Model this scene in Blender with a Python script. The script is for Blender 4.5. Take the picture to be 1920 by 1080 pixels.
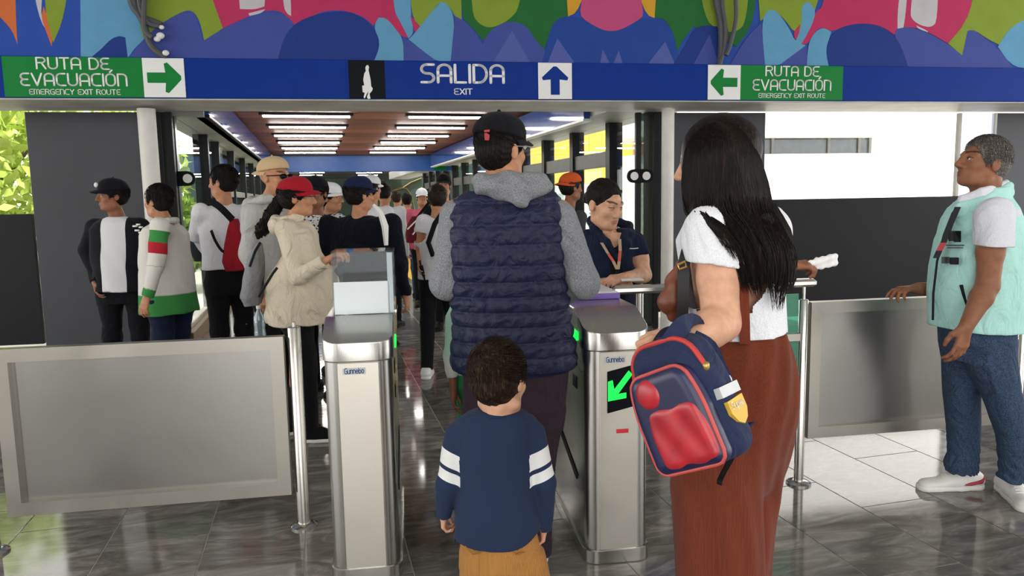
import bpy, math, random
import numpy as np
from mathutils import Vector, Matrix

for o in list(bpy.data.objects):
    bpy.data.objects.remove(o, do_unlink=True)
scene = bpy.context.scene
COL = scene.collection
random.seed(7)

# ------------------------------------------------------------------ camera
FPX = 1387.0                      # focal length in pixels of a 1920 wide frame
YAW, PITCH, ROLL = math.radians(14.72), math.radians(6.85), 0.018
CAMZ = 1.5
_st, _ct, _sp, _cp = math.sin(YAW), math.cos(YAW), math.sin(PITCH), math.cos(PITCH)
FWD = np.array([_st * _cp, _ct * _cp, -_sp])
_r0 = np.array([_ct, -_st, 0.0])
_u0 = np.cross(_r0, FWD)
CR = math.cos(ROLL) * _r0 - math.sin(ROLL) * _u0
CU = math.sin(ROLL) * _r0 + math.cos(ROLL) * _u0
cam_data = bpy.data.cameras.new('camera')
cam_data.sensor_width = 36.0
cam_data.lens = FPX / 1920.0 * 36.0
cam_data.clip_end = 400
cam = bpy.data.objects.new('camera', cam_data)
COL.objects.link(cam)
cam.matrix_world = Matrix(((CR[0], CU[0], -FWD[0], 0), (CR[1], CU[1], -FWD[1], 0),
                           (CR[2], CU[2], -FWD[2], CAMZ), (0, 0, 0, 1)))
scene.camera = cam

# ------------------------------------------------------------------ sky, sun, exposure
world = bpy.data.worlds.new('world')
scene.world = world
world.use_nodes = True
_bg = world.node_tree.nodes['Background']
_bg.inputs[0].default_value = (1.0, 0.99, 0.97, 1)
_bg.inputs[1].default_value = 2.6
sun_data = bpy.data.lights.new('sun', 'SUN')
sun_data.energy = 6.0
sun_data.angle = math.radians(4)
sun_data.color = (1, 0.96, 0.88)
sun = bpy.data.objects.new('sun', sun_data)
COL.objects.link(sun)
sun.rotation_euler = Vector((0.12, 0.55, -0.95)).to_track_quat('-Z', 'Y').to_euler()
vs = scene.view_settings
vs.view_transform = 'Standard'
vs.look = 'None'
vs.exposure = 0.3
vs.gamma = 1.0
vs.use_curve_mapping = False

# ------------------------------------------------------------------ frames and pixel rays
def ray(px, py):
    return FWD + (px - 960) / FPX * CR - (py - 540) / FPX * CU
CAMP = np.array([0, 0, CAMZ])
FH = np.array([_st, _ct, 0.0])     # horizontal view direction
RH = np.array([_ct, -_st, 0.0])    # horizontal right
def floor_at(px, py, z=0.0):
    r = ray(px, py)
    return CAMP + r * ((z - CAMZ) / r[2])
GA = math.radians(5.4)             # the gate line is turned a little against the corridor
GX = np.array([math.cos(GA), -math.sin(GA), 0.0])
GY = np.array([math.sin(GA), math.cos(GA), 0.0])
def gate_at(px, py, Y):            # a pixel's point on a plane parallel to the gate line -> gate coordinates (x, z)
    r = ray(px, py)
    p = CAMP + r * (Y / r.dot(GY))
    return p.dot(GX), p[2]
def GW(x, y, z):                   # gate coordinates -> world
    return GX * x + GY * y + np.array([0, 0, z])
def corr_at(px, py, X):            # a pixel's point on a plane x = X of the corridor
    r = ray(px, py)
    return CAMP + r * (X / r[0])
def P(px, py, b):                  # a pixel's point at forward distance b, in view-aligned floor coordinates (right, forward, up)
    r = ray(px, py)
    s = b / r.dot(FH)
    return np.array([r.dot(RH) * s, b, CAMZ + r[2] * s])
def F2W(p):
    return RH * p[0] + FH * p[1] + np.array([0, 0, p[2]])

# ------------------------------------------------------------------ materials
def lin(c):
    if isinstance(c, str):
        c = tuple(int(c[i:i + 2], 16) / 255 for i in (0, 2, 4))
    return tuple((v / 12.92 if v <= 0.04045 else ((v + 0.055) / 1.055) ** 2.4) for v in c[:3]) + (1.0,)
MATS = {}
def new_mat(name):
    m = bpy.data.materials.new(name)
    m.use_nodes = True
    nt = m.node_tree
    return m, nt, nt.nodes['Principled BSDF']
def link(nt, a, b):
    nt.links.new(a, b)
def setp(b, rough=0.6, metal=0.0, spec=0.5, sheen=0.0, coat=0.0):
    b.inputs['Roughness'].default_value = rough
    b.inputs['Metallic'].default_value = metal
    b.inputs['Specular IOR Level'].default_value = spec
    b.inputs['Sheen Weight'].default_value = sheen
    b.inputs['Coat Weight'].default_value = coat
def noise_node(nt, scale=(1, 1, 1), freq=5.0, detail=3.0, dist=0.0, coord='Object', rough=0.5):
    tc = nt.nodes.new('ShaderNodeTexCoord')
    mp = nt.nodes.new('ShaderNodeMapping')
    mp.inputs['Scale'].default_value = scale
    mp.inputs['Location'].default_value = (3.71, 7.37, 5.13)
    n = nt.nodes.new('ShaderNodeTexNoise')
    n.inputs['Scale'].default_value = freq
    n.inputs['Detail'].default_value = detail
    n.inputs['Distortion'].default_value = dist
    n.inputs['Roughness'].default_value = rough
    link(nt, tc.outputs[coord], mp.inputs[0])
    link(nt, mp.outputs[0], n.inputs['Vector'])
    return n
def add_bump(nt, b, src, strength, dist=0.01):
    bp = nt.nodes.new('ShaderNodeBump')
    bp.inputs['Strength'].default_value = strength
    bp.inputs['Distance'].default_value = dist
    link(nt, src, bp.inputs['Height'])
    link(nt, bp.outputs[0], b.inputs['Normal'])
    return bp
def mixcol(nt, fac, a, c):
    mx = nt.nodes.new('ShaderNodeMix')
    mx.data_type = 'RGBA'
    for sock, v in ((mx.inputs[0], fac), (mx.inputs[6], a), (mx.inputs[7], c)):
        if hasattr(v, 'is_linked') or hasattr(v, 'links'):
            link(nt, v, sock)
        else:
            sock.default_value = v
    return mx.outputs[2]
def ramp(nt, src, stops, interp='LINEAR'):
    r = nt.nodes.new('ShaderNodeValToRGB')
    r.color_ramp.interpolation = interp
    el = r.color_ramp.elements
    while len(el) < len(stops):
        el.new(0.5)
    for e, (p, c) in zip(el, stops):
        e.position = p
        e.color = c if len(c) == 4 else tuple(c) + (1,)
    link(nt, src, r.inputs[0])
    return r.outputs[0]
def plain(name, col, rough=0.6, metal=0.0, spec=0.5, var=0.12, freq=6.0, bump=0.0, bfreq=60.0, bscale=(1, 1, 1), bdist=0.004, sheen=0.0, coat=0.0):
    """one colour with soft cloud variation and optional fine relief"""
    if name in MATS:
        return MATS[name]
    m, nt, b = new_mat(name)
    setp(b, rough, metal, spec, sheen, coat)
    c = lin(col)
    n = noise_node(nt, freq=freq)
    lo = tuple(v * (1 - var) for v in c[:3]) + (1,)
    hi = tuple(min(1, v * (1 + var)) for v in c[:3]) + (1,)
    link(nt, ramp(nt, n.outputs[0], [(0.3, lo), (0.7, hi)]), b.inputs['Base Color'])
    if bump > 0:
        n2 = noise_node(nt, scale=bscale, freq=bfreq, detail=2)
        add_bump(nt, b, n2.outputs[0], bump, bdist)
    MATS[name] = m
    return m
def cloth(name, col, rough=0.85, bump=0.35, fold=0.25, sheen=0.15, freq=320.0, var=0.1):
    """woven fabric: fine weave and soft creases as relief"""
    if name in MATS:
        return MATS[name]
    m, nt, b = new_mat(name)
    setp(b, rough, 0, 0.08, sheen * 0.3)
    c = lin(col)
    n = noise_node(nt, freq=freq, detail=1)
    lo = tuple(v * (1 - var) for v in c[:3]) + (1,)
    hi = tuple(min(1, v * (1 + var)) for v in c[:3]) + (1,)
    link(nt, ramp(nt, n.outputs[0], [(0.3, lo), (0.7, hi)]), b.inputs['Base Color'])
    n3 = noise_node(nt, scale=(1, 1, 0.6), freq=9, detail=4, dist=1.8)
    bp = add_bump(nt, b, n3.outputs[0], min(1.0, fold * 1.8), 0.04)
    bp2 = nt.nodes.new('ShaderNodeBump')
    bp2.inputs['Strength'].default_value = bump
    bp2.inputs['Distance'].default_value = 0.0015
    link(nt, n.outputs[0], bp2.inputs['Height'])
    link(nt, bp.outputs[0], bp2.inputs['Normal'])
    link(nt, bp2.outputs[0], b.inputs['Normal'])
    MATS[name] = m
    return m
def steel(name, col='b9b7b2', rough=0.3, axis=2, var=0.12, smudge=0.12):
    """brushed stainless steel, grain along one axis, with smudges"""
    if name in MATS:
        return MATS[name]
    m, nt, b = new_mat(name)
    setp(b, rough, 1.0)
    sc = [90, 90, 90]
    sc[axis] = 1.5
    n = noise_node(nt, scale=sc, freq=4, detail=2)
    n2 = noise_node(nt, freq=2.3, detail=5, dist=0.8)
    c = lin(col)
    base = ramp(nt, n2.outputs[0], [(0.3, tuple(v * (1 - var) for v in c[:3]) + (1,)), (0.7, c)])
    link(nt, base, b.inputs['Base Color'])
    rr = nt.nodes.new('ShaderNodeMapRange')
    rr.inputs[1].default_value = 0.3
    rr.inputs[2].default_value = 0.75
    rr.inputs[3].default_value = rough - smudge * 0.5
    rr.inputs[4].default_value = rough + smudge
    link(nt, n2.outputs[0], rr.inputs[0])
    link(nt, rr.outputs[0], b.inputs['Roughness'])
    add_bump(nt, b, n.outputs[0], 0.06, 0.002)
    MATS[name] = m
    return m
def emit(name, col, strength):
    if name in MATS:
        return MATS[name]
    m, nt, b = new_mat(name)
    b.inputs['Base Color'].default_value = lin(col)
    b.inputs['Emission Color'].default_value = lin(col)
    b.inputs['Emission Strength'].default_value = strength
    MATS[name] = m
    return m
def glass(name, tint=(1, 1, 1), refl=0.12, rough=0.02, body=0.0, bodycol='ffffff'):
    """thin pane: clear with a glossy face; body adds a milky or tinted share"""
    if name in MATS:
        return MATS[name]
    m, nt, b = new_mat(name)
    nt.nodes.remove(b)
    out = nt.nodes['Material Output']
    tr = nt.nodes.new('ShaderNodeBsdfTransparent')
    tr.inputs[0].default_value = tuple(tint) + (1,)
    gl = nt.nodes.new('ShaderNodeBsdfGlossy')
    gl.inputs['Roughness'].default_value = rough
    lw = nt.nodes.new('ShaderNodeLayerWeight')
    lw.inputs[0].default_value = 0.5
    pw = nt.nodes.new('ShaderNodeMath')
    pw.operation = 'POWER'
    pw.inputs[1].default_value = 5.0
    link(nt, lw.outputs['Facing'], pw.inputs[0])
    mth = nt.nodes.new('ShaderNodeMath')
    mth.operation = 'MULTIPLY_ADD'
    mth.inputs[1].default_value = 0.6
    mth.inputs[2].default_value = refl
    link(nt, pw.outputs[0], mth.inputs[0])
    mth.use_clamp = True
    mx = nt.nodes.new('ShaderNodeMixShader')
    link(nt, mth.outputs[0], mx.inputs[0])
    link(nt, tr.outputs[0], mx.inputs[1])
    link(nt, gl.outputs[0], mx.inputs[2])
    res = mx.outputs[0]
    if body > 0:
        df = nt.nodes.new('ShaderNodeBsdfDiffuse')
        df.inputs[0].default_value = lin(bodycol)
        tl = nt.nodes.new('ShaderNodeBsdfTranslucent')
        tl.inputs[0].default_value = lin(bodycol)
        m2 = nt.nodes.new('ShaderNodeMixShader')
        m2.inputs[0].default_value = 0.5
        link(nt, df.outputs[0], m2.inputs[1])
        link(nt, tl.outputs[0], m2.inputs[2])
        m3 = nt.nodes.new('ShaderNodeMixShader')
        m3.inputs[0].default_value = body
        link(nt, res, m3.inputs[1])
        link(nt, m2.outputs[0], m3.inputs[2])
        res = m3.outputs[0]
    link(nt, res, out.inputs[0])
    MATS[name] = m
    return m

# ------------------------------------------------------------------ mesh helpers
class MB:
    """collects shapes, then becomes ONE mesh object"""
    def __init__(s):
        s.v, s.f = [], []
    def add(s, vs, fs):
        n = len(s.v)
        s.v += [tuple(map(float, v)) for v in vs]
        s.f += [tuple(i + n for i in f) for f in fs]
        return s
    def box(s, lo, hi, bev=0.0):
        x0, y0, z0 = lo
        x1, y1, z1 = hi
        if bev <= 0:
            return s.add([(x0, y0, z0), (x1, y0, z0), (x1, y1, z0), (x0, y1, z0), (x0, y0, z1), (x1, y0, z1), (x1, y1, z1), (x0, y1, z1)],
                         [(0, 3, 2, 1), (4, 5, 6, 7), (0, 1, 5, 4), (1, 2, 6, 5), (2, 3, 7, 6), (3, 0, 4, 7)])
        b = bev
        rings = []
        for z, i in ((z0, b), (z0 + b, 0), (z1 - b, 0), (z1, b)):
            c = b * 0.6
            rings.append([(x0 + i + c, y0 + i, z), (x1 - i - c, y0 + i, z), (x1 - i, y0 + i + c, z), (x1 - i, y1 - i - c, z),
                          (x1 - i - c, y1 - i, z), (x0 + i + c, y1 - i, z), (x0 + i, y1 - i - c, z), (x0 + i, y0 + i + c, z)])
        return s.rings(rings)
    def rings(s, rings, cap=True, closed=True):
        n = len(rings[0])
        vs = [p for r in rings for p in r]
        fs = []
        for k in range(len(rings) - 1):
            for i in range(n if closed else n - 1):
                j = (i + 1) % n
                fs.append((k * n + i, k * n + j, (k + 1) * n + j, (k + 1) * n + i))
        if cap:
            fs.append(tuple(range(n))[::-1])
            fs.append(tuple((len(rings) - 1) * n + i for i in range(n)))
        return s.add(vs, fs)
    def prism(s, poly, o, u, w, d):
        """polygon (2-D, in axes u,w from o) pushed along vector d"""
        o, u, w, d = map(np.array, (o, u, w, d))
        n = len(poly)
        a = [o + u * p[0] + w * p[1] for p in poly]
        b = [p + d for p in a]
        fs = [tuple(range(n)), tuple(range(n, 2 * n))[::-1]]
        fs += [(i, n + i, n + (i + 1) % n, (i + 1) % n) for i in range(n)]
        return s.add(a + b, fs)
    def tube(s, pts, r, n=10, flat=None, cap=True):
        """tube along a path; r number or list; flat=(a,b) scales of the two cross axes"""
        pts = [np.array(p, float) for p in pts]
        rs = r if isinstance(r, (list, tuple, np.ndarray)) else [r] * len(pts)
        rings, prev = [], None
        for i, p in enumerate(pts):
            t = pts[min(i + 1, len(pts) - 1)] - pts[max(i - 1, 0)]
            t = t / (np.linalg.norm(t) + 1e-9)
            if prev is None:
                ref = np.array([0, 0, 1.0]) if abs(t[2]) < 0.9 else np.array([1.0, 0, 0])
                a = np.cross(t, ref)
            else:
                a = prev - t * prev.dot(t)
            a = a / (np.linalg.norm(a) + 1e-9)
            prev = a
            b = np.cross(t, a)
            fa, fb = flat if flat else (1, 1)
            rings.append([p + rs[i] * (fa * math.cos(q) * a + fb * math.sin(q) * b) for q in [2 * math.pi * k / n for k in range(n)]])
        return s.rings(rings, cap)
    def lathe(s, prof, c, n=20):
        """profile (r, z) turned about the vertical through c"""
        return s.rings([[(c[0] + r * math.cos(2 * math.pi * k / n), c[1] + r * math.sin(2 * math.pi * k / n), c[2] + z) for k in range(n)] for r, z in prof])
    def ball(s, c, r, n=12, m=8):
        r = (r, r, r) if not isinstance(r, (tuple, list)) else r
        rings = []
        for j in range(m + 1):
            t = math.pi * (j / m * 0.98 + 0.01)
            rings.append([(c[0] + r[0] * math.sin(t) * math.cos(2 * math.pi * k / n), c[1] + r[1] * math.sin(t) * math.sin(2 * math.pi * k / n), c[2] - r[2] * math.cos(t)) for k in range(n)])
        return s.rings(rings)
    def xform(s, fn):
        s.v = [tuple(map(float, fn(v))) for v in s.v]
        return s
    def mesh(s, name):
        me = bpy.data.meshes.new(name)
        me.from_pydata(s.v, [], s.f)
        me.update()
        return me
    def build(s, name, mat, parent=None, smooth=False, loc=None):
        return obj(name, s.mesh(name), mat, parent, smooth, loc)
def shade(me, ang=40):
    me.polygons.foreach_set('use_smooth', [True] * len(me.polygons))
    try:
        me.set_sharp_from_angle(angle=math.radians(ang))
    except Exception:
        pass
def obj(name, me, mat, parent=None, smooth=False, loc=None):
    o = bpy.data.objects.new(name, me)
    COL.objects.link(o)
    if mat is not None and not len(me.materials):
        for m in (mat if isinstance(mat, (list, tuple)) else [mat]):
            me.materials.append(m)
    if smooth:
        shade(me, smooth if smooth is not True else 40)
    if parent is not None:
        o.parent = parent
    if loc is not None:
        o.location = loc
    return o
def tag(o, label=None, cat=None, group=None, kind=None):
    if label: o['label'] = label
    if cat: o['category'] = cat
    if group: o['group'] = group
    if kind: o['kind'] = kind
    return o
def thing(name, label, cat, loc=(0, 0, 0), rotz=0.0, group=None):
    o = bpy.data.objects.new(name, None)
    o.empty_display_size = 0.1
    COL.objects.link(o)
    o.location = tuple(map(float, loc))
    o.rotation_euler = (0, 0, rotz)
    return tag(o, label, cat, group)
def struct(o):
    o['kind'] = 'structure'
    return o
def gate_thing(name, label, cat, x, y, z=0.0, group=None):
    return thing(name, label, cat, GW(x, y, z), -GA, group)
def gate_struct(name, mb, mat, smooth=False):
    """mesh in gate coordinates, part of the setting"""
    o = mb.build(name, mat, None, smooth)
    o.rotation_euler = (0, 0, -GA)
    return struct(o)
# ================================================================== THE SETTING
def tile_mat(name, a, b_, c_, rough=0.1):
    m, nt, b = new_mat(name)
    setp(b, rough, 0, 0.6)
    oi = nt.nodes.new('ShaderNodeObjectInfo')
    tc = nt.nodes.new('ShaderNodeTexCoord')
    add = nt.nodes.new('ShaderNodeVectorMath')
    add.operation = 'MULTIPLY_ADD'
    sc = nt.nodes.new('ShaderNodeCombineXYZ')
    link(nt, oi.outputs['Random'], sc.inputs[0])
    link(nt, oi.outputs['Random'], sc.inputs[2])
    add.inputs[1].default_value = (37, 37, 37)
    link(nt, sc.outputs[0], add.inputs[0])
    link(nt, tc.outputs['Object'], add.inputs[2])
    mp = nt.nodes.new('ShaderNodeMapping')
    mp.inputs['Rotation'].default_value = (0, 0, 0.35)
    mp.inputs['Scale'].default_value = (0.9, 2.6, 1.0)
    link(nt, add.outputs[0], mp.inputs[0])
    n = nt.nodes.new('ShaderNodeTexNoise')
    n.inputs['Scale'].default_value = 3.2
    n.inputs['Detail'].default_value = 8
    n.inputs['Roughness'].default_value = 0.68
    n.inputs['Distortion'].default_value = 1.6
    link(nt, mp.outputs[0], n.inputs['Vector'])
    col = ramp(nt, n.outputs[0], [(0.28, lin(a)), (0.5, lin(b_)), (0.7, lin(c_))])
    hs = nt.nodes.new('ShaderNodeHueSaturation')
    mr = nt.nodes.new('ShaderNodeMapRange')
    mr.inputs[3].default_value = 0.72
    mr.inputs[4].default_value = 1.2
    link(nt, oi.outputs['Random'], mr.inputs[0])
    link(nt, mr.outputs[0], hs.inputs['Value'])
    link(nt, col, hs.inputs['Color'])
    link(nt, hs.outputs[0], b.inputs['Base Color'])
    rr = nt.nodes.new('ShaderNodeMapRange')
    rr.inputs[3].default_value = rough * 0.35
    rr.inputs[4].default_value = rough * 1.3
    link(nt, n.outputs[0], rr.inputs[0])
    link(nt, rr.outputs[0], b.inputs['Roughness'])
    n2 = noise_node(nt, scale=(1, 1.6, 1), freq=4.0, detail=1)
    add_bump(nt, b, n2.outputs[0], 0.035, 0.01)
    return m
TILE = tile_mat('polished_grey_stone', '514e4b', '73706b', '9e9a93')
GROUT = plain('pale_grout', 'aaa7a1', 0.7)
DARK = plain('dark_grey_panel', '3b3d42', 0.3, spec=0.3, var=0.15, freq=1.2, bump=0.05, bfreq=3)
BLACKP = plain('black_panel', '1c1d21', 0.4, spec=0.15, var=0.15, freq=1.5)
STEELDK = plain('charcoal_frame', '222224', 0.45, spec=0.15, var=0.1)
WHITEPAINT = plain('white_paint', 'd6d3cc', 0.45, var=0.06, bump=0.05, bfreq=15)
BEAMGREY = plain('worn_pale_paint', 'b9b5ae', 0.5, var=0.18, freq=3)
OUTGROUND = plain('pale_concrete', 'c9c5bb', 0.8, var=0.1)
WINGLASS = glass('window_glass', (0.97, 1, 0.98), 0.03)
MILK = glass('milky_polycarbonate', (0.9, 0.93, 1.0), 0.04, 0.2, body=0.55, bodycol='dfe4f4')

# floor: slab with single stone tiles on it
TW, TL, JX = 0.43, 0.90, -0.113
fl = struct(MB().box((-9, -4.2, -0.25), (11, 8.4, -0.0025)).box((-1.6, 8.4, -0.25), (4.05, 40, -0.0025)).build('floor', GROUT))
tile_me = MB().box((0.0025, 0.0025, -0.012), (TW - 0.0025, TL - 0.0025, 0.0), 0.001).mesh('tile')
tile_me.materials.append(TILE)
def pix(p):
    d = np.array(p, float) - CAMP
    z = d.dot(FWD)
    if z < 0.3:
        return None
    return 960 + FPX * d.dot(CR) / z, 540 - FPX * d.dot(CU) / z
cand, rest = [], MB()
for i in range(-20, 26):
    ph = [0.0, 0.566, 0.3, 0.0, 0.632, 0.333][i % 6] + 2.866
    for j in range(-8, 44):
        x, y = JX + i * TW, ph + (j - 3) * TL
        if x < -8.5 or x + TW > 10.6 or y < -4.2 or y + TL > 39.5:
            continue
        gyv = x * GY[0] + y * GY[1]
        if gyv > 7.6 and (x < -1.5 or x + TW > 4.0):
            continue
        q = pix((x + TW / 2, y + TL / 2, 0))
        if q and -120 < q[0] < 2040 and q[1] < 1200 and y < 15:
            cand.append((abs(y) + abs(x) * 0.2, x, y))
        else:
            rest.box((x + 0.0015, y + 0.0015, -0.02), (x + TW - 0.0015, y + TL - 0.0015, 0.0))
cand.sort()
for k, (_, x, y) in enumerate(cand):
    if k < 290:
        o = bpy.data.objects.new('floor_tile', tile_me)
        COL.objects.link(o)
        o.parent = fl
        o.location = (x, y, 0)
    else:
        rest.box((x + 0.0015, y + 0.0015, -0.02), (x + TW - 0.0015, y + TL - 0.0015, 0.0))
tag(rest.build('far_floor_tiles', TILE, fl), kind='stuff')

# hall roof over the gates (open to daylight behind the camera)
struct(MB().box((-9, -3.2, 4.3), (11, 9.5, 4.55)).build('ceiling_hall', plain('hall_ceiling_white', 'cfcdc8', 0.7)))

# unseen piers added behind the camera so the steel reflects dark and bright
ADDED_PIER = plain('added_pier_grey', '8f8c87', 0.7)
for k, (xa, xb) in enumerate(((-9, -7.2), (-5.3, -3.2), (1.5, 2.3), (6.3, 8.6), (10.2, 11))):
    struct(MB().box((xa, -4.2, 0), (xb, -3.6, 4.3), 0.01).build('wall_added_pier_%d' % (k + 1), ADDED_PIER))

# ---- header beam with mural
YB = 7.3
bl = MB().box((-9, YB, 2.82), (11, 8.1, 4.3))
hdr = gate_struct('wall_header', bl, plain('mural_ground_blue', '2c4da0', 0.6, spec=0.12, var=0.05, bump=0.04, bfreq=8))
gate_struct('trim_1', MB().box((-9, YB - 0.02, 2.447), (11, 8.12, 2.462), 0.004), BEAMGREY)
band = gate_struct('trim_2', MB().box((-9, YB - 0.03, 2.462), (11, 8.05, 2.82), 0.004), plain('glossy_blue_band', '042f86', 0.4, var=0.04, spec=0.1))

MC = dict(blue='2c4da0', navy='27408f', peri='4a58a6', tri='5b69b2', sky='6aa9cf', olive='8ea53a', pink='c83a68', orange='dc7440',
          white='d0ccd0', dgreen='2b7038', yellow='e2a936', rose='cf5585')
MMAT = {k: plain('mural_' + k, tuple(int(v[i:i + 2], 16) / 255 * 0.9 for i in (0, 2, 4)), 0.6, var=0.05, spec=0.12) for k, v in MC.items()}
MURAL = [
 ('orange', [(-30, 0), (27, 0), (30, 40), (33, 83), (20, 50), (-30, 5)]),
 ('white', [(50, 0), (86, 0), (77, 15), (78, 32), (90, 62), (72, 32)]),
 ('orange', [(77, 32), (82, 12), (100, 62), (97, 87), (85, 55)]),
 ('olive', [(82, 12), (90, 0), (137, 0), (120, 35), (100, 80)]),
 ('sky', [(150, 0), (250, 0), (262, 40), (272, 72), (248, 95), (240, 112), (152, 112)]),
 ('navy', [(172, 112), (205, 75), (222, 67), (235, 70), (240, 112)]),
 ('olive', [(248, 0), (370, 0), (418, 53), (383, 77), (375, 40), (362, 20), (345, 20), (305, 42), (270, 74), (260, 40)]),
 ('pink', [(367, 0), (735, 0), (741, 20), (756, 45), (768, 72), (752, 68), (738, 53), (725, 38), (712, 32), (700, 48), (680, 30), (640, 18), (600, 22), (553, 47), (540, 32), (520, 18), (480, 24), (418, 53)]),
 ('peri', [(243, 114), (262, 80), (300, 45), (345, 21), (362, 21), (372, 40), (381, 77), (420, 52), (480, 27), (520, 21), (545, 35), (553, 50), (562, 114)]),
 ('white', [(442, 0), (502, 0), (496, 12), (478, 18), (450, 17)]),
 ('white', [(466, 25), (498, 17), (490, 25), (468, 30)]),
 ('white', [(525, 0), (543, 0), (546, 30), (539, 27), (531, 12)]),
 ('navy', [(521, 115), (530, 75), (550, 45), (590, 27), (640, 20), (672, 27), (700, 50), (714, 80), (708, 105), (700, 116)]),
 ('sky', [(700, 50), (710, 33), (725, 34), (745, 58), (756, 75), (758, 117), (702, 117), (714, 80)]),
 ('sky', [(733, 0), (768, 0), (770, 30), (776, 62), (766, 72), (750, 40), (738, 20)]),
 ('olive', [(767, 0), (862, 0), (866, 38), (853, 32), (845, 15), (830, 3), (820, 8), (805, 30), (788, 50), (770, 30)]),
 ('pink', [(769, 28), (787, 50), (780, 62), (775, 55)]),
 ('peri', [(756, 70), (824, 120), (757, 120)]),
 ('sky', [(766, 74), (780, 60), (810, 20), (828, 3), (840, 8), (853, 35), (848, 120), (824, 120)]),
 ('dgreen', [(862, 0), (1062, 0), (1065, 30), (1050, 33), (1040, 42), (1027, 72), (1020, 95), (1008, 85), (990, 55), (940, 45), (905, 76), (880, 45), (866, 35)]),
 ('olive', [(880, 0), (985, 0), (975, 14), (955, 37), (930, 50), (912, 52), (895, 42), (885, 25)]),
 ('peri', [(853, 30), (880, 45), (905, 80), (918, 120), (845, 120)]),
 ('peri', [(900, 120), (905, 76), (925, 52), (950, 41), (970, 41), (990, 52), (1005, 78), (1027, 98), (1024, 121), (915, 121)]),
 ('tri', [(925, 121), (960, 58), (993, 121)]),
 ('blue', [(1016, 122), (1025, 80), (1035, 45), (1050, 33), (1070, 30), (1100, 38), (1147, 63), (1190, 40), (1215, 33), (1245, 36), (1262, 60), (1270, 95), (1278, 123)]),
 ('yellow', [(1057, 0), (1120, 0), (1085, 22), (1065, 31)]),
 ('yellow', [(1174, 0), (1236, 0), (1227, 34), (1208, 26)]),
 ('rose', [(1116, 0), (1178, 0), (1210, 25), (1195, 40), (1147, 64), (1100, 42), (1083, 22)]),
 ('tri', [(1027, 122), (1045, 72), (1077, 122)]), ('tri', [(1125, 123), (1130, 93), (1143, 123)]),
 ('tri', [(1150, 123), (1160, 95), (1167, 123)]), ('tri', [(1215, 123), (1247, 78), (1265, 123)]),
 ('dgreen', [(1235, 0), (1420, 0), (1416, 42), (1380, 88), (1340, 62), (1300, 50), (1280, 75), (1270, 97), (1262, 60), (1245, 35), (1227, 33)]),
 ('olive', [(1302, 0), (1408, 0), (1400, 40), (1380, 62), (1345, 56), (1320, 35)]),
 ('navy', [(1262, 124), (1285, 85), (1300, 55), (1320, 47), (1345, 50), (1352, 124)]),
 ('peri', [(1300, 124), (1330, 65), (1347, 124)]), ('peri', [(1368, 124), (1395, 75), (1427, 42), (1436, 124)]),
 ('olive', [(1416, 0), (1547, 0), (1532, 20), (1500, 62), (1486, 58), (1475, 42), (1462, 28), (1450, 20), (1425, 40)]),
 ('sky', [(1427, 45), (1437, 20), (1450, 18), (1462, 28), (1480, 55), (1490, 78), (1512, 86), (1462, 124), (1434, 124)]),
 ('pink', [(1528, 22), (1545, 12), (1550, 0), (1835, 0), (1820, 30), (1777, 82), (1740, 60), (1700, 48), (1675, 65), (1655, 50), (1620, 43), (1585, 48), (1560, 60), (1545, 52), (1530, 55), (1515, 82), (1502, 84), (1510, 65), (1520, 45)]),
 ('pink', [(1487, 60), (1500, 45), (1496, 70), (1490, 74)]),
 ('sky', [(1503, 50), (1502, 10), (1515, 3), (1530, 20), (1521, 50), (1500, 86), (1490, 80)]),
 ('peri', [(1460, 124), (1512, 84), (1514, 124)]),
 ('sky', [(1512, 125), (1515, 80), (1530, 57), (1545, 52), (1558, 60), (1550, 85), (1556, 125)]),
 ('peri', [(1690, 126), (1685, 85), (1675, 65), (1682, 52), (1700, 50), (1740, 62), (1780, 85), (1803, 104), (1806, 85), (1813, 58), (1826, 56), (1850, 75), (1880, 100), (1899, 128)]),
 ('navy', [(1553, 125), (1547, 95), (1555, 68), (1580, 50), (1620, 44), (1655, 52), (1685, 75), (1702, 126)]),
 ('olive', [(1835, 0), (1960, 0), (1960, 25), (1920, 36), (1890, 55), (1872, 84), (1850, 73), (1826, 56), (1813, 58), (1803, 104), (1777, 82), (1820, 30)]),
 ('sky', [(1870, 88), (1890, 55), (1920, 36), (1960, 25), (1960, 129), (1899, 129)]),
 ('white', [(1682, 54), (1682, 20), (1695, 0), (1705, 0), (1698, 20), (1693, 52)]),
 ('white', [(1705, 25), (1720, 0), (1759, 0), (1757, 40), (1745, 52), (1725, 48), (1710, 38)]),
 ('white', [(1717, 48), (1738, 58), (1739, 61), (1720, 54)]),
]
def soften(poly, it=2):
    for _ in range(it):
        out, n = [], len(poly)
        for i in range(n):
            a, b, c = map(np.array, (poly[i - 1], poly[i], poly[(i + 1) % n]))
            d1, d2 = b - a, c - b
            cs = d1.dot(d2) / (np.linalg.norm(d1) * np.linalg.norm(d2) + 1e-9)
            if cs > 0.45:
                out += [tuple(b - d1 * 0.25), tuple(b + d2 * 0.25)]
            else:
                out.append(tuple(b))
        poly = out
    return poly
for k, (c, pl) in enumerate(MURAL):
    pl = soften([(x, y - (90 if y <= 0.5 else 0)) for x, y in pl])
    pts = [gate_at(x, y, YB) for x, y in pl]
    pts = [(x, min(4.29, max(2.822, z))) for x, z in pts]
    t = 0.001 + 0.00015 * k
    MB().prism(pts, (0, YB, 0), (1, 0, 0), (0, 0, 1), (0, -t, 0)).build('painted_shape', MMAT[c], hdr)

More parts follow.
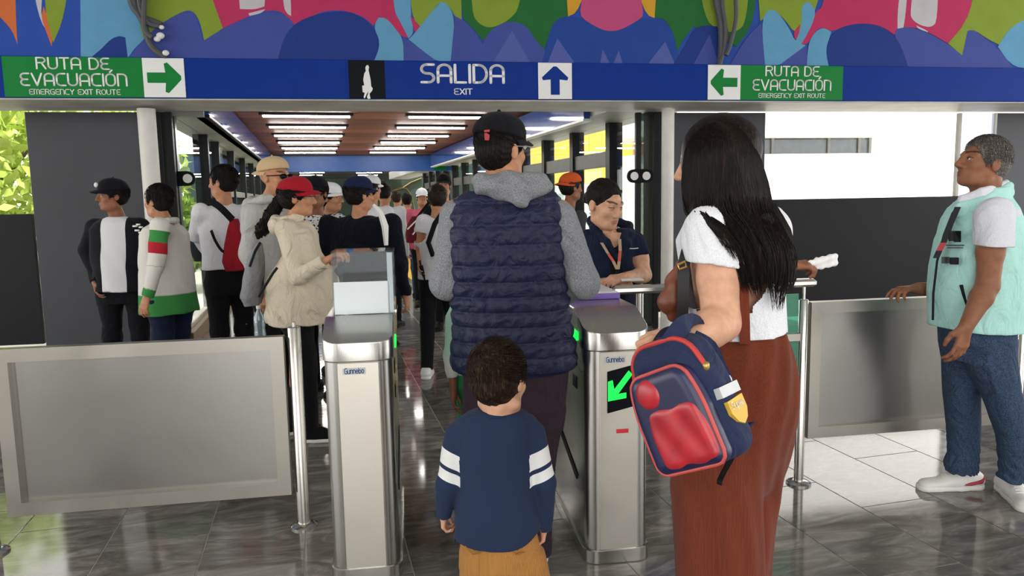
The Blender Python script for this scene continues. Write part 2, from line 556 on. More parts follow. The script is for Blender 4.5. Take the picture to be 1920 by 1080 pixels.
# ---- signs on the blue band: stroke lettering
def arc(cx, cy, rx, ry, a0, a1, n=7):
    return [(cx + rx * math.cos(math.radians(a0 + (a1 - a0) * i / n)), cy + ry * math.sin(math.radians(a0 + (a1 - a0) * i / n))) for i in range(n + 1)]
GL = {
 'R': (0.62, [[(0, 0), (0, 1), (0.34, 1)] + arc(0.34, 0.77, 0.26, 0.23, 90, -90) + [(0.12, 0.54)], [(0.34, 0.54), (0.62, 0)]]),
 'U': (0.62, [[(0, 1)] + arc(0.31, 0.3, 0.31, 0.3, 180, 360, 10) + [(0.62, 1)]]),
 'T': (0.6, [[(0, 1), (0.6, 1)], [(0.3, 1), (0.3, 0)]]),
 'A': (0.62, [[(0, 0)] + arc(0.31, 0.7, 0.31, 0.3, 180, 0, 10) + [(0.62, 0)], [(0, 0.38), (0.62, 0.38)]]),
 'D': (0.62, [[(0, 0), (0, 1), (0.25, 1)] + arc(0.25, 0.5, 0.37, 0.5, 90, -90, 12) + [(0, 0)]]),
 'E': (0.55, [[(0.55, 1)] + arc(0.25, 0.75, 0.25, 0.25, 90, 270, 9) + [(0.45, 0.5)], [(0.25, 0.5)] + arc(0.25, 0.25, 0.25, 0.25, 90, 270, 9) + [(0.55, 0)]]),
 'V': (0.66, [[(0, 1), (0.33, 0), (0.66, 1)]]),
 'C': (0.58, [[(0.58, 1)] + arc(0.3, 0.7, 0.3, 0.3, 90, 180) + arc(0.3, 0.3, 0.3, 0.3, 180, 270) + [(0.58, 0)]]),
 'I': (0.0, [[(0, 0), (0, 1)]]),
 'O': (0.62, [arc(0.31, 0.69, 0.31, 0.31, 0, 180, 10) + arc(0.31, 0.31, 0.31, 0.31, 180, 360, 10) + [(0.62, 0.69)]]),
 'Ó': (0.62, [arc(0.31, 0.69, 0.31, 0.31, 0, 180, 10) + arc(0.31, 0.31, 0.31, 0.31, 180, 360, 10) + [(0.62, 0.69)], [(0.3, 1.16), (0.44, 1.34)]]),
 'N': (0.6, [[(0, 0), (0, 1), (0.3, 1)] + arc(0.3, 0.7, 0.3, 0.3, 90, 0) + [(0.6, 0)]]),
 'S': (0.58, [[(0.58, 1)] + arc(0.25, 0.75, 0.25, 0.25, 90, 270, 9) + arc(0.33, 0.25, 0.25, 0.25, 90, -90, 9) + [(0, 0)]]),
 'L': (0.5, [[(0, 1), (0, 0), (0.5, 0)]]),
 'X': (0.6, [[(0, 0), (0.6, 1)], [(0, 1), (0.6, 0)]]),
 'M': (0.82, [[(0, 0), (0, 1), (0.2, 1)] + arc(0.22, 0.8, 0.19, 0.2, 90, 0) + [(0.41, 0)], [(0.41, 0.8)] + arc(0.6, 0.8, 0.22, 0.2, 90, 0) + [(0.82, 0)]]),
 'G': (0.6, [[(0.58, 1)] + arc(0.3, 0.7, 0.3, 0.3, 90, 180) + arc(0.3, 0.3, 0.3, 0.3, 180, 270) + [(0.6, 0), (0.6, 0.48), (0.34, 0.48)]]),
 'Y': (0.6, [[(0, 1), (0.3, 0.5), (0.6, 1)], [(0.3, 0.5), (0.3, 0)]]),
 'B': (0.58, [[(0, 0), (0, 1), (0.3, 1)] + arc(0.3, 0.76, 0.24, 0.24, 90, -90) + [(0, 0.52)], [(0.3, 0.52)] + arc(0.32, 0.26, 0.26, 0.26, 90, -90) + [(0, 0)]]),
 'H': (0.6, [[(0, 0), (0, 1)], [(0.6, 0), (0.6, 1)], [(0, 0.5), (0.6, 0.5)]]),
 'P': (0.58, [[(0, 0), (0, 1), (0.32, 1)] + arc(0.32, 0.75, 0.26, 0.25, 90, -90) + [(0, 0.5)]]),
 'u': (0.5, [[(0, 0.7)] + arc(0.25, 0.22, 0.25, 0.22, 180, 360, 8) + [(0.5, 0.7), (0.5, 0)]]),
 'n': (0.5, [[(0, 0), (0, 0.7)], [(0, 0.48)] + arc(0.25, 0.48, 0.25, 0.22, 180, 0, 8) + [(0.5, 0)]]),
 'e': (0.52, [[(0, 0.37), (0.5, 0.37)] + arc(0.26, 0.35, 0.26, 0.35, 0, 320, 12)]),
 'b': (0.52, [[(0, 1), (0, 0)], arc(0.26, 0.33, 0.26, 0.33, 0, 360, 14)]),
 'o': (0.54, [arc(0.27, 0.35, 0.27, 0.35, 0, 360, 14)]),
 'r': (0.34, [[(0, 0), (0, 0.7)], [(0, 0.42)] + arc(0.24, 0.42, 0.24, 0.28, 180, 80, 6)]),
 'p': (0.52, [[(0, 0.7), (0, -0.3)], arc(0.26, 0.36, 0.26, 0.34, 0, 360, 14)]),
}
def lettering(text, w=0.13, gap=0.2, space=0.45):
    """strokes with round ends -> 2-D triangles, unit cap height"""
    x, vs, fs = 0.0, [], []
    for ch in text:
        if ch == ' ':
            x += space
            continue
        gw, strokes = GL[ch]
        for st in strokes:
            st = [np.array((x + p[0], p[1])) for p in st]
            for a, b in zip(st[:-1], st[1:]):
                d = b - a
                l = np.linalg.norm(d)
                if l < 1e-6:
                    continue
                nrm = np.array((-d[1], d[0])) / l * w / 2
                n = len(vs)
                vs += [a + nrm, a - nrm, b - nrm, b + nrm]
                fs.append((n, n + 1, n + 2, n + 3))
            for p in st:
                n = len(vs)
                vs += [p + w / 2 * np.array((math.cos(q * math.pi / 5), math.sin(q * math.pi / 5))) for q in range(10)]
                fs.append(tuple(range(n, n + 10)))
        x += gw + gap
    return vs, fs, x - gap
def put_text(text, parent, mat, cx, z, width, height, y, w=0.13, name='lettering', gap=0.2, space=0.45):
    vs, fs, tw = lettering(text, w, gap, space)
    sx = width / tw
    if height > 0.06:
        x = 0.0
        for ch in text:
            if ch == ' ':
                x += space
                continue
            v1, f1, _ = lettering(ch, w, gap, space)
            MB().add([(cx - width / 2 + (x + v[0]) * sx, y, z + v[1] * height) for v in v1], f1).build('letter', mat, parent)
            x += GL[ch][0] + gap
        return None
    o = MB().add([(cx - width / 2 + v[0] * sx, y, z + v[1] * height) for v in vs], fs).build(name, mat, parent)
    o['kind'] = 'stuff'
    return o
LETTER = plain('sign_white', 'e4e4e2', 0.4, var=0.03)
SGREEN = plain('sign_green', '0c7a34', 0.4, var=0.05, spec=0.15)
SBLUE = plain('sign_blue', '042f86', 0.4, var=0.04, spec=0.1)
SBLACK = plain('sign_black', '0b0e15', 0.45, var=0.05, spec=0.1)
YS = YB - 0.034
def sign_box(xl, xr, yt, yb):
    xa, zt = gate_at(xl, yt, YS)
    xb, zb = gate_at(xr, yb, YS)
    return xa, xb, max(zb, 2.466), min(zt, 2.818)
def arrow_poly(L, kind):
    q = [(-0.5, -0.17), (0.05, -0.17), (0.02, -0.46), (0.12, -0.5), (0.52, -0.06), (0.52, 0.06), (0.12, 0.5), (0.02, 0.46), (0.05, 0.17), (-0.5, 0.17)]
    if kind == 'left':
        q = [(-x, y) for x, y in q][::-1]
    if kind == 'up':
        q = [(-y, x) for x, y in q]
    return [(x * L, y * L) for x, y in q]
def evac_sign(x0, x1, xa0, xa1, kind, label):
    xs = [gate_at(px, 150, YS)[0] for px in (x0, x1, xa0, xa1)]
    za, zb = 2.467, 2.815
    cx = (min(xs[:2]) + max(xs[:2])) / 2
    t = gate_thing('evacuation_sign', label, 'sign', cx, YS, 2.467, 'evacuation route signs')
    L = lambda v: v - cx
    gz = zb - za
    MB().box((L(xs[0]), -0.006, 0), (L(xs[1]), 0.006, gz), 0.002).build('sign_panel', SGREEN, t)
    ap = MB().box((L(xs[2]), -0.007, 0.001), (L(xs[3]), 0.006, gz - 0.001), 0.002).build('arrow_panel', LETTER, t)
    ac = L((xs[2] + xs[3]) / 2)
    MB().prism([(ac + p[0] * 1.05, gz / 2 + p[1]) for p in arrow_poly(0.27, kind)], (0, -0.0075, 0), (1, 0, 0), (0, 0, 1), (0, -0.001, 0)).build('arrow', SGREEN, ap)
    gs = [v for v in xs]
    ga, gb = (xs[0], xs[2]) if kind == 'right' else (xs[3], xs[1])
    gc, gwid = L((ga + gb) / 2), gb - ga
    y = -0.0085
    put_text('RUTA DE', t, LETTER, gc, gz * 0.70, gwid * 0.515, gz * 0.27, y)
    put_text('EVACUACIÓN', t, LETTER, gc, gz * 0.29, gwid * 0.755, gz * 0.29, y)
    put_text('EMERGENCY EXIT ROUTE', t, LETTER, gc, gz * 0.07, gwid * 0.65, gz * 0.12, y, 0.15)
    return t
evac_sign(7, 347, 269, 347, 'right', 'green evacuation route sign with white panel and arrow pointing right')
evac_sign(1327, 1580, 1327, 1388, 'left', 'green evacuation route sign with white panel and arrow pointing left')
xs = [gate_at(px, 152, YS)[0] for px in (654, 722, 788, 947, 1009, 1072, 868)]
t = gate_thing('exit_sign', 'blue SALIDA exit sign with walking figure and upward arrow', 'sign', xs[6], YS, 2.467)
L = lambda v: v - xs[6]
gz = 0.348
MB().box((L(xs[0]) - 0.02, -0.003, 0), (L(xs[5]) + 0.02, 0.006, gz), 0.002).build('sign_panel', SBLUE, t)
bp = MB().box((L(xs[0]), -0.006, 0), (L(xs[1]), 0.004, gz), 0.001).build('pictogram_panel', SBLACK, t)
fig = [(687, 123), (690, 122), (692, 126), (691, 132), (692, 136), (695, 150), (696, 162), (699, 166), (698, 170), (693, 176), (694, 182), (695, 185), (690, 186), (688, 182), (690, 176), (691, 171), (688, 176), (685, 183), (683, 185), (682, 182), (684, 174), (680, 173), (679, 161), (683, 160), (681, 150), (683, 138), (686, 133), (685, 127)]
MB().prism([(L(gate_at(x, y, YS)[0]), gate_at(x, y, YS)[1] - 2.467) for x, y in fig][::-1], (0, -0.0065, 0), (1, 0, 0), (0, 0, 1), (0, -0.001, 0)).build('walking_figure', LETTER, bp)
ap = MB().box((L(xs[4]), -0.007, 0.001), (L(xs[5]), 0.004, gz - 0.001), 0.001).build('arrow_panel', LETTER, t)
MB().prism([(L((xs[4] + xs[5]) / 2) + p[0], gz * 0.5 + p[1]) for p in arrow_poly(0.265, 'up')], (0, -0.0075, 0), (1, 0, 0), (0, 0, 1), (0, -0.001, 0)).build('arrow', SBLUE, ap)
put_text('SALIDA', t, LETTER, 0.0, gz * 0.44, xs[3] - xs[2] - 0.03, gz * 0.47, -0.006, 0.135)
put_text('EXIT', t, LETTER, 0.0, gz * 0.12, 0.17, gz * 0.15, -0.006, 0.15)

# ---- cable bundles hanging over the mural
CABLE = plain('dull_grey_cable', '4a4a4e', 0.6)
def cables(paths, label, x0):
    ax, az = gate_at(x0, 60, YB - 0.06)
    t = gate_thing('cable_bundle', label, 'cable', ax, YB - 0.06, az)
    for k, pth in enumerate(paths):
        pts = []
        pp = [pth[0]] + list(pth) + [pth[-1]]
        for i in range(1, len(pp) - 2):
            for s in range(6):
                u = s / 6
                a, b, c, d = (np.array(q, float) for q in pp[i - 1:i + 3])
                pts.append(0.5 * (2 * b + (c - a) * u + (2 * a - 5 * b + 4 * c - d) * u * u + (3 * b - a - 3 * c + d) * u ** 3))
        pts.append(np.array(pth[-1], float))
        v = []
        for i, q in enumerate(pts):
            gx_, gz_ = gate_at(q[0], q[1], YB - 0.06)
            v.append((gx_ - ax, -0.02 * (k % 3), gz_ - az))
        MB().tube(v, 0.022 if k else 0.028, 8).build('cable', CABLE, t, True)
    return t
t = cables([[(238, -80), (245, 0), (262, 30), (272, 50), (280, 80), (295, 97), (312, 104)], [(258, -80), (262, 0), (268, 25), (280, 45), (300, 50)],
            [(275, -80), (273, 0), (272, 40), (275, 60), (288, 72)], [(248, -80), (252, 5), (268, 30), (290, 40), (303, 46)]],
           'grey cable bundle with torn ends above the right-pointing sign', 275)
ax, az = gate_at(275, 60, YB - 0.06)
for q, r in (((302, 68), 0.03), ((312, 100), 0.025), ((296, 74), 0.025), ((304, 52), 0.02)):
    gx_, gz_ = gate_at(q[0], q[1], YB - 0.06)
    MB().ball((gx_ - ax, -0.02, gz_ - az), (r * 1.2, r, r), 7, 5).build('torn_end', LETTER, t)
cables([[(1338, -80), (1342, 0), (1350, 40), (1352, 80), (1350, 120)], [(1352, -80), (1352, 0), (1358, 50), (1356, 90), (1348, 121)],
        [(1376, -80), (1376, 0), (1376, 40), (1366, 85), (1358, 105)], [(1345, -80), (1348, 10), (1362, 60), (1364, 80)]],
       'grey cable bundle above the left-pointing sign', 1356)

# ---- end wall panels beside the corridor mouth (gate frame, plane y = 8.05..8.1)
YW = 8.05
def wall_panel(name, x0, x1, z0, z1, mat):
    return gate_struct(name, MB().box((x0, YW, z0), (x1, YW + 0.05, z1), 0.004), mat)
wall_panel('wall_left', -3.47, -2.12, 0.0, 2.43, DARK)
wall_panel('wall_left_low', -8.0, -3.49, 0.13, 1.44, BLACKP)
wall_panel('wall_right', 3.2, 4.3, 0.0, 2.43, DARK)
wall_panel('wall_right_low', 4.31, 7.3, 0.05, 1.44, BLACKP)
wall_panel('wall_right_end', 7.31, 10.5, 0.0, 2.43, DARK)
gate_struct('window_1', MB().box((6.83, YW + 0.01, 1.44), (7.3, YW + 0.03, 2.43)), MILK)
w1 = gate_struct('trim_3', MB().box((6.8, YW, 1.44), (6.835, YW + 0.05, 2.43)).box((7.285, YW - 0.005, 1.44), (7.312, YW + 0.05, 2.43)), BEAMGREY)
def column(x, y, r, label):
    t = gate_thing('column', label, 'column', x, y, 0, 'white steel columns')
    MB().lathe([(r, 0.02), (r, 2.425)], (0, 0, 0), 24).build('shaft', WHITEPAINT, t, 60)
    MB().lathe([(r + 0.04, 0), (r + 0.04, 0.02), (r, 0.025)], (0, 0, 0), 24).build('base_plate', WHITEPAINT, t, 40)
    return t
column(gate_at(281, 300, 7.75)[0], 7.75, 0.082, 'white round steel column left of the corridor mouth')
column(gate_at(1252, 300, 7.75)[0], 7.75, 0.068, 'white round steel column right of the corridor mouth')

# ================================================================== CORRIDOR
XL, XR, CZ = -1.36, 3.75, 2.79
def crange(lo, hi, step):
    v = lo
    while v < hi - 1e-6:
        yield v
        v += step
# wooden ceiling boards across the corridor
WOOD = []
for k, c in enumerate(('8a5440', '9a5f48', '7d4b39')):
    m, nt, b = new_mat('ceiling_wood_%d' % k)
    setp(b, 0.55, 0, 0.25)
    n = noise_node(nt, scale=(0.6, 9, 9), freq=3, detail=6, dist=0.6)
    cc = lin(c)
    link(nt, ramp(nt, n.outputs[0], [(0.3, tuple(v * 0.7 for v in cc[:3]) + (1,)), (0.7, tuple(v * 1.25 for v in cc[:3]) + (1,))]), b.inputs['Base Color'])
    WOOD.append(m)
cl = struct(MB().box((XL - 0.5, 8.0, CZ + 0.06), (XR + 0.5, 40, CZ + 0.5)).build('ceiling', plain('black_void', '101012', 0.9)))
LY = [9.7 + 1.62 * i for i in range(-1, 7)]
for i, y in enumerate(crange(8.03, 20.6, 0.81)):
    MB().box((-1.05, y + 0.006, CZ), (3.2, y + 0.80, CZ + 0.03), 0.003).build('ceiling_board', WOOD[i % 3], cl)
TUBE = emit('lamp_white', 'fffdf6', 44.0)
def strip_lamp(x0, x1, y, z, label, group):
    t = thing('strip_light', label, 'lamp', ((x0 + x1) / 2, y, z), 0, group)
    h = (x1 - x0) / 2
    MB().box((-h - 0.05, -0.06, 0.012), (h + 0.05, 0.09, 0.06), 0.004).build('housing', STEELDK, t)
    MB().box((-h, -0.03, -0.012), (h, 0.03, 0.012), 0.004).build('diffuser', TUBE, t)
ordn = ['nearest', 'second', 'third', 'fourth', 'fifth', 'sixth', 'seventh']
for i, y in enumerate(LY[1:]):
    strip_lamp(-0.66, 0.56, y, CZ - 0.05, ordn[i] + ' white strip light of the left row on the corridor ceiling', 'strip lights of the left ceiling row')
    strip_lamp(1.42, 2.58, y - 0.05, CZ - 0.05, ordn[i] + ' white strip light of the right row on the corridor ceiling', 'strip lights of the right ceiling row')
# blue lightbox bands along both sides
BAND = plain('gloss_blue_lightbox', '1f4f9c', 0.08, var=0.15, freq=1.5, coat=0.3)
def sideband(x0, x1, label, side):
    t = thing('blue_sign_band', label, 'sign', (x0, 8.4, 2.4))
    MB().box((0, 0.0, 0.03), (x1 - x0, 12.0, 0.36), 0.004).build('band', BAND, t)
    MB().box((-0.03 if side < 0 else -0.005, 0, 0), (x1 - x0 + (0.005 if side < 0 else 0.03), 12.0, 0.03), 0.003).build('lower_edge', STEELDK if side < 0 else LETTER, t)
    return t
sideband(-1.12, -1.02, 'glossy blue sign band along the left corridor wall', -1)
tb = sideband(3.12, 3.2, 'glossy blue sign band along the right corridor wall', 1)
# blue beam across the end of the wooden ceiling
t = thing('blue_cross_beam', 'blue beam spanning the corridor behind the strip lights', 'beam', (1.2, 20.7, 2.32))
MB().box((-2.56, 0, 0), (2.56, 0.12, 0.42), 0.005).build('beam_face', plain('flat_blue', '12509f', 0.4), t)
MB().box((2.05, -0.006, 0.02), (2.4, 0.0, 0.38)).build('green_plate', SGREEN, t)
# far hall: dark, some lamps, painted end wall
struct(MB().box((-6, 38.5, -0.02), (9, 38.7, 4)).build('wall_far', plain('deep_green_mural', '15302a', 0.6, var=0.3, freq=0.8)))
GOLD = plain('mural_gold', '8f7a3c', 0.6, var=0.2)
wf = bpy.data.objects['wall_far']
def far(px, py):
    r = ray(px, py)
    p = CAMP + r * (38.44 / r[1])
    return (p[0], p[1], p[2])
for pth, r in (([(735, 358), (755, 352), (770, 342), (790, 334)], 0.17), ([(735, 358), (748, 352), (762, 353), (772, 368), (778, 395), (775, 420)], 0.12),
               ([(704, 341), (712, 337), (722, 340), (714, 345), (704, 341)], 0.05), ([(560, 334), (640, 336), (720, 337)], 0.08), ([(600, 352), (620, 345), (640, 350)], 0.06)):
    MB().tube([far(*q) for q in pth], r, 6, flat=(1, 0.15)).build('painted_curl', GOLD, wf, True)
for k, (px, py, d, hw) in enumerate([(585, 318, 24, 0.5), (585, 324, 26.5, 0.5), (583, 328.5, 29, 0.5), (697, 318, 24, 0.5), (692, 324, 26.5, 0.55), (688, 328.5, 29, 0.5), (728, 314, 22.5, 0.3), (776, 326, 29, 0.25)]):
    r = ray(px, py)
    p = CAMP + r * ((CZ - 0.03 - CAMZ) / r[2])
    strip_lamp(p[0] - hw, p[0] + hw, p[1], p[2], 'far %s strip light beyond the blue cross beam, %s' % (('left', 'right')[px > 640], ['nearest', 'middle', 'farthest', 'nearest of row', 'middle of row', 'farthest of row', 'short near the beam', 'short by the gold curve'][k]), 'strip lights in the far hall')
# left glass wall
t = struct(MB().box((XL - 0.06, 8.3, 0), (XL + 0.06, 33, 0.16), 0.004).build('wall_corridor_left', plain('brown_curb', '6b5138', 0.6)))
LPOST = [corr_at(q, 300, XL)[1] for q in (383, 404, 432, 453)]
LPOST += [LPOST[-1] + 2.1 * k for k in range(1, 7)]
for y in LPOST:
    MB().box((XL - 0.12, y - 0.05, 0.16), (XL + 0.06, y + 0.06, 2.4), 0.004).build('post', STEELDK, t)
LGREY = plain('lintel_grey', '8b8a86', 0.5)
MB().box((XL - 0.2, 8.3, 2.4), (XL + 0.3, 33, 2.74)).build('lintel', LGREY, t)
for y0, y1 in zip([8.42] + [q + 0.06 for q in LPOST[:-1]], [q - 0.05 for q in LPOST]):
    MB().box((XL - 0.006, y0, 0.16), (XL + 0.006, y1, 2.4)).build('pane', WINGLASS, t)
for y0, y1 in zip(LPOST[:-1], LPOST[1:]):
    MB().box((XL - 0.03, y0 + 0.06, 1.62), (XL + 0.03, y1 - 0.05, 1.72), 0.004).build('mid_rail', LGREY, t)
MB().box((XL - 0.02, 8.3, 0.16), (XL + 0.02, 8.42, 2.4), 0.004).build('jamb', DARK, t)
# right glass wall
t = struct(MB().box((XR - 0.06, 7.85, 0), (XR + 0.06, 33, 0.16), 0.004).build('wall_corridor_right', STEELDK))
posts = [7.9, corr_at(1147, 300, XR)[1], corr_at(1078, 300, XR)[1]]
stp = posts[2] - posts[1]
posts += [posts[2] + stp * k for k in range(1, 12)]
for k, y in enumerate(posts):
    MB().box((XR - 0.06, y - 0.07, 0.16), (XR + 0.12, y + 0.07, 2.45), 0.004).build('post', STEELDK, t)
    if k + 1 < len(posts):
        y2 = posts[k + 1]
        if k >= 1:
            MB().box((XR - 0.03, y + 0.07, 1.9), (XR + 0.03, y2 - 0.07, 2.1), 0.004).build('mid_rail', plain('rail_grey', '4a4744', 0.5), t)
        MB().box((XR - 0.006, y + 0.07, 0.16), (XR + 0.006, y2 - 0.07, 2.45)).build('pane', WINGLASS, t)
MB().box((XR - 0.55, 7.85, 2.45), (XR + 0.3, 33, 2.76)).build('lintel', LGREY, t)
# dark glazed leaf and black handle plates at the corridor mouth
def handle_plate(p, ux, label, holes, L=0.3):
    t = thing('door_handle_plate', label, 'handle', p)
    ux = np.array(ux, float)
    uy = np.array([ux[1], -ux[0], 0])
    r = 0.075
    pl = [(-L / 2 + r + r * math.cos(a), r * math.sin(a)) for a in np.linspace(math.pi / 2, 3 * math.pi / 2, 9)] + [(L / 2 - r + r * math.cos(a), r * math.sin(a)) for a in np.linspace(-math.pi / 2, math.pi / 2, 9)]
    MB().prism(pl, -uy * 0.015, ux, (0, 0, 1), uy * 0.03).build('plate', SBLACK, t)
    for hx in holes:
        c = [(hx + 0.046 * math.cos(a), 0.046 * math.sin(a)) for a in np.linspace(0, 2 * math.pi, 20)[:-1]]
        MB().prism(c, uy * 0.0151, ux, (0, 0, 1), uy * 0.004).build('round_inlay', LETTER, t)
    return t
def mouth(px, py, Y):
    x, z = gate_at(px, py, Y)
    return GW(x, Y, z)
handle_plate(mouth(338, 335, 8.12), GX, 'black plate with one round white inlay beside the left column', [0.075])
handle_plate(mouth(1200, 330, 7.97), GX, 'black oval plate with two pale inlays beside the right column', [-0.07, 0.07])
GLX = glass('smoked_glass', (0.45, 0.5, 0.48), 0.1, 0.03, body=0.3, bodycol='3a403e')
def leaf(px0, px1, Y, label, mat):
    x0, x1 = gate_at(px0, 300, Y)[0], gate_at(px1, 300, Y)[0]
    t = gate_thing('glass_door_leaf', label, 'door', (x0 + x1) / 2, Y, 0)
    h = (x1 - x0) / 2
    MB().box((-h, -0.006, 0.05), (h, 0.006, 2.42)).build('pane', mat, t)
    for s in (-1, 1):
        MB().box((s * h - 0.03, -0.025, 0.0), (s * h + 0.03, 0.025, 2.425), 0.003).build('stile', STEELDK, t)
leaf(1196, 1230, 8.02, 'dark glass door leaf folded beside the right column', GLX)
leaf(301, 322, 8.0, 'dark glass door leaf folded beside the left column', GLX)
# yellow tactile strip on the corridor floor
struct(MB().box((1.72, 14.2, 0.0), (2.35, 22, 0.006), 0.002).build('trim_4', plain('tactile_yellow', 'd9a91f', 0.6)))

# ================================================================== OUTSIDE
struct(MB().box((-60, 8.6, -0.4), (-1.8, 70, -0.12)).box((4.2, 8.6, -0.4), (80, 70, -0.12)).build('ground', OUTGROUND))
LEAF = []
for k, c in enumerate(('b5c95a', '9cbb50', 'd3d878')):
    LEAF.append(plain('leaf_%d' % k, c, 0.6, var=0.25, freq=3))
BARK = plain('bark', '5b4a3a', 0.9, bump=0.5, bfreq=20)
def tree(x, y, h, r, label, n=2600, k=0):
    t = thing('tree', label, 'tree', (x, y, -0.12), 0, 'trees outside the left wall')
    rng = np.random.default_rng(int(abs(x * 31 + y * 17)))
    MB().tube([(0, 0, 0), (0.1, 0, h * 0.3), (0, 0.1, h * 0.7)], [0.16, 0.12, 0.05], 8).build('trunk', BARK, t, True)
    for q in range(5):
        a = q * 1.3
        MB().tube([(0.05, 0.02, h * 0.25 + 0.1 * q), (r * 0.5 * math.cos(a), r * 0.5 * math.sin(a), h * 0.5 + 0.1 * q), (r * 0.8 * math.cos(a), r * 0.8 * math.sin(a), h * 0.65)], [0.06, 0.04, 0.015], 6).build('branch', BARK, t, True)
    c = rng.normal(size=(n, 3))
    c /= np.linalg.norm(c, axis=1)[:, None]
    c *= (rng.random((n, 1)) ** 0.4)
    c = c * [r, r, h * 0.48] + [0, 0, h * 0.52]
    a = rng.normal(size=(n, 3)); a /= np.linalg.norm(a, axis=1)[:, None]
    b = np.cross(a, rng.normal(size=(n, 3))); b /= np.linalg.norm(b, axis=1)[:, None]
    s = (0.09 + 0.08 * rng.random((n, 1)))
    v = np.stack([c - a * s, c + b * s * 0.45, c + a * s, c - b * s * 0.45], 1).reshape(-1, 3)
    me = bpy.data.meshes.new('foliage')
    me.from_pydata(v.tolist(), [], [(4 * i, 4 * i + 1, 4 * i + 2, 4 * i + 3) for i in range(n)])
    o = obj('foliage', me, LEAF[k], t)
    o['kind'] = 'stuff'
tree(-5.4, 13.2, 4.6, 1.9, 'yellow-green tree outside the opening at the far left', 5200, 0)
tree(-8.6, 18.6, 6.0, 2.4, 'taller pale tree behind the first one outside far left', 4500, 2)
tree(-2.75, 14.6, 2.1, 0.8, 'leafy tree just outside the left glass wall', 3000, 1)
tree(-4.4, 19.0, 4.2, 1.6, 'second leafy tree farther along the left glass wall', 3000, 0)
# white building outside the right opening
WB = plain('bright_white_render', 'f4f3ef', 0.8, var=0.03)
def onr(px, py, Y):
    x, z = gate_at(px, py, Y)
    return x, z
YBD = 16.0
t = gate_thing('white_building', 'white building with a strip window outside the right opening', 'building', 12, YBD, -0.12)
xa, za = onr(1425, 292, YBD); xb, zb = onr(1627, 265, YBD)
x0 = 12.0
MB().box((7.0 - x0, 0, 0), (24 - x0, 2.5, 7)).build('wall', WB, t)
MB().box((5.0 - x0, -1.0, 0), (xb + 0.05 - x0, 0.0, za - 0.02 + 0.12)).build('lower_storey', WB, t)
MB().box((5.0 - x0, -1.3, zb + 0.14), (xb + 1.0 - x0, 0.0, 7)).build('upper_storey', WB, t)
WDARK = plain('window_dark_glass', '70777c', 0.15)
for p0, p1 in ((1400, 1444), (1447, 1549), (1553, 1606), (1609, 1626)):
    a_, b_ = onr(p0, 280, YBD - 0.7)[0], onr(p1, 280, YBD - 0.7)[0]
    f = MB().box((a_ - x0, -0.72, za + 0.12), (b_ - x0, -0.66, zb + 0.12)).build('window', WDARK, t)
    MB().box((b_ - x0, -0.76, za + 0.1), (b_ - x0 + 0.06, -0.6, zb + 0.14)).build('mullion', LGREY, f)
# yellow building outside the right glass wall
YEL = plain('yellow_render', 'e3bd4c', 0.8, var=0.06)
yb0 = corr_at(1192, 300, 9.0)[1]
t = thing('yellow_building', 'yellow building with vertical joints outside the right glass wall', 'building', (9.0, yb0, -0.12))
for k in range(9):
    MB().box((0, 1.9 * k, 2.1), (0.6, 1.9 * k + 1.86, 9)).build('wall_panel', YEL, t)
MB().box((0.05, 0, 0), (0.6, 17, 2.1)).build('ground_storey', plain('pale_blue_glazing', 'b9cdd2', 0.3, var=0.2, freq=1.5), t)
for k in range(16):
    MB().box((-0.04, 0.2 + k, 0), (0.06, 0.28 + k, 2.1)).build('mullion', WB, t)
for k in range(3):
    MB().box((-0.04, 0, 0.4 + 0.7 * k), (0.06, 17, 0.46 + 0.7 * k)).build('transom', WB, t)
MB().box((-0.1, -0.75, 0), (0.6, -0.02, 9)).build('brown_pilaster', plain('terracotta_render', 'b8815a', 0.8), t)
# ================================================================== GATES AND BARRIERS
STEEL = steel('brushed_steel', 'c4c2bd', 0.26, 2, var=0.06, smudge=0.03)
STEELH = steel('brushed_steel_sheet', 'a6a4a0', 0.3, 2, var=0.06, smudge=0.04)
STEELF = steel('steel_frame', 'b4afa6', 0.36, 0)
CHROME = steel('polished_tube', 'cfccc6', 0.18, 2)
YG = 3.42
def post(x, y, h, r, label, top=True):
    t = gate_thing('barrier_post', label, 'post', x, y, 0, 'steel barrier posts')
    MB().lathe([(r, 0.0), (r, h - 0.004), (r - 0.004, h)], (0, 0, 0), 20).build('tube', CHROME, t, 50)
    MB().lathe([(0.062, 0), (0.062, 0.008), (0.05, 0.016), (r + 0.004, 0.02)], (0, 0, 0), 24).build('base_flange', CHROME, t, 50)
    if top:
        MB().lathe([(0.008, h), (0.008, h + 0.02), (0.003, h + 0.022)], (0, 0, 0), 10).build('top_pin', CHROME, t, 50)
    return t
def barrier(x0, x1, z0, z1, y, label, fw=0.058):
    t = gate_thing('steel_barrier', label, 'barrier', (x0 + x1) / 2, y, 0, 'stainless steel barrier panels')
    h = (x1 - x0) / 2
    MB().box((-h + fw * 0.8, 0.012, z0 + fw * 0.8), (h - fw * 0.8, 0.026, z1 - fw * 0.8)).build('sheet', STEELH, t)
    o, i = (-h, z0, h, z1), (-h + fw, z0 + fw, h - fw, z1 - fw)
    quads = [[(o[0], o[1]), (o[2], o[1]), (i[2], i[1]), (i[0], i[1])], [(o[2], o[1]), (o[2], o[3]), (i[2], i[3]), (i[2], i[1])],
             [(o[2], o[3]), (o[0], o[3]), (i[0], i[3]), (i[2], i[3])], [(o[0], o[3]), (o[0], o[1]), (i[0], i[1]), (i[0], i[3])]]
    for q in quads:
        q = [(a * 0.9995, b) for a, b in q]
        MB().prism(q, (0, -0.02, 0), (1, 0, 0), (0, 0, 1), (0, 0.05, 0)).build('frame_rail', STEELF, t)
    return t
pxl = gate_at(571, 985, YG)[0]
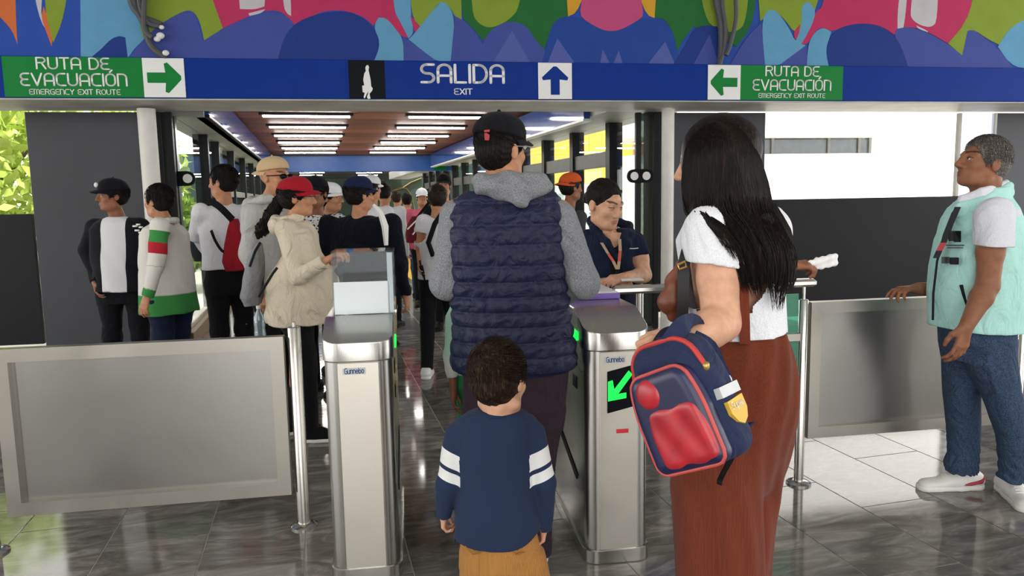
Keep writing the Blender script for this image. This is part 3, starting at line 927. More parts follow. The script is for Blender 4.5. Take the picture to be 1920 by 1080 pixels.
barrier(gate_at(2, 800, YG)[0], gate_at(541, 800, YG)[0], 0.165, 0.905, YG, 'wide stainless barrier panel at the left, in front of the waiting people')
post(pxl, YG, 0.945, 0.0285, 'steel tube post between the left barrier panel and the left turnstile')
post(gate_at(-12, 1030, YG)[0], YG, 0.945, 0.0285, 'steel post at the far left edge beyond the wide panel')
gm = gate_at(548, 650, YG)[0]
pxr = gate_at(1497, 905, YG)[0]
barrier(gate_at(1514, 700, YG)[0], gate_at(1893, 700, YG)[0], 0.245, 0.955, YG, 'stainless barrier panel at the right behind the man in the mint vest')
post(pxr, YG, 0.97, 0.024, 'steel post holding the left edge of the right barrier panel', False)
post(gate_at(1912, 700, YG)[0], YG, 0.985, 0.02, 'slim steel post at the far right edge')
# guard rail between the right turnstile and the right post
xa = gate_at(1147, 537, YG)[0]
t = gate_thing('guard_rail', 'steel guard rail with flat top bar between right turnstile and post', 'railing', (xa + pxr) / 2, YG, 0)
h0, h1 = xa - (xa + pxr) / 2, pxr - (xa + pxr) / 2
MB().box((h0, -0.03, 1.035), (h1 + 0.055, 0.03, 1.075), 0.012).build('top_bar', CHROME, t)
MB().tube([(h1, 0, 0.96), (h1, 0, 1.04)], 0.008, 10).build('stem', CHROME, t, True)
MB().box((h0 + 0.12, -0.012, 0.755), (h1 - 0.02, 0.012, 0.80), 0.004).build('middle_bar', STEELF, t)
MB().box((h0 + 0.12, -0.012, 0.30), (h1 - 0.02, 0.012, 0.345), 0.004).build('lower_bar', STEELF, t)
MB().tube([(h0 + 0.14, 0, 0.0), (h0 + 0.14, 0, 1.04)], 0.02, 14).build('end_post', CHROME, t, True)
TEAL = glass('teal_acrylic', (0.35, 0.85, 0.72), 0.1, 0.02, body=0.45, bodycol='2fb592')
MB().box((h1 - 0.2, -0.004, 0.40), (h1 - 0.03, 0.004, 1.0)).build('teal_pane', TEAL, t)

# ---- turnstile cabinets, lined up with the corridor
def plan(w, l, r, n=5, inset=0.0):
    w2, r = w / 2 - inset, r
    pts = []
    for cx, cy, a0 in ((w2 - r, inset + r, -90), (w2 - r, l - inset - r, 0), (-w2 + r, l - inset - r, 90), (-w2 + r, inset + r, 180)):
        pts += [(cx + r * math.cos(math.radians(a0 + 90 * i / n)), cy + r * math.sin(math.radians(a0 + 90 * i / n))) for i in range(n + 1)]
    return pts
def turnstile(x, y, label, rightone, rot=-GA - math.radians(1.5)):
    t = thing('turnstile', label, 'turnstile', (x, y, 0), rot, 'turnstile cabinets')
    W, LEN, H = 0.262, 0.86, 0.97
    def solid(pl, z0, z1, b=0.004):
        inn = lambda s: [(p[0] * s, (p[1] - LEN / 2) * (1 - (1 - s) * W / LEN) + LEN / 2) for p in pl]
        return MB().rings([[(p[0], p[1], z) for p in q] for q, z in ((inn(1 - b / W * 2), z0), (pl, z0 + b), (pl, z1 - b), (inn(1 - b / W * 2), z1))])
    pl = plan(W, LEN, 0.06)
    solid(pl, 0.06, H - 0.075).build('body', STEEL, t, 35)
    solid(plan(W + 0.02, LEN + 0.02, 0.06), 0.0, 0.06).build('plinth', STEEL, t, 35)
    lr, hw = 0.06, W / 2 + 0.006
    def lidsec(y):
        e = max(0.0, lr - y) if y < lr else max(0.0, y - (LEN + 0.006 - lr))
        w_ = hw - (lr - math.sqrt(max(lr * lr - e * e, 0.0)))
        zt = H - 0.004 + 0.075 * min(max(y, 0) / 0.2, 1.0)
        return [(-w_, y, H - 0.073), (w_, y, H - 0.073), (w_, y, zt - 0.004), (w_ - 0.004, y, zt), (-w_ + 0.004, y, zt), (-w_, y, zt - 0.004)]
    lid = MB().rings([lidsec(y) for y in [-0.006 + 0.001, 0.003, 0.012, 0.025, 0.04, 0.06, 0.2, 0.21, LEN - 0.06, LEN - 0.04, LEN - 0.02, LEN - 0.008, LEN + 0.004]]).build('lid', STEEL, t, 35)
    MB().box((-0.077, -0.003, 0.065), (0.077, 0.004, H - 0.08), 0.002).build('front_panel', steel('bright_front_steel', 'e2ddd2', 0.42, 2), t)
    lab = MB().box((-0.058, -0.0045, H - 0.125), (0.028, -0.003, H - 0.1)).build('maker_label', plain('label_grey', 'bfc3c6', 0.5), t)
    put_text('Gunnebo', lab, plain('label_blue', '27477f', 0.5), -0.015, H - 0.121, 0.072, 0.02, -0.0052, 0.16, gap=0.16)
    side = -1 if rightone else 1
    gl = MB().box((side * (W / 2 + 0.004), 0.13, H - 0.055), (side * (W / 2 + 0.012), 0.25, H - 0.02), 0.002)
    gl.build('green_light', emit('led_green', '08d83c', 2.2), t)
    xs_ = side * (W / 2)
    for zz in (0.80, 0.70):
        MB().box((min(xs_ * 0.98, xs_ + side * 0.004), 0.17, zz), (max(xs_ * 0.98, xs_ + side * 0.004), 0.24, zz + 0.055), 0.002).build('sensor_window', SBLACK, t)
    MB().prism([(0.16, 0.33), (0.185, 0.30), (0.6, 0.42), (0.6, 0.455)], (xs_ + side * 0.001, 0, 0), (0, 1, 0), (0, 0, 1), (side * 0.003, 0, 0)).build('side_slot', SBLACK, t)
    if rightone:
        dp = MB().prism([(-0.047, 0.64), (0.067, 0.665), (0.067, 0.835), (-0.047, 0.81)][::1], (0, -0.003, 0), (1, 0, 0), (0, 0, 1), (0, -0.003, 0)).build('display', SBLACK, t)
        arr = [(-0.045, 0.69), (0.03, 0.70), (0.03, 0.722), (-0.004, 0.718), (0.055, 0.795), (0.04, 0.812), (-0.02, 0.737), (-0.026, 0.775), (-0.045, 0.77)]
        MB().prism(arr[::-1], (0, -0.0062, 0), (1, 0, 0), (0, 0, 1), (0, -0.001, 0)).build('green_arrow', emit('arrow_green', '08d83c', 1.6), dp)
        MB().box((-0.01, -0.005, 0.555), (0.04, -0.003, 0.572)).build('red_label', plain('label_red', 'd8303c', 0.5), t)
    return t
ml = floor_at(689, 1092)
turnstile(ml[0], ml[1], 'left stainless turnstile cabinet with clear box on its top', False)
mr = floor_at(1160, 1056)
turnstile(mr[0], mr[1], 'right stainless turnstile cabinet with glowing green arrow', True)
# clear acrylic box on the left cabinet
ACR = glass('clear_acrylic', (0.96, 0.98, 0.985), 0.015, 0.02)
t = thing('acrylic_box', 'clear acrylic collection box standing on the left turnstile', 'box', (ml[0] + 0.045, ml[1] + 0.21, 1.042), -GA - math.radians(1.5))
bw, bd, bh, th = 0.125, 0.22, 0.255, 0.004
for lo, hi in (((-bw, 0, 0), (bw, th, bh)), ((-bw, bd - th, 0), (bw, bd, bh)), ((-bw, th, 0), (-bw + th, bd - th, bh)), ((bw - th, th, 0), (bw, bd - th, bh)), ((-bw, 0, bh), (bw, bd, bh + th))):
    MB().box(lo, hi).build('pane', ACR, t)
MB().box((-bw + 0.006, 0.006, 0.003), (bw - 0.022, 0.009, 0.135)).build('paper_insert', plain('white_paper', 'f2f1f2', 0.7, var=0.03), t)
MB().box((bw - 0.028, 0.006, 0.003), (bw - 0.006, 0.009, bh - 0.004)).build('frosted_strip', plain('frosted_white', 'c9cdd0', 0.6), t)
for z in (bh - 0.012, 0.15):
    MB().tube([(-bw + 0.05, 0.012, z + 0.004 * math.sin(0)), (-0.03, 0.012, z - 0.002), (0.03, 0.012, z + 0.002), (bw - 0.03, 0.012, z)], 0.0022, 6).build('edge_glue', ACR, t, True)
MB().box((-bw - 0.006, -0.008, 0), (bw + 0.006, bd + 0.008, 0.006), 0.002).build('base', ACR, t)
# purple tray on the right cabinet
t = thing('purple_tray', 'shallow purple tray with papers on the right turnstile', 'tray', (mr[0] + 0.05, mr[1] + 0.42, 1.042), -GA - math.radians(1.5))
PUR = plain('purple_plastic', '7b5fb5', 0.4)
MB().box((-0.13, 0, 0), (0.13, 0.34, 0.006), 0.002).build('tray_floor', PUR, t)
for lo, hi in (((-0.13, 0, 0.006), (0.13, 0.006, 0.026)), ((-0.13, 0.334, 0.006), (0.13, 0.34, 0.026)), ((-0.13, 0.006, 0.006), (-0.124, 0.334, 0.026)), ((0.124, 0.006, 0.006), (0.13, 0.334, 0.026))):
    MB().box(lo, hi).build('tray_side', PUR, t)
MB().box((-0.12, 0.01, 0.006), (0.12, 0.32, 0.034), 0.002).build('paper_stack', plain('stack_paper', 'dcd8dc', 0.7), t)
# ================================================================== FIGURES: smooth bodies and clothes grown from distance fields
def V3(*a):
    return np.array(a, float)
def nrm(v):
    return v / (np.linalg.norm(v) + 1e-9)
def frame(fwd, up=(0, 0, 1)):
    """columns: right, forward, up"""
    f = nrm(np.array(fwd, float))
    r = nrm(np.cross(f, np.array(up, float)))
    return np.stack([r, f, np.cross(r, f)], 1)
class Field:
    """a list of soft-joined shapes; every shape keeps a bounding box so that blocks far away skip it"""
    loose = False
    def __init__(s):
        s.pr, s.post = [], []
    def put(s, fn, c, half, k, op=1):
        s.pr.append((fn, np.array(c, float), np.array(half, float), k, op))
        return s
    def cone(s, a, b, ra, rb, k=0.02, sq=None, op=1):
        """round cone; sq=(axis, factor) squashes its section along an axis"""
        a, b = np.array(a, float), np.array(b, float)
        ab = b - a
        l2 = ab.dot(ab) + 1e-12
        if sq is not None:
            ax, fa = nrm(np.array(sq[0], float)), sq[1]
        def fn(p):
            q = p - a
            t = np.clip(q @ ab / l2, 0, 1)
            w = q - t[..., None] * ab
            if sq is not None:
                w = w + (w @ ax)[..., None] * ax * (1 / fa - 1)
            d = np.sqrt((w * w).sum(-1)) - (ra + (rb - ra) * t)
            return d
        r = max(ra, rb)
        return s.put(fn, (a + b) / 2, np.abs(ab) / 2 + r, k, op)
    def chain(s, pts, rs, k=0.02, sq=None):
        for i in range(len(pts) - 1):
            s.cone(pts[i], pts[i + 1], rs[i], rs[i + 1], k, sq)
        return s
    def ell(s, c, r, R=None, k=0.02, op=1):
        c, r = np.array(c, float), np.array(r, float)
        def fn(p):
            q = p - c
            if R is not None:
                q = q @ R
            k0 = np.sqrt(((q / r) ** 2).sum(-1))
            k1 = np.sqrt(((q / (r * r)) ** 2).sum(-1)) + 1e-9
            return k0 * (k0 - 1) / k1
        h = r if R is None else np.abs(R) @ r
        return s.put(fn, c, h, k, op)
    def loft(s, secs, ang=0.0, k=0.02, e=2.3, op=1):
        """upright body from sections (z, cx, cy, rx, ry); ang turns the section axes"""
        secs = sorted(secs)
        Z = np.array([q[0] for q in secs]); A = np.array(secs)
        ca, sa = math.cos(ang), math.sin(ang)
        def fn(p):
            z = p[..., 2]
            zc = np.clip(z, Z[0], Z[-1])
            cx, cy, rx, ry = (np.interp(zc, Z, A[:, i]) for i in (1, 2, 3, 4))
            dx, dy = p[..., 0] - cx, p[..., 1] - cy
            u, w = np.abs(dx * ca + dy * sa), np.abs(-dx * sa + dy * ca)
            k0 = ((u / rx) ** e + (w / ry) ** e) ** (1 / e)
            g = np.sqrt((u / (rx * rx)) ** 2 + (w / (ry * ry)) ** 2) / (np.sqrt((u / rx) ** 2 + (w / ry) ** 2) + 1e-9)
            d = np.where(k0 > 0.05, (k0 - 1) / np.maximum(g, 1e-6), -np.minimum(rx, ry))
            dz = np.maximum(Z[0] - z, z - Z[-1])
            return np.where(dz > 0, np.sqrt(np.maximum(d, 0) ** 2 + dz ** 2) + np.minimum(d, 0) * 0.0, np.maximum(d, dz))
        lo = np.array([min(q[1] - max(q[3], q[4]) for q in secs), min(q[2] - max(q[3], q[4]) for q in secs), Z[0]])
        hi = np.array([max(q[1] + max(q[3], q[4]) for q in secs), max(q[2] + max(q[3], q[4]) for q in secs), Z[-1]])
        return s.put(fn, (lo + hi) / 2, (hi - lo) / 2, k, op)
    def cut(s, o, n):
        """cut away everything on the side n of the point o"""
        o, n = np.array(o, float), nrm(np.array(n, float))
        s.post.append(lambda p, d: np.maximum(d, (p - o) @ n))
        return s
    def cut_tube(s, o, n, r):
        """cut beyond a plane, only within r of o (a cuff)"""
        s.loose = True
        o, n = np.array(o, float), nrm(np.array(n, float))
        def f(p, d):
            q = p - o
            h = q @ n
            near = np.sqrt((q * q).sum(-1)) < r
            return np.where(near, np.maximum(d, h), d)
        s.post.append(f)
        return s
    def disp(s, fn):
        s.post.append(lambda p, d: d + fn(p))
        return s
    def ev(s, p, ctr=None, blk=0.0):
        d = np.full(p.shape[:-1], 10.0)
        for fn, c, h, k, op in s.pr:
            if ctr is not None:
                idx = np.nonzero((np.abs(ctr - c) < h + k + blk).all(-1))[0]
                if not len(idx):
                    continue
                q = fn(p[idx])
                o = d[idx]
            else:
                q, o, idx = fn(p), d, slice(None)
            if op > 0:
                hh = np.maximum(k - np.abs(o - q), 0) / max(k, 1e-6)
                d[idx] = np.minimum(o, q) - hh * hh * k * 0.25
            else:
                q = -q
                hh = np.maximum(k - np.abs(o - q), 0) / max(k, 1e-6)
                d[idx] = np.maximum(o, q) + hh * hh * k * 0.25
        for f in s.post:
            d = f(p, d)
        return d
    def bounds(s):
        lo = np.min([c - h for f, c, h, k, op in s.pr if op > 0], 0)
        hi = np.max([c + h for f, c, h, k, op in s.pr if op > 0], 0)
        return lo, hi
    def grow(s, h, pad=0.03):
        """surface nets on blocks of 8^3 cells"""
        lo, hi = s.bounds()
        lo, hi = lo - pad, hi + pad
        B = 8
        nb = np.ceil((hi - lo) / (h * B)).astype(int)
        gi = np.stack(np.meshgrid(*[np.arange(n) for n in nb], indexing='ij'), -1).reshape(-1, 3)
        ctr = lo + (gi + 0.5) * B * h
        dc = s.ev(ctr[:, None, :], ctr, B * h * 2.5)[:, 0]
        keep = np.abs(dc) < B * h * 0.87 * 1.4 + 0.01
        gi, ctr = gi[keep], ctr[keep]
        off = np.stack(np.meshgrid(*[np.arange(B)] * 3, indexing='ij'), -1).reshape(-1, 3)
        D = np.full(tuple(nb * B + 1), np.nan, np.float32)
        for c0 in range(0, len(gi), 2000):
            g = gi[c0:c0 + 2000]
            ijk = g[:, None, :] * B + off[None]
            p = lo + ijk * h
            dv = s.ev(p, ctr[c0:c0 + 2000], B * h * 0.5 + 0.012)
            D[ijk[..., 0], ijk[..., 1], ijk[..., 2]] = dv
        cells = (gi[:, None, :] * B + off[None]).reshape(-1, 3)
        cells = cells[np.abs(D[cells[:, 0], cells[:, 1], cells[:, 2]]) < h * 4.5]
        corners = np.array([(x, y, z) for x in (0, 1) for y in (0, 1) for z in (0, 1)])
        vals = np.stack([D[cells[:, 0] + c[0], cells[:, 1] + c[1], cells[:, 2] + c[2]] for c in corners], 1)
        ok = ~np.isnan(vals).any(1)
        ins = vals < 0
        act = ok & ins.any(1) & ~ins.all(1)
        cells, vals = cells[act], vals[act]
        acc = np.zeros((len(cells), 3)); cnt = np.zeros(len(cells))
        for a in range(8):
            for b in range(a + 1, 8):
                if np.abs(corners[a] - corners[b]).sum() != 1:
                    continue
                va, vb = vals[:, a], vals[:, b]
                m = (va < 0) != (vb < 0)
                t = np.where(m, va / np.where(m, va - vb, 1), 0)
                pt = corners[a] + t[:, None] * (corners[b] - corners[a])
                acc[m] += pt[m]; cnt[m] += 1
        verts = lo + (cells + acc / cnt[:, None]) * h
        N = np.array(D.shape)
        key = lambda c: (c[:, 0] * N[1] + c[:, 1]) * N[2] + c[:, 2]
        kk = key(cells)
        order = np.argsort(kk)
        ks = kk[order]
        def find(c):
            q = key(c)
            i = np.clip(np.searchsorted(ks, q), 0, len(ks) - 1)
            return np.where(ks[i] == q, order[i], -1)
        faces = []
        for ax in range(3):
            u, w = (ax + 1) % 3, (ax + 2) % 3
            e = np.zeros(3, int); e[ax] = 1
            ci = 4 if ax == 0 else 2 if ax == 1 else 1
            va, vb = vals[:, 0], vals[:, ci]
            m = (va < 0) != (vb < 0)
            c = cells[m]
            du = np.zeros(3, int); du[u] = 1
            dw = np.zeros(3, int); dw[w] = 1
            q = np.stack([find(c - du - dw), find(c - dw), find(c), find(c - du)], 1)
            good = (q >= 0).all(1)
            flip = (va[m] >= 0)
            q = np.where(flip[:, None], q[:, ::-1], q)
            faces.append(q[good])
        return verts, np.concatenate(faces)
def np_mesh(name, v, f):
    me = bpy.data.meshes.new(name)
    me.vertices.add(len(v))
    me.vertices.foreach_set('co', np.asarray(v, np.float32).ravel())
    n = f.shape[1]
    me.loops.add(f.size)
    me.loops.foreach_set('vertex_index', f.astype(np.int32).ravel())
    me.polygons.add(len(f))
    me.polygons.foreach_set('loop_start', np.arange(0, f.size, n, dtype=np.int32))
    me.update()
    me.validate()
    me.polygons.foreach_set('use_smooth', [True] * len(me.polygons))
    return me
def attr(me, name, vals):
    a = me.attributes.new(name, 'FLOAT', 'POINT')
    a.data.foreach_set('value', np.asarray(vals, np.float32))
def relax(v, f, it=1, lam=0.5):
    e = np.concatenate([f[:, [0, 1]], f[:, [1, 2]], f[:, [2, 3]], f[:, [3, 0]]])
    i0, i1 = np.concatenate([e[:, 0], e[:, 1]]), np.concatenate([e[:, 1], e[:, 0]])
    cnt = np.maximum(np.bincount(i0, minlength=len(v)), 1)[:, None]
    for _ in range(it):
        acc = np.stack([np.bincount(i0, v[i1, k], minlength=len(v)) for k in range(3)], 1)
        v = v + lam * (acc / cnt - v)
    return v
def folds(amp, f=14.0, seed=0.0, zs=1.0):
    """soft irregular creases as real relief"""
    def fn(p):
        x, y, z = p[..., 0] + seed, p[..., 1] + seed * 0.7, p[..., 2] * zs
        w = np.sin(f * 0.43 * x + 2.1 * np.sin(f * 0.3 * z + y * f * 0.4)) + np.sin(f * 0.5 * y - f * 0.35 * z)
        soft = np.sin(f * z + 2.2 * w) * 0.6 + np.sin(f * 1.7 * (x + y) + 1.7 * w + f * 0.6 * z) * 0.4
        u = f * 1.15 * (z * 0.8 + 0.55 * x - 0.3 * y) + 1.6 * w + 1.3 * np.sin(f * 0.8 * (x - y))
        ridge = (1 - np.abs(np.sin(u * 0.5))) ** 4 * (0.5 + 0.5 * np.sin(f * 0.37 * x + f * 0.29 * z + 1.0))
        return amp * (soft + 1.9 * ridge)
    return fn
def biggest(v, f):
    """keep the largest connected piece"""
    lab = np.arange(len(v))
    for _ in range(400):
        m = lab[f].min(1)
        new = lab.copy()
        [np.minimum.at(new, f[:, k], m) for k in range(4)]
        new = new[new]
        if (new == lab).all():
            break
        lab = new
    fl_ = lab[f[:, 0]]
    ids, cnt = np.unique(fl_, return_counts=True)
    f = f[fl_ == ids[cnt.argmax()]]
    used = np.unique(f)
    mp = np.zeros(len(v), int); mp[used] = np.arange(len(used))
    return v[used], mp[f]
class Grower:
    """one person: fields in view-aligned floor coordinates, meshes parented to an empty on the floor"""
    def __init__(s, label, base, group=None, name='person', cat='person'):
        s.base = np.array([base[0], base[1], base[2] if len(base) > 2 else 0.0])
        s.root = thing(name, label, cat, F2W(s.base), -YAW, group)
    def skin(s, name, fld, h, mat, parent=None, it=1, attrs=None):
        v, f = fld.grow(h)
        if fld.loose:
            v, f = biggest(v, f)
        if it:
            v = relax(v, f, it, 0.4)
        me = np_mesh(name, v - s.base, f)
        if attrs:
            for k, fn in attrs.items():
                attr(me, k, fn(v))
        return obj(name, me, mat, parent or s.root)
    def mb(s, name, mb, mat, parent=None, smooth=True):
        mb.v = [(a[0] - s.base[0], a[1] - s.base[1], a[2] - s.base[2]) for a in mb.v]
        return mb.build(name, mat, parent or s.root, smooth)

# ---- skin and hair materials
def skin_mat(name, col, lip):
    if name in MATS:
        return MATS[name]
    m, nt, b = new_mat(name)
    setp(b, 0.5, 0, 0.25)
    n = noise_node(nt, freq=28, detail=3)
    c = lin(col)
    base = ramp(nt, n.outputs[0], [(0.35, tuple(v * 0.86 for v in c[:3]) + (1,)), (0.65, tuple(min(1, v * 1.1) for v in c[:3]) + (1,))])
    at = nt.nodes.new('ShaderNodeAttribute'); at.attribute_name = 'lip'
    a2 = nt.nodes.new('ShaderNodeAttribute'); a2.attribute_name = 'brow'
    x = mixcol(nt, at.outputs['Fac'], base, lin(lip))
    x = mixcol(nt, a2.outputs['Fac'], x, lin('1c1512'))
    link(nt, x, b.inputs['Base Color'])
    b.inputs['Subsurface Weight'].default_value = 0.08
    b.inputs['Subsurface Radius'].default_value = (0.012, 0.005, 0.003)
    n2 = noise_node(nt, freq=260, detail=1)
    add_bump(nt, b, n2.outputs[0], 0.12, 0.001)
    MATS[name] = m
    return m
def hair_mat(name, col, rough=0.38, hi=None, scale=(140, 140, 6)):
    if name in MATS:
        return MATS[name]
    m, nt, b = new_mat(name)
    setp(b, rough, 0, 0.14)
    n = noise_node(nt, scale=scale, freq=1.6, detail=3)
    c = lin(col)
    h = lin(hi) if hi else tuple(min(1, v * 2.0) for v in c[:3]) + (1,)
    link(nt, ramp(nt, n.outputs[0], [(0.35, tuple(v * 0.5 for v in c[:3]) + (1,)), (0.55, c), (0.75, h)]), b.inputs['Base Color'])
    add_bump(nt, b, n.outputs[0], 0.55, 0.004)
    MATS[name] = m
    return m
SK_LIGHT = skin_mat('skin_light_tan', 'd2a184', 'b0685c')
SK_TAN = skin_mat('skin_tan', 'b98463', '96584a')
SK_BROWN = skin_mat('skin_brown', '8f5f46', '74463a')
HAIR_BLACK = hair_mat('hair_black', '14100e', 0.6, hi='2e2622')
HAIR_BROWN = hair_mat('hair_dark_brown', '261a13', 0.52, hi='55402f')
HAIR_GREY = hair_mat('hair_salt_and_pepper', '5e5954', 0.6, hi='b3aea7', scale=(150, 150, 150))

# ---- anatomy
def add_head(F, C, R, s=1.0, k=0.012, jaw=1.0, nose=1.0, ears=True):
    """C head centre, R columns right/forward/up; s=1 is an adult head 0.235 m tall"""
    C = np.array(C, float)
    L = lambda x, y, z: C + R @ (np.array([x, y, z]) * s)
    E = lambda c, r, kk=k, op=1: F.ell(L(*c), np.array(r) * s, R, kk * s, op)
    K = lambda a, b, ra, rb, kk=k: F.cone(L(*a), L(*b), ra * s, rb * s, kk * s)
    E((0, -0.018, 0.034), (0.076, 0.096, 0.088), 0.03)
    E((0, 0.028, -0.022), (0.062, 0.066, 0.086), 0.03)
    E((0, 0.044, -0.076), (0.046 * jaw, 0.046, 0.034), 0.03)
    E((0, 0.072, -0.098), (0.022, 0.018, 0.016), 0.02)
    for q in (-1, 1):
        E((q * 0.04, 0.062, -0.022), (0.024, 0.022, 0.022), 0.02)
        K((0, 0.088, 0.028), (q * 0.044, 0.074, 0.026), 0.012, 0.011)
        E((q * 0.032, 0.103, 0.006), (0.019, 0.017, 0.014), 0.012, -1)
        E((q * 0.031, 0.080, 0.005), (0.0155, 0.0135, 0.0125), 0.004)
        E((q * 0.012, 0.100, -0.034), (0.0095, 0.011, 0.008), 0.008)
        K((q * 0.055, 0.0, -0.075), (q * 0.03, 0.05, -0.092), 0.02, 0.018, 0.02)
        if ears:
            E((q * 0.079, -0.012, -0.006), (0.010, 0.020, 0.033), 0.006)
            E((q * 0.089, -0.008, -0.002), (0.006, 0.010, 0.018), 0.005, -1)
    K((0, 0.092, 0.018), (0, 0.094 + 0.022 * nose, -0.028), 0.009, 0.0125, 0.014)
    E((0, 0.091, -0.0585), (0.023, 0.012, 0.0055), 0.005)
    E((0, 0.0905, -0.0695), (0.020, 0.012, 0.0065), 0.005)
def head_attrs(C, R, s=1.0, lip=0.75, brow=1.0):
    C = np.array(C, float)
    def lipf(v):
        q = (v - C) @ R / s
        return lip * np.clip(1.25 - (np.abs(q[:, 0]) / 0.024) ** 2 - ((q[:, 2] + 0.064) / 0.0115) ** 2, 0, 1) * (q[:, 1] > 0.08)
    def browf(v):
        q = (v - C) @ R / s
        ax = np.abs(q[:, 0])
        zc = 0.030 + 0.006 * np.sin(np.clip((ax - 0.012) / 0.04, 0, 1) * 2.4)
        a = np.clip(1.3 - ((q[:, 2] - zc) / 0.0055) ** 2, 0, 1) * (ax > 0.011) * (ax < 0.052) * (q[:, 1] > 0.05)
        lash = np.clip(1.2 - ((q[:, 2] - (0.004 + 0.006 - 12 * (ax - 0.031) ** 2)) / 0.0028) ** 2, 0, 1) * (ax > 0.016) * (ax < 0.048) * (q[:, 1] > 0.07)
        return np.maximum(a * 0.85, lash * 0.95) * brow
    return {'lip': lipf, 'brow': browf}
EYEW = plain('eye_white', 'd8d2cb', 0.25, var=0.02)
IRIS = plain('eye_iris', '1e120c', 0.15, var=0.02)
def eyes(G, C, R, s=1.0):
    for q in (-1, 1):
        c = np.array(C) + R @ (np.array([q * 0.031, 0.0815, 0.0035]) * s)
        e = G.mb('eye', MB().ball(c, (0.0125 * s, 0.0125 * s, 0.0085 * s), 10, 8), EYEW)
        c2 = c + R @ np.array([0, 0.0085, 0.0]) * s
        G.mb('iris', MB().ball(c2, (0.0056 * s, 0.0056 * s, 0.0056 * s), 8, 6), IRIS, e)
def add_hand(F, W, d, n, side, curl=0.35, s=1.0, spread=0.12, thumb=0.5, k=0.006, fcurl=None):
    """W wrist, d towards the fingers, n out of the back of the hand, side +1 when the thumb lies on d x n"""
    W, d, n = np.array(W, float), nrm(np.array(d, float)), np.array(n, float)
    n = nrm(n - d * n.dot(d))
    t = np.cross(d, n) * side
    P_ = lambda a, b, c: W + s * (d * a + t * b + n * c)
    F.cone(P_(-0.02, 0, 0), P_(0.03, 0, 0), 0.024 * s, 0.022 * s, 0.02 * s, (n, 0.72))
    kn = [(0.088, 0.030), (0.092, 0.0095), (0.087, -0.0105), (0.079, -0.028)]
    ln = [(0.042, 0.026, 0.02), (0.046, 0.029, 0.021), (0.042, 0.027, 0.02), (0.034, 0.02, 0.018)]
    for i, (a, b) in enumerate(kn):
        F.cone(P_(0.025, b * 0.5, 0), P_(a, b, 0.002), 0.0145 * s, 0.0115 * s, 0.014 * s)
        c = curl if fcurl is None else fcurl[i]
        p = P_(a, b, 0.002)
        ang, r = 0.0, 0.0098 - 0.0008 * (i == 3)
        for j in range(3):
            ang += (0.55, 1.0, 0.75)[j] * c * 1.5
            dr = nrm(d * math.cos(ang) - n * math.sin(ang) + t * spread * (1.2 - 0.8 * i) * max(0.2, 1 - c))
            q = p + dr * ln[i][j] * s
            F.cone(p, q, r * s, (r - 0.0009) * s, k * s if j else 0.007 * s)
            p, r = q, r - 0.0009
    p0 = P_(0.018, 0.020, -0.006)
    d1 = nrm(d * 0.72 + t * (0.75 - 0.35 * thumb) - n * (0.15 + 0.45 * thumb))
    p1 = p0 + d1 * 0.042 * s
    d2 = nrm(d * 0.9 + t * (0.35 - 0.45 * thumb) - n * (0.1 + 0.5 * thumb))
    p2 = p1 + d2 * 0.032 * s
    d3 = nrm(d * 0.95 + t * (0.2 - 0.6 * thumb) - n * (0.1 + 0.5 * thumb))
    p3 = p2 + d3 * 0.024 * s
    F.cone(p0, p1, 0.0165 * s, 0.0125 * s, 0.014 * s)
    F.cone(p1, p2, 0.0125 * s, 0.0108 * s, k * s)
    F.cone(p2, p3, 0.0108 * s, 0.0088 * s, k * s)
def add_arm(F, S, E, W, s=1.0, r=(0.052, 0.043, 0.041, 0.027), k=0.02):
    S, E, W = (np.array(q, float) for q in (S, E, W))
    F.cone(S, S + (E - S) * 0.5, r[0] * s, (r[0] * 0.55 + r[1] * 0.45) * s, k * s)
    F.cone(S + (E - S) * 0.5, E, (r[0] * 0.55 + r[1] * 0.45) * s, r[1] * 0.9 * s, k * s)
    F.cone(E, E + (W - E) * 0.3, r[2] * 0.95 * s, r[2] * s, k * s)
    F.cone(E + (W - E) * 0.3, W, r[2] * s, r[3] * s, k * s)
def px_sec(rows, b, ry, dy=0.0):
    """rows (y, xleft, xright[, ry[, dy]]) in pixels at distance b -> loft sections"""
    out = []
    for q in rows:
        y, xl, xr = q[:3]
        bb = b + (q[4] if len(q) > 4 else dy)
        a, c = P(xl, y, bb), P(xr, y, bb)
        out.append(((a[2] + c[2]) / 2, (a[0] + c[0]) / 2, bb, (c[0] - a[0]) / 2, q[3] if len(q) > 3 else ry))
    return out
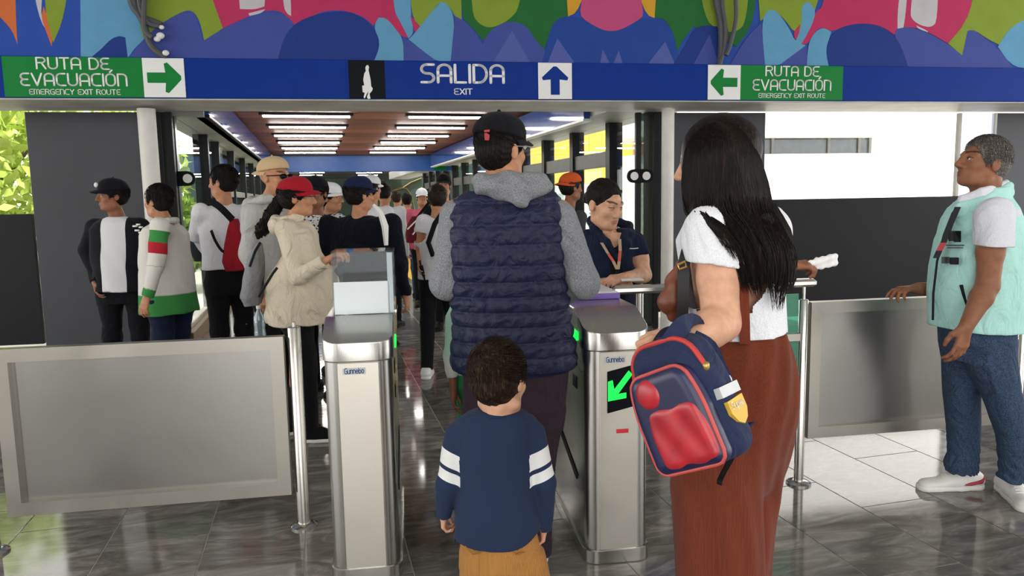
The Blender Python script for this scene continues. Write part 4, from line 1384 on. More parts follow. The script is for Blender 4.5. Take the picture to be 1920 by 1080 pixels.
def shoe(G, ankle, toe, mats, name='shoe', L=0.28, W=0.05, H=0.095, h=0.005, accent=None):
    """a low shoe: upper and sole; ankle = centre above the heel, toe = direction on the floor"""
    a, d = np.array(ankle, float), nrm(np.array([toe[0], toe[1], 0.0]))
    s_ = np.array([d[1], -d[0], 0.0])
    z0 = a[2] if len(a) > 2 else 0.0
    o = np.array([a[0], a[1], z0])
    U = Field()
    q = lambda x, y, z: o + d * x + s_ * y + np.array([0, 0, z])
    U.cone(q(-0.045, 0, 0.045), q(0.05, 0, 0.04), W * 0.78, W * 0.8, 0.03)
    U.cone(q(0.05, 0, 0.04), q(L - 0.105, 0.004, 0.026), W * 0.82, W * 0.82, 0.03, ((0, 0, 1), 0.72))
    U.cone(q(-0.025, 0, 0.05), q(0.02, 0, H), 0.042, 0.04, 0.03)
    U.cone(q(0.02, 0, H - 0.01), q(0.10, 0, 0.055), 0.034, 0.034, 0.03)
    U.cut(q(0, 0, 0.022), (0, 0, -1))
    U.cut(q(-0.0, 0, H), (0, 0, 1))
    u = G.skin(name, U, h, mats[0])
    S = Field()
    S.cone(q(-0.042, 0, 0.012), q(0.05, 0, 0.012), W * 0.85, W * 0.82, 0.02, ((0, 0, 1), 0.9))
    S.cone(q(0.05, 0, 0.012), q(L - 0.10, 0.004, 0.012), W * 0.82, W * 0.9, 0.02, ((0, 0, 1), 0.9))
    S.cut(q(0, 0, 0.026), (0, 0, 1))
    S.cut(q(0, 0, 0.0), (0, 0, -1))
    G.skin('sole', S, h, mats[1], u, 0)
    if L >= 0.29:
        for lx, lz in ((0.100, 0.091), (0.115, 0.085), (0.128, 0.075), (0.142, 0.066)):
            G.mb('lace', MB().tube([q(lx, -0.022, lz - 0.006), q(lx + 0.004, 0, lz + 0.002), q(lx, 0.022, lz - 0.006)], 0.0035, 6), mats[1], u)
    if accent:
        for sd in (-1, 1):
            m = MB()
            m.tube([q(-0.07, sd * 0.02, 0.062), q(-0.045, sd * W * 0.83, 0.05), q(0.01, sd * W * 0.86, 0.04), q(0.06, sd * W * 0.86, 0.034)], [0.012, 0.013, 0.010, 0.003], 6, flat=(1, 0.35) if False else None)
            G.mb('side_stripe', m, accent, u)
    return u
def cap(G, C, R, s, mat, brimmat=None, back=False, h=0.006, tilt=0.0, depth=0.095):
    """baseball cap: crown, brim, button"""
    C = np.array(C, float)
    L = lambda x, y, z: C + R @ (np.array([x, y, z]) * s)
    F = Field()
    F.ell(L(0, -0.012, 0.045), np.array([0.088, 0.108, 0.088]) * s, R, 0.01)
    F.ell(L(0, 0.03, 0.06), np.array([0.07, 0.07, 0.066]) * s, R, 0.03)
    F.cut(L(0, 0, 0.04), R @ np.array([0, -0.12 if not back else 0.12, -1.0]))
    def seam(p):
        q = (p - C) @ R
        a = np.arctan2(q[..., 0], q[..., 1] + 0.012)
        return 0.0018 * np.clip(1 - np.abs(((a / (math.pi / 3)) + 0.5) % 1 - 0.5) * 12, 0, 1)
    F.disp(seam)
    c = G.skin('cap', F, h, mat)
    m = MB()
    sg = -1 if back else 1
    rings = []
    for i in range(13):
        a = math.pi * (i / 12 - 0.5) * 0.98
        x = 0.083 * math.sin(a)
        y0 = sg * (0.088 * math.cos(a) + 0.0) - 0.004
        y1 = sg * (0.088 * math.cos(a) + 0.075 * math.cos(a) ** 0.6) - 0.004
        zb = 0.046 - 0.018 * math.sin(a) ** 2
        rings.append([L(x, y0, zb), L(x * 1.02, (y0 + y1) / 2, zb - 0.004), L(x * 1.0, y1, zb - 0.016), L(x * 1.0, y1, zb - 0.0205), L(x * 1.02, (y0 + y1) / 2, zb - 0.009), L(x, y0, zb - 0.005)])
    m.rings(rings)
    G.mb('cap_brim', m, brimmat or mat, c, 50)
    G.mb('cap_button', MB().ball(L(0, -0.01, 0.134), 0.008 * s, 8, 5), mat, c)
    return c
def strands(n, root_fn, path_fn, r0, seg=8, sides=3, seed=1):
    """many thin tapered locks as one mesh; root_fn(rng)->state, path_fn(state, t)->(pts)"""
    rng = np.random.default_rng(seed)
    vs, fs = [], []
    ang = np.arange(sides) * 2 * math.pi / sides
    for i in range(n):
        pts = path_fn(root_fn(rng), seg, rng)
        pts = np.asarray(pts)
        t = np.gradient(pts, axis=0)
        t /= np.linalg.norm(t, axis=1)[:, None] + 1e-9
        ref = np.array([0.31, 0.87, 0.38])
        a = np.cross(t, ref); a /= np.linalg.norm(a, axis=1)[:, None] + 1e-9
        b = np.cross(t, a)
        u = np.linspace(0, 1, len(pts))
        rr = r0 * (1 - 0.85 * u ** 1.5) * (0.6 + 0.8 * rng.random())
        ring = pts[:, None, :] + rr[:, None, None] * (np.cos(ang)[None, :, None] * a[:, None, :] + np.sin(ang)[None, :, None] * b[:, None, :])
        base = len(vs) * 1
        vs.append(ring.reshape(-1, 3))
    V = np.concatenate(vs)
    m = len(pts)
    one = []
    for k in range(m - 1):
        for j in range(sides):
            j2 = (j + 1) % sides
            one.append((k * sides + j, k * sides + j2, (k + 1) * sides + j2, (k + 1) * sides + j))
    one = np.array(one)
    Fc = (one[None] + (np.arange(n) * m * sides)[:, None, None]).reshape(-1, 4)
    return V, Fc
# ================================================================== PEOPLE, near figures
BLACKSOLE = plain('rubber_black', '1b1b1c', 0.7, spec=0.15)
WHITESOLE = plain('rubber_white', 'e4e2de', 0.6, var=0.04)
LEATHERW = plain('white_leather', 'dfdedb', 0.45, var=0.05, bump=0.1, bfreq=40)
def corduroy(name, col, freq=520.0, ax=(1, 1, 0.012)):
    if name in MATS:
        return MATS[name]
    m, nt, b = new_mat(name)
    setp(b, 0.85, 0, 0.08, 0.08)
    n = noise_node(nt, scale=ax, freq=freq, detail=1)
    n2 = noise_node(nt, scale=(1, 1, 0.4), freq=7, detail=4, dist=0.8)
    c = lin(col)
    lo = tuple(v * 0.74 for v in c[:3]) + (1,)
    hi = tuple(min(1, v * 1.16) for v in c[:3]) + (1,)
    mm = nt.nodes.new('ShaderNodeMath'); mm.operation = 'MULTIPLY_ADD'
    mm.inputs[1].default_value = 0.55; link(nt, n.outputs[0], mm.inputs[0]); 
    m3 = nt.nodes.new('ShaderNodeMath'); m3.operation = 'MULTIPLY'; m3.inputs[1].default_value = 0.45
    link(nt, n2.outputs[0], m3.inputs[0]); link(nt, m3.outputs[0], mm.inputs[2])
    link(nt, ramp(nt, mm.outputs[0], [(0.36, lo), (0.62, hi)]), b.inputs['Base Color'])
    add_bump(nt, b, n.outputs[0], 0.3, 0.002)
    MATS[name] = m
    return m
def short_hair(G, C, R, s, mat, whorl=(0.1, -0.75, 0.65), n=1500, length=0.5, h=0.004, base=0.008, lift=0.006, r0=0.0016, line=(0.05, -0.075), seed=3, fringe=0.06):
    """close hair: a shaped cap of hair plus fine locks fanning out from the whorl"""
    C = np.array(C, float)
    r = np.array([0.078 + base, 0.098 + base, 0.090 + base])
    oc = np.array([0, -0.018, 0.034])
    L = lambda q: C + (np.asarray(q) * s) @ R.T
    F = Field()
    F.ell(L(oc), r * s, R, 0.01)
    F.ell(L((0, -0.035, -0.012)), np.array([0.072, 0.078, 0.07]) * s, R, 0.03)
    for q in (-1, 1):
        F.ell(L((q * 0.072, 0.01, -0.06)), np.array([0.03, 0.024, 0.05]) * s, R, 0.012, -1)
    F.ell(L((0, 0.095, -0.03)), np.array([0.085, 0.062, fringe + 0.03]) * s, R, 0.015, -1)
    F.cut(L((0, 0, line[1])), R @ np.array([0, -0.25, -1.0]))
    def wav(p):
        q = (p - C) @ R / s - oc
        a = np.arctan2(q[..., 0], q[..., 2] + 0.3 * q[..., 1])
        return 0.0016 * np.sin(34 * a + 9 * np.sin(22 * q[..., 1]) + 40 * q[..., 2])
    F.disp(wav)
    hair = G.skin('hair', F, h, mat)
    w = nrm(np.array(whorl, float))
    e1 = nrm(np.cross(w, (0.3, 0.2, 0.9))); e2 = np.cross(w, e1)
    def root(rng):
        while True:
            th = abs(rng.random()) * 2.1
            ph = rng.random() * 2 * math.pi
            d = w * math.cos(th) + (e1 * math.cos(ph) + e2 * math.sin(ph)) * math.sin(th)
            q = oc + r * d
            if q[2] < line[1] + 0.045 or (q[1] > 0.045 and q[2] < fringe + 0.01) or (abs(q[0]) > 0.05 and q[2] < 0.0 and q[1] > -0.04):
                continue
            return th, ph
    def path(st, seg, rng):
        th, ph = st
        dl = length * (0.6 + 0.6 * rng.random())
        u = np.linspace(0, 1, seg)
        t_, p_ = th + dl * u, ph + 0.35 * u + 0.12 * rng.normal() * u
        d = w * np.cos(t_)[:, None] + (e1 * np.cos(p_)[:, None] + e2 * np.sin(p_)[:, None]) * np.sin(t_)[:, None]
        rr = r * (1 + (0.0 + lift / 0.09 * np.sin(u * math.pi * 0.85)))[:, None]
        return L(oc + rr * d)
    v, f = strands(n, root, path, r0 * s, 6, 3, seed)
    me = np_mesh('hair_locks', v - G.base, f)
    o = obj('hair_locks', me, mat, hair)
    o['kind'] = 'stuff'
    return hair
def hair_sheet(G, rows, mat, n, r0=0.002, seed=5, seg=14, frac=(0.75, 1.0), jitter=0.006, parent=None, start=(0.0, 0.25), name='hair_locks'):
    """long locks that follow a hanging sheet given by rows (px y, xl, xr, b, ry)"""
    A = []
    for y, xl, xr, b, ry in rows:
        a, c = P(xl, y, b), P(xr, y, b)
        A.append((a[2], a[0], c[0], b, ry))
    A = np.array(A)
    tt = np.linspace(0, 1, len(A))
    def root(rng):
        return rng.random(), start[0] + (start[1] - start[0]) * rng.random(), frac[0] + (frac[1] - frac[0]) * rng.random() ** 0.7, rng.random()
    def path(st, seg, rng):
        u, t0, t1, dp = st
        t = np.linspace(t0, max(t1, t0 + 0.2), seg)
        z, xl, xr, b, ry = (np.interp(t, tt, A[:, i]) for i in range(5))
        uu = np.clip(u + (0.06 * np.sin(t * 7 + u * 40) + 0.04 * rng.normal()) * t ** 2, -0.02, 1.02)
        x = xl + (xr - xl) * uu
        v_ = np.clip(1 - (2 * uu - 1) ** 2, 0.02, 1)
        y = b - ry * np.sqrt(v_) * (1.01 - 0.25 * dp * (t > 0.5)) - 0.002
        p = np.stack([x, y, z], 1)
        p[:, 0] += jitter * np.sin(t * 11 + u * 60) * t ** 2
        return p
    v, f = strands(n, root, path, r0, seg, 3, seed)
    o = obj(name, np_mesh(name, v - G.base, f), mat, parent or G.root)
    o['kind'] = 'stuff'
    return o

# ------------------------------------------------------------------ woman with long hair and rust trousers
B = 2.0
G = Grower('woman with long dark hair, white tee and rust corduroy dungarees, seen from behind', P(1360, 1380, B) * [1, 1, 0])
C = P(1343, 306, B + 0.02)
R = frame((-0.8, 0.6, -0.05))
S, E, W = P(1345, 440, 1.92), P(1352, 606, 1.87), P(1283, 640, 1.74)
S2, E2, W2 = P(1440, 430, 2.12), P(1440, 600, 2.20), P(1370, 640, 2.3)
F = Field()
add_head(F, C, R, 0.96)
F.cone(C + (0, 0, -0.07), P(1365, 420, B), 0.05, 0.06, 0.03)
F.loft(px_sec([(410, 1310, 1430), (450, 1290, 1445), (560, 1305, 1450), (620, 1315, 1455), (700, 1300, 1465)], B, 0.09))
F.cone(P(1345, 720, B - 0.03), P(1345, 1000, B - 0.04), 0.055, 0.045, 0.03)
F.cone(P(1345, 1000, B - 0.04), P(1345, 1340, B - 0.04), 0.05, 0.035, 0.03)
F.cone(P(1420, 720, B + 0.06), P(1410, 1340, B + 0.06), 0.065, 0.035, 0.03)
add_arm(F, S, E, W, 1.0, (0.055, 0.053, 0.047, 0.028))
add_arm(F, S2, E2, W2)
F.cone(S, S2, 0.05, 0.05, 0.03)
add_hand(F, W, (-0.9, -0.1, -0.2), (-0.1, -0.9, 0.4), 1, 0.9, 0.86)
add_hand(F, W2, (-0.5, 0.5, 0.1), (0.3, 0.9, 0.1), -1, 0.5, 0.92)
G.skin('body', F, 0.0042, SK_LIGHT, attrs=head_attrs(C, R, 0.96))
WTEE = cloth('white_jersey', 'e3e5ea', fold=0.3)
F = Field()
F.loft(px_sec([(392, 1340, 1395, 0.06), (402, 1310, 1425, 0.085), (420, 1285, 1448, 0.11), (450, 1272, 1458, 0.125), (500, 1277, 1464, 0.13), (560, 1286, 1466, 0.128), (600, 1296, 1468, 0.13), (626, 1300, 1470, 0.135)], B, 0.13), 0, 0.03)
F.cone(P(1335, 428, 1.935), P(1345, 490, 1.905), 0.074, 0.073, 0.03)
F.cone(S2, S2 + (E2 - S2) * 0.5, 0.07, 0.066, 0.03)
F.cut_tube(P(1340, 496, 1.9), np.array([-0.12, 0, -1.0]), 0.14)
F.cut(P(1380, 622, B), (0.05, 0, -1))
F.disp(folds(0.0035, 17, 1.3))
G.skin('tee_shirt', F, 0.0048, WTEE)
RUST = corduroy('rust_corduroy', '6c3424', 620)
hem = P(1360, 1340, B)[2]
F = Field()
F.loft(px_sec([(618, 1298, 1468, 0.13), (635, 1293, 1474, 0.14), (660, 1288, 1480, 0.15), (700, 1282, 1488, 0.16), (740, 1276, 1490, 0.165), (790, 1270, 1482, 0.15), (840, 1266, 1466, 0.13), (900, 1268, 1440, 0.09)], B + 0.01, 0.15), 0, 0.03)
F.loft(px_sec([(760, 1270, 1425, 0.11), (850, 1264, 1422, 0.11), (950, 1264, 1424, 0.11), (1050, 1270, 1428, 0.11), (1150, 1276, 1430, 0.11), (1330, 1285, 1425, 0.11)], B - 0.05, 0.11), 0, 0.055)
F.loft(px_sec([(760, 1380, 1488, 0.1), (820, 1375, 1480, 0.1), (900, 1365, 1458, 0.1), (960, 1360, 1446, 0.1), (1050, 1355, 1436, 0.1), (1330, 1350, 1425, 0.1)], B + 0.09, 0.1), 0, 0.06)
F.disp(lambda p: 0.0045 * np.sin(95 * p[..., 0] + 30 * p[..., 1] + 3 * np.sin(9 * p[..., 2])) * (0.45 + 0.55 * np.clip((p[..., 2] - 0.85) / 0.3, 0, 1)))
F.disp(folds(0.006, 8, 2.2, 0.5))
G.skin('trousers', F, 0.0052, RUST)
m = MB().tube([P(1398, 640, 1.855), P(1396, 590, 1.85), P(1394, 530, 1.852), P(1392, 480, 1.857), P(1385, 440, 1.875), P(1372, 405, 1.93)], 0.014, 8, flat=(0.25, 1.0))
m = MB()
m.rings([[P(x - 10, y, b_), P(x + 10, y, b_ - 0.002), P(x + 10, y, b_ + 0.004), P(x - 10, y, b_ + 0.006)] for x, y, b_ in ((1397, 645, 1.858), (1396, 600, 1.853), (1394, 540, 1.853), (1392, 490, 1.855), (1386, 445, 1.868), (1374, 405, 1.93))])
G.mb('dungaree_strap', m, RUST)
for q, nm in ((P(1345, 1340, B - 0.04), 0), (P(1410, 1340, B + 0.07), 1)):
    shoe(G, (q[0], q[1], 0), (-0.7, 0.7), (LEATHERW, WHITESOLE), L=0.25)
HW = hair_mat('hair_long_black', '130e0c', 0.42, hi='38261d')
F = Field()
Lh = lambda x, y, z: C + R @ np.array([x, y, z])
F.ell(Lh(0, -0.015, 0.032), (0.09, 0.108, 0.10), R, 0.05)
F.loft(px_sec([(262, 1310, 1385, 0.06, 0.0), (285, 1288, 1408, 0.09, 0.0), (310, 1280, 1420, 0.10, 0.0), (350, 1280, 1434, 0.10, -0.005), (395, 1285, 1440, 0.10, -0.02), (425, 1305, 1456, 0.075, -0.06), (460, 1340, 1474, 0.05, -0.10), (500, 1368, 1478, 0.034, -0.125), (530, 1384, 1468, 0.02, -0.14)], B, 0.1), 0, 0.02, 2.1)
F.disp(lambda p: np.clip((C[2] + 0.02 - p[..., 2]) / 0.15, 0.15, 1) * (0.003 * np.sin(150 * p[..., 0] + 8 * np.sin(14 * p[..., 2]) - 16 * p[..., 2]) + 0.0018 * np.sin(330 * p[..., 0] - 60 * p[..., 2])))
hr = G.skin('hair', F, 0.0045, HW)
rows = [(229, 1332, 1352, 2.01, 0.03), (236, 1312, 1376, 2.01, 0.07), (250, 1297, 1394, 2.01, 0.095), (272, 1284, 1408, 2.005, 0.11), (300, 1278, 1420, 2.0, 0.114), (350, 1278, 1436, 1.995, 0.108), (395, 1283, 1444, 1.98, 0.108), (425, 1318, 1462, 1.93, 0.088), (460, 1350, 1482, 1.885, 0.058), (500, 1374, 1488, 1.865, 0.04), (540, 1385, 1482, 1.86, 0.03), (585, 1412, 1470, 1.855, 0.02)]
hair_sheet(G, rows, HW, 2400, 0.0017, 5, 16, (0.62, 0.93), 0.006, hr)
for k, (pts, n_) in enumerate(((((395, 1380, 1420, 1.89, 0.02), (450, 1388, 1440, 1.865, 0.02), (520, 1398, 1432, 1.85, 0.015), (560, 1412, 1425, 1.848, 0.01)), 90),
                              (((400, 1400, 1445, 1.89, 0.02), (470, 1425, 1470, 1.87, 0.02), (530, 1440, 1478, 1.86, 0.015), (585, 1450, 1464, 1.858, 0.01)), 140),
                              (((420, 1420, 1455, 1.91, 0.02), (470, 1455, 1482, 1.9, 0.02), (520, 1470, 1493, 1.9, 0.01), (552, 1462, 1480, 1.9, 0.008)), 90),
                              (((395, 1300, 1330, 1.92, 0.03), (425, 1325, 1360, 1.88, 0.03), (455, 1350, 1382, 1.85, 0.02), (490, 1372, 1398, 1.84, 0.012)), 90),
                              (((380, 1425, 1450, 1.97, 0.03), (430, 1440, 1480, 1.96, 0.03), (480, 1462, 1494, 1.95, 0.02), (512, 1478, 1492, 1.95, 0.01)), 100))):
    hair_sheet(G, pts, HW, n_, 0.0016, 20 + k, 10, (0.7, 1.0), 0.004, hr, (0.0, 0.2))

# ------------------------------------------------------------------ boy
B = 2.1
G = Grower('small boy in navy sweatshirt with white sleeve stripes, seen from behind', P(938, 1345, B) * [1, 1, 0])
C = P(936, 712, B)
R = frame((0.42, 0.88, -0.22), (0, 0.15, 1))
SL, EL, WL = P(858, 815, B), P(838, 905, B - 0.01), P(832, 966, B + 0.01)
SR, ER, WR = P(1000, 812, B), P(1021, 905, B - 0.01), P(1020, 990, B + 0.02)
F = Field()
add_head(F, C, R, 0.90, nose=0.6)
F.cone(C + (0, -0.02, -0.06), P(930, 800, B), 0.042, 0.046, 0.02)
F.loft(px_sec([(810, 880, 985), (900, 880, 990), (1000, 880, 1000), (1040, 885, 1000)], B, 0.06))
for x in (900, 980):
    F.cone(P(x, 1030, B), P(x, 1320, B), 0.05, 0.03, 0.02)
add_arm(F, SL, EL, WL, 0.48)
F.cone(SL, SR, 0.022, 0.022, 0.02)
add_arm(F, SR, ER, WR, 0.48)
add_hand(F, WL + (0, 0, 0.005), (-0.05, 0.25, -1), (-1, 0, 0), 1, 0.75, 0.5)
add_hand(F, WR + (0, 0, 0.005), (-0.1, 0.3, -1), (1, 0, 0), -1, 0.75, 0.52)
G.skin('body', F, 0.0035, SK_LIGHT, attrs=head_attrs(C, R, 0.90))
short_hair(G, C, R, 0.90, HAIR_BROWN, (-0.15, -0.8, 0.6), 2600, 0.55, 0.0038, 0.009, 0.007, 0.0016, (0.05, -0.095), 3, 0.05)
# sweatshirt with arm stripes driven by the distance from the shoulder
m, nt, b = new_mat('navy_sweatshirt')
setp(b, 0.85, 0, 0.08, 0.05)
at = nt.nodes.new('ShaderNodeAttribute'); at.attribute_name = 'arm'
navy, white = lin('29354f'), lin('e6e7e6')
a2 = nt.nodes.new('ShaderNodeAttribute'); a2.attribute_name = 'on'
gt = nt.nodes.new('ShaderNodeMath'); gt.operation = 'GREATER_THAN'; gt.inputs[1].default_value = 0.5
link(nt, a2.outputs['Fac'], gt.inputs[0])
col = mixcol(nt, gt.outputs[0], navy, ramp(nt, at.outputs['Fac'], [(0.0, navy), (0.40, white), (0.555, navy), (0.60, white), (0.70, navy)], 'CONSTANT'))
n = noise_node(nt, freq=420, detail=1)
link(nt, mixcol(nt, n.outputs[0], col, mixcol(nt, 0.82, lin('101828'), col)), b.inputs['Base Color'])
n3 = noise_node(nt, scale=(1, 1, 0.7), freq=12, detail=3, dist=1.0)
add_bump(nt, b, n3.outputs[0], 0.25, 0.02)
MATS['navy_sweatshirt'] = m
def arm_t(v):
    out = []
    for S_, E_, sg in ((SL, EL, -1), (SR, ER, 1)):
        d = nrm(E_ - S_ + np.array([sg * 0.035, 0, 0]))
        out.append(np.clip((v - S_) @ d / (np.linalg.norm(E_ - S_) * 2) * 1.05 + 0.235, 0, 0.99))
    return np.where(v[:, 0] < P(932, 850, B)[0], out[0], out[1])
def arm_on(v):
    return ((v[:, 0] < P(863, 850, B)[0]) | (v[:, 0] > P(992, 850, B)[0])).astype(float)
F = Field()
F.loft(px_sec([(766, 895, 962, 0.045), (772, 878, 984, 0.055), (785, 858, 1005, 0.066), (805, 858, 1000, 0.075), (850, 860, 995, 0.082), (900, 857, 1002, 0.086), (950, 853, 1009, 0.092), (985, 850, 1014, 0.094), (1015, 853, 1010, 0.09)], B, 0.085), 0, 0.012)
for S_, E_, W_ in ((SL, EL, WL), (SR, ER, WR)):
    F.cone(S_, E_, 0.036, 0.032, 0.02)
    F.cone(E_, W_, 0.032, 0.024, 0.015)
    d = nrm(W_ - E_)
    F.cut_tube(W_ + d * 0.004, d, 0.06)
zc = P(930, 1012, B)[2]
F.post.append(lambda p, d: np.where(np.abs(p[..., 0] - P(932, 900, B)[0]) < 0.125, np.maximum(d, (zc + 3.2 * (np.maximum(p[..., 0] - P(935, 900, B)[0], 0)) ** 2 + 1.2 * (np.minimum(p[..., 0] - P(935, 900, B)[0], 0)) ** 2 - p[..., 2]) * 0.9), d))
F.ell(P(930, 752, B), (0.052, 0.055, 0.035), None, 0.008, -1)
F.disp(folds(0.003, 16, 0.4))
sw = G.skin('sweatshirt', F, 0.0038, MATS['navy_sweatshirt'], attrs={'arm': arm_t, 'on': arm_on})
ring = [P(930, 770, B) + np.array([0.057 * math.cos(a), 0.052 * math.sin(a) + 0.0, -0.004]) for a in np.linspace(0, 2 * math.pi, 33)]
G.mb('neckband', MB().tube(ring, 0.0075, 8), cloth('navy_rib', '22324f'), sw)
TAN = corduroy('tan_corduroy', 'a87740', 700)
F = Field()
F.loft(px_sec([(985, 868, 1005, 0.075), (1020, 864, 1012, 0.08), (1060, 862, 1018, 0.08)], B, 0.078), 0, 0.015)
F.loft(px_sec([(1030, 864, 934, 0.062), (1080, 862, 932, 0.062), (1180, 862, 930, 0.055), (1330, 870, 925, 0.05)], B, 0.06), 0, 0.008)
F.loft(px_sec([(1030, 941, 1020, 0.062), (1080, 943, 1030, 0.062), (1180, 948, 1028, 0.055), (1330, 950, 1012, 0.05)], B, 0.06), 0, 0.008)
F.disp(folds(0.0035, 19, 4.0))
tr = G.skin('trousers', F, 0.004, TAN)
for sx in (886, 968):
    m = MB()
    m.rings([[P(x_, y_, B - 0.0815 + 0.002), P(x_, y_ + 1.5, B - 0.083), P(x_, y_ + 3, B - 0.0815 + 0.002)] for x_, y_ in ((sx - 14, 1022), (sx, 1038), (sx + 16, 1034))])
    G.mb('pocket_seam', m, TAN, tr)
for x in (896, 978):
    q = P(x, 1330, B)
    shoe(G, (q[0], q[1], 0), (0.1, 1), (plain('child_shoe', '2d2f3a', 0.6), WHITESOLE), L=0.17, W=0.034, H=0.06)

# ------------------------------------------------------------------ man in the quilted vest
B = 2.95
G = Grower('man in navy quilted vest, grey hoodie and black cap, seen from behind between the turnstiles', P(965, 1060, B) * [1, 1, 0])
C = P(940, 283, B)
R = frame((0.66, 0.75, -0.05))
SL, EL, WL = P(858, 400, B), P(838, 528, B - 0.02), P(905, 575, B + 0.24)
SR, ER, WR = P(1048, 400, B), P(1092, 528, B - 0.02), P(1000, 580, B + 0.24)
F = Field()
add_head(F, C, R, 1.0)
F.cone(C + (0, 0, -0.07), P(952, 380, B), 0.058, 0.066, 0.03)
F.loft(px_sec([(390, 880, 1030), (500, 880, 1030), (650, 880, 1030), (720, 890, 1040)], B, 0.09))
F.cone(P(910, 720, B), P(915, 1040, B), 0.07, 0.04, 0.03)
F.cone(P(1010, 720, B), P(1010, 1040, B), 0.07, 0.04, 0.03)
add_arm(F, SL, EL, WL)
F.cone(SL, SR, 0.05, 0.05, 0.03)
add_arm(F, SR, ER, WR)
add_hand(F, WL, (0.6, 0.7, 0.1), (-0.3, 0.2, 0.9), 1, 0.5)
add_hand(F, WR, (-0.6, 0.7, 0.1), (0.3, 0.2, 0.9), -1, 0.5)
G.skin('body', F, 0.0048, SK_TAN, attrs=head_attrs(C, R))
short_hair(G, C, R, 1.0, HAIR_BLACK, (0, -0.4, 0.9), 900, 0.4, 0.005, 0.006, 0.004, 0.0016, (0.05, -0.10), 8)
CAPB = cloth('cap_black', '17161a', fold=0.1)
cp = cap(G, C + R @ np.array([0, -0.006, 0.008]), R, 1.06, CAPB, h=0.005)
Lc = lambda x, y, z: C + R @ np.array([x, y, z])
def patch(pts, off, col, name, parent):
    m = MB(); m.add([np.array(q) for q in pts], [tuple(range(len(pts)))])
    return G.mb(name, m, col, parent, False)
q0 = P(985, 272, B - 0.084)
tg = MB(); 
def pquad(px, b):
    return [P(x, y, b) for x, y in px]
# small woven tag and red emblem on the cap, following its surface
def on_cap(px, py):
    """first hit of the pixel ray with the cap's ellipsoid"""
    r = ray(px, py)
    d = np.array([r.dot(RH), r.dot(FH), r[2]])
    o = np.array([0, 0, CAMZ])
    c = C + R @ np.array([0, -0.019, 0.056])
    rad = np.array([0.0945, 0.1155, 0.0945])
    oo, dd = ((o - c) @ R) / rad, (d @ R) / rad
    a, b_, cc = dd @ dd, 2 * oo @ dd, oo @ oo - 1.03
    disc = max(b_ * b_ - 4 * a * cc, 0)
    return o + d * ((-b_ - math.sqrt(disc)) / (2 * a))
for pts, mat_, nm in (([(980, 272), (988, 263), (992, 272), (984, 281)], LETTER, 'woven_tag'), ([(983, 271), (987.5, 266), (989.5, 272), (985.5, 277)], SBLACK, 'tag_print'),
                      ([(908, 244), (918, 243), (918, 247), (908, 248)], plain('emblem_red', 'a63a3a', 0.7), 'emblem'), ([(908, 250), (912, 249), (918, 253), (917, 263), (909, 263)], plain('emblem_red', 'a63a3a', 0.7), 'emblem')):
    m = MB()
    pp = [on_cap(*q) + np.array([0, -0.002 - (0.001 if nm == 'tag_print' else 0), 0]) for q in pts]
    m.add(pp + [p_ + np.array([0, 0.004, 0]) for p_ in pp], [tuple(range(len(pp)))] + [(i, (i + 1) % len(pp), len(pp) + (i + 1) % len(pp), len(pp) + i) for i in range(len(pp))])
    G.mb(nm, m, mat_, cp, False)
# spectacles: temple bar past the ear
gl = G.mb('spectacles', MB().tube([Lc(0.084, -0.02, 0.012), Lc(0.084, 0.05, 0.018), Lc(0.078, 0.095, 0.018)], 0.0025, 6), plain('spectacle_frame', 'b8b4ae', 0.3, 0.6))
G.mb('lens', MB().ball(Lc(0.04, 0.1, 0.006), (0.024, 0.006, 0.018), 10, 6), ACR, gl)
G.mb('lens', MB().ball(Lc(-0.03, 0.104, 0.006), (0.022, 0.006, 0.018), 10, 6), ACR, gl)
# grey hoodie: sleeves, body core and the hood lying on the back
HG = cloth('heather_grey', '83858a', var=0.3, freq=230, fold=0.3)
F = Field()
F.loft(px_sec([(352, 890, 1015, 0.07), (380, 858, 1046, 0.10), (420, 860, 1040, 0.11), (520, 865, 1040, 0.11), (640, 865, 1055, 0.115)], B, 0.11))
for S_, E_, W_ in ((SL, EL, WL), (SR, ER, WR)):
    F.cone(S_ + (0, 0, -0.02), E_, 0.075, 0.068, 0.04)
    F.cone(E_, W_, 0.064, 0.042, 0.03)
    d = nrm(W_ - E_)
    F.cut_tube(W_ + d * 0.0, d, 0.09)
F.disp(folds(0.0045, 17, 0.9))
ho = G.skin('hoodie', F, 0.0055, HG)
F = Field()
for i in range(9):
    a = math.radians(-30 + 30 * i)
    pass
NB = P(955, 352, B)
pts = [NB + np.array([0.10 * math.sin(a), -0.085 * math.cos(a), 0.012 - 0.016 * math.cos(a)]) for a in np.linspace(-2.6, 2.6, 15)]
F.chain(pts, [0.03 + 0.012 * math.cos(a) for a in np.linspace(-2.6, 2.6, 15)], 0.02)
F.ell(P(958, 346, B - 0.10), (0.14, 0.05, 0.05), None, 0.03)
F.cone(P(905, 344, B - 0.11), P(968, 374, B - 0.155), 0.036, 0.02, 0.03)
F.cone(P(1018, 346, B - 0.11), P(978, 377, B - 0.155), 0.034, 0.02, 0.03)
F.cone(P(965, 352, B - 0.13), P(974, 380, B - 0.155), 0.04, 0.014, 0.03)
F.disp(lambda p: 0.005 * np.sin(85 * (p[..., 2] + 0.35 * np.abs(p[..., 0] - NB[0])) + 4 * np.sin(18 * p[..., 0])))
G.skin('hood', F, 0.0048, HG, ho)
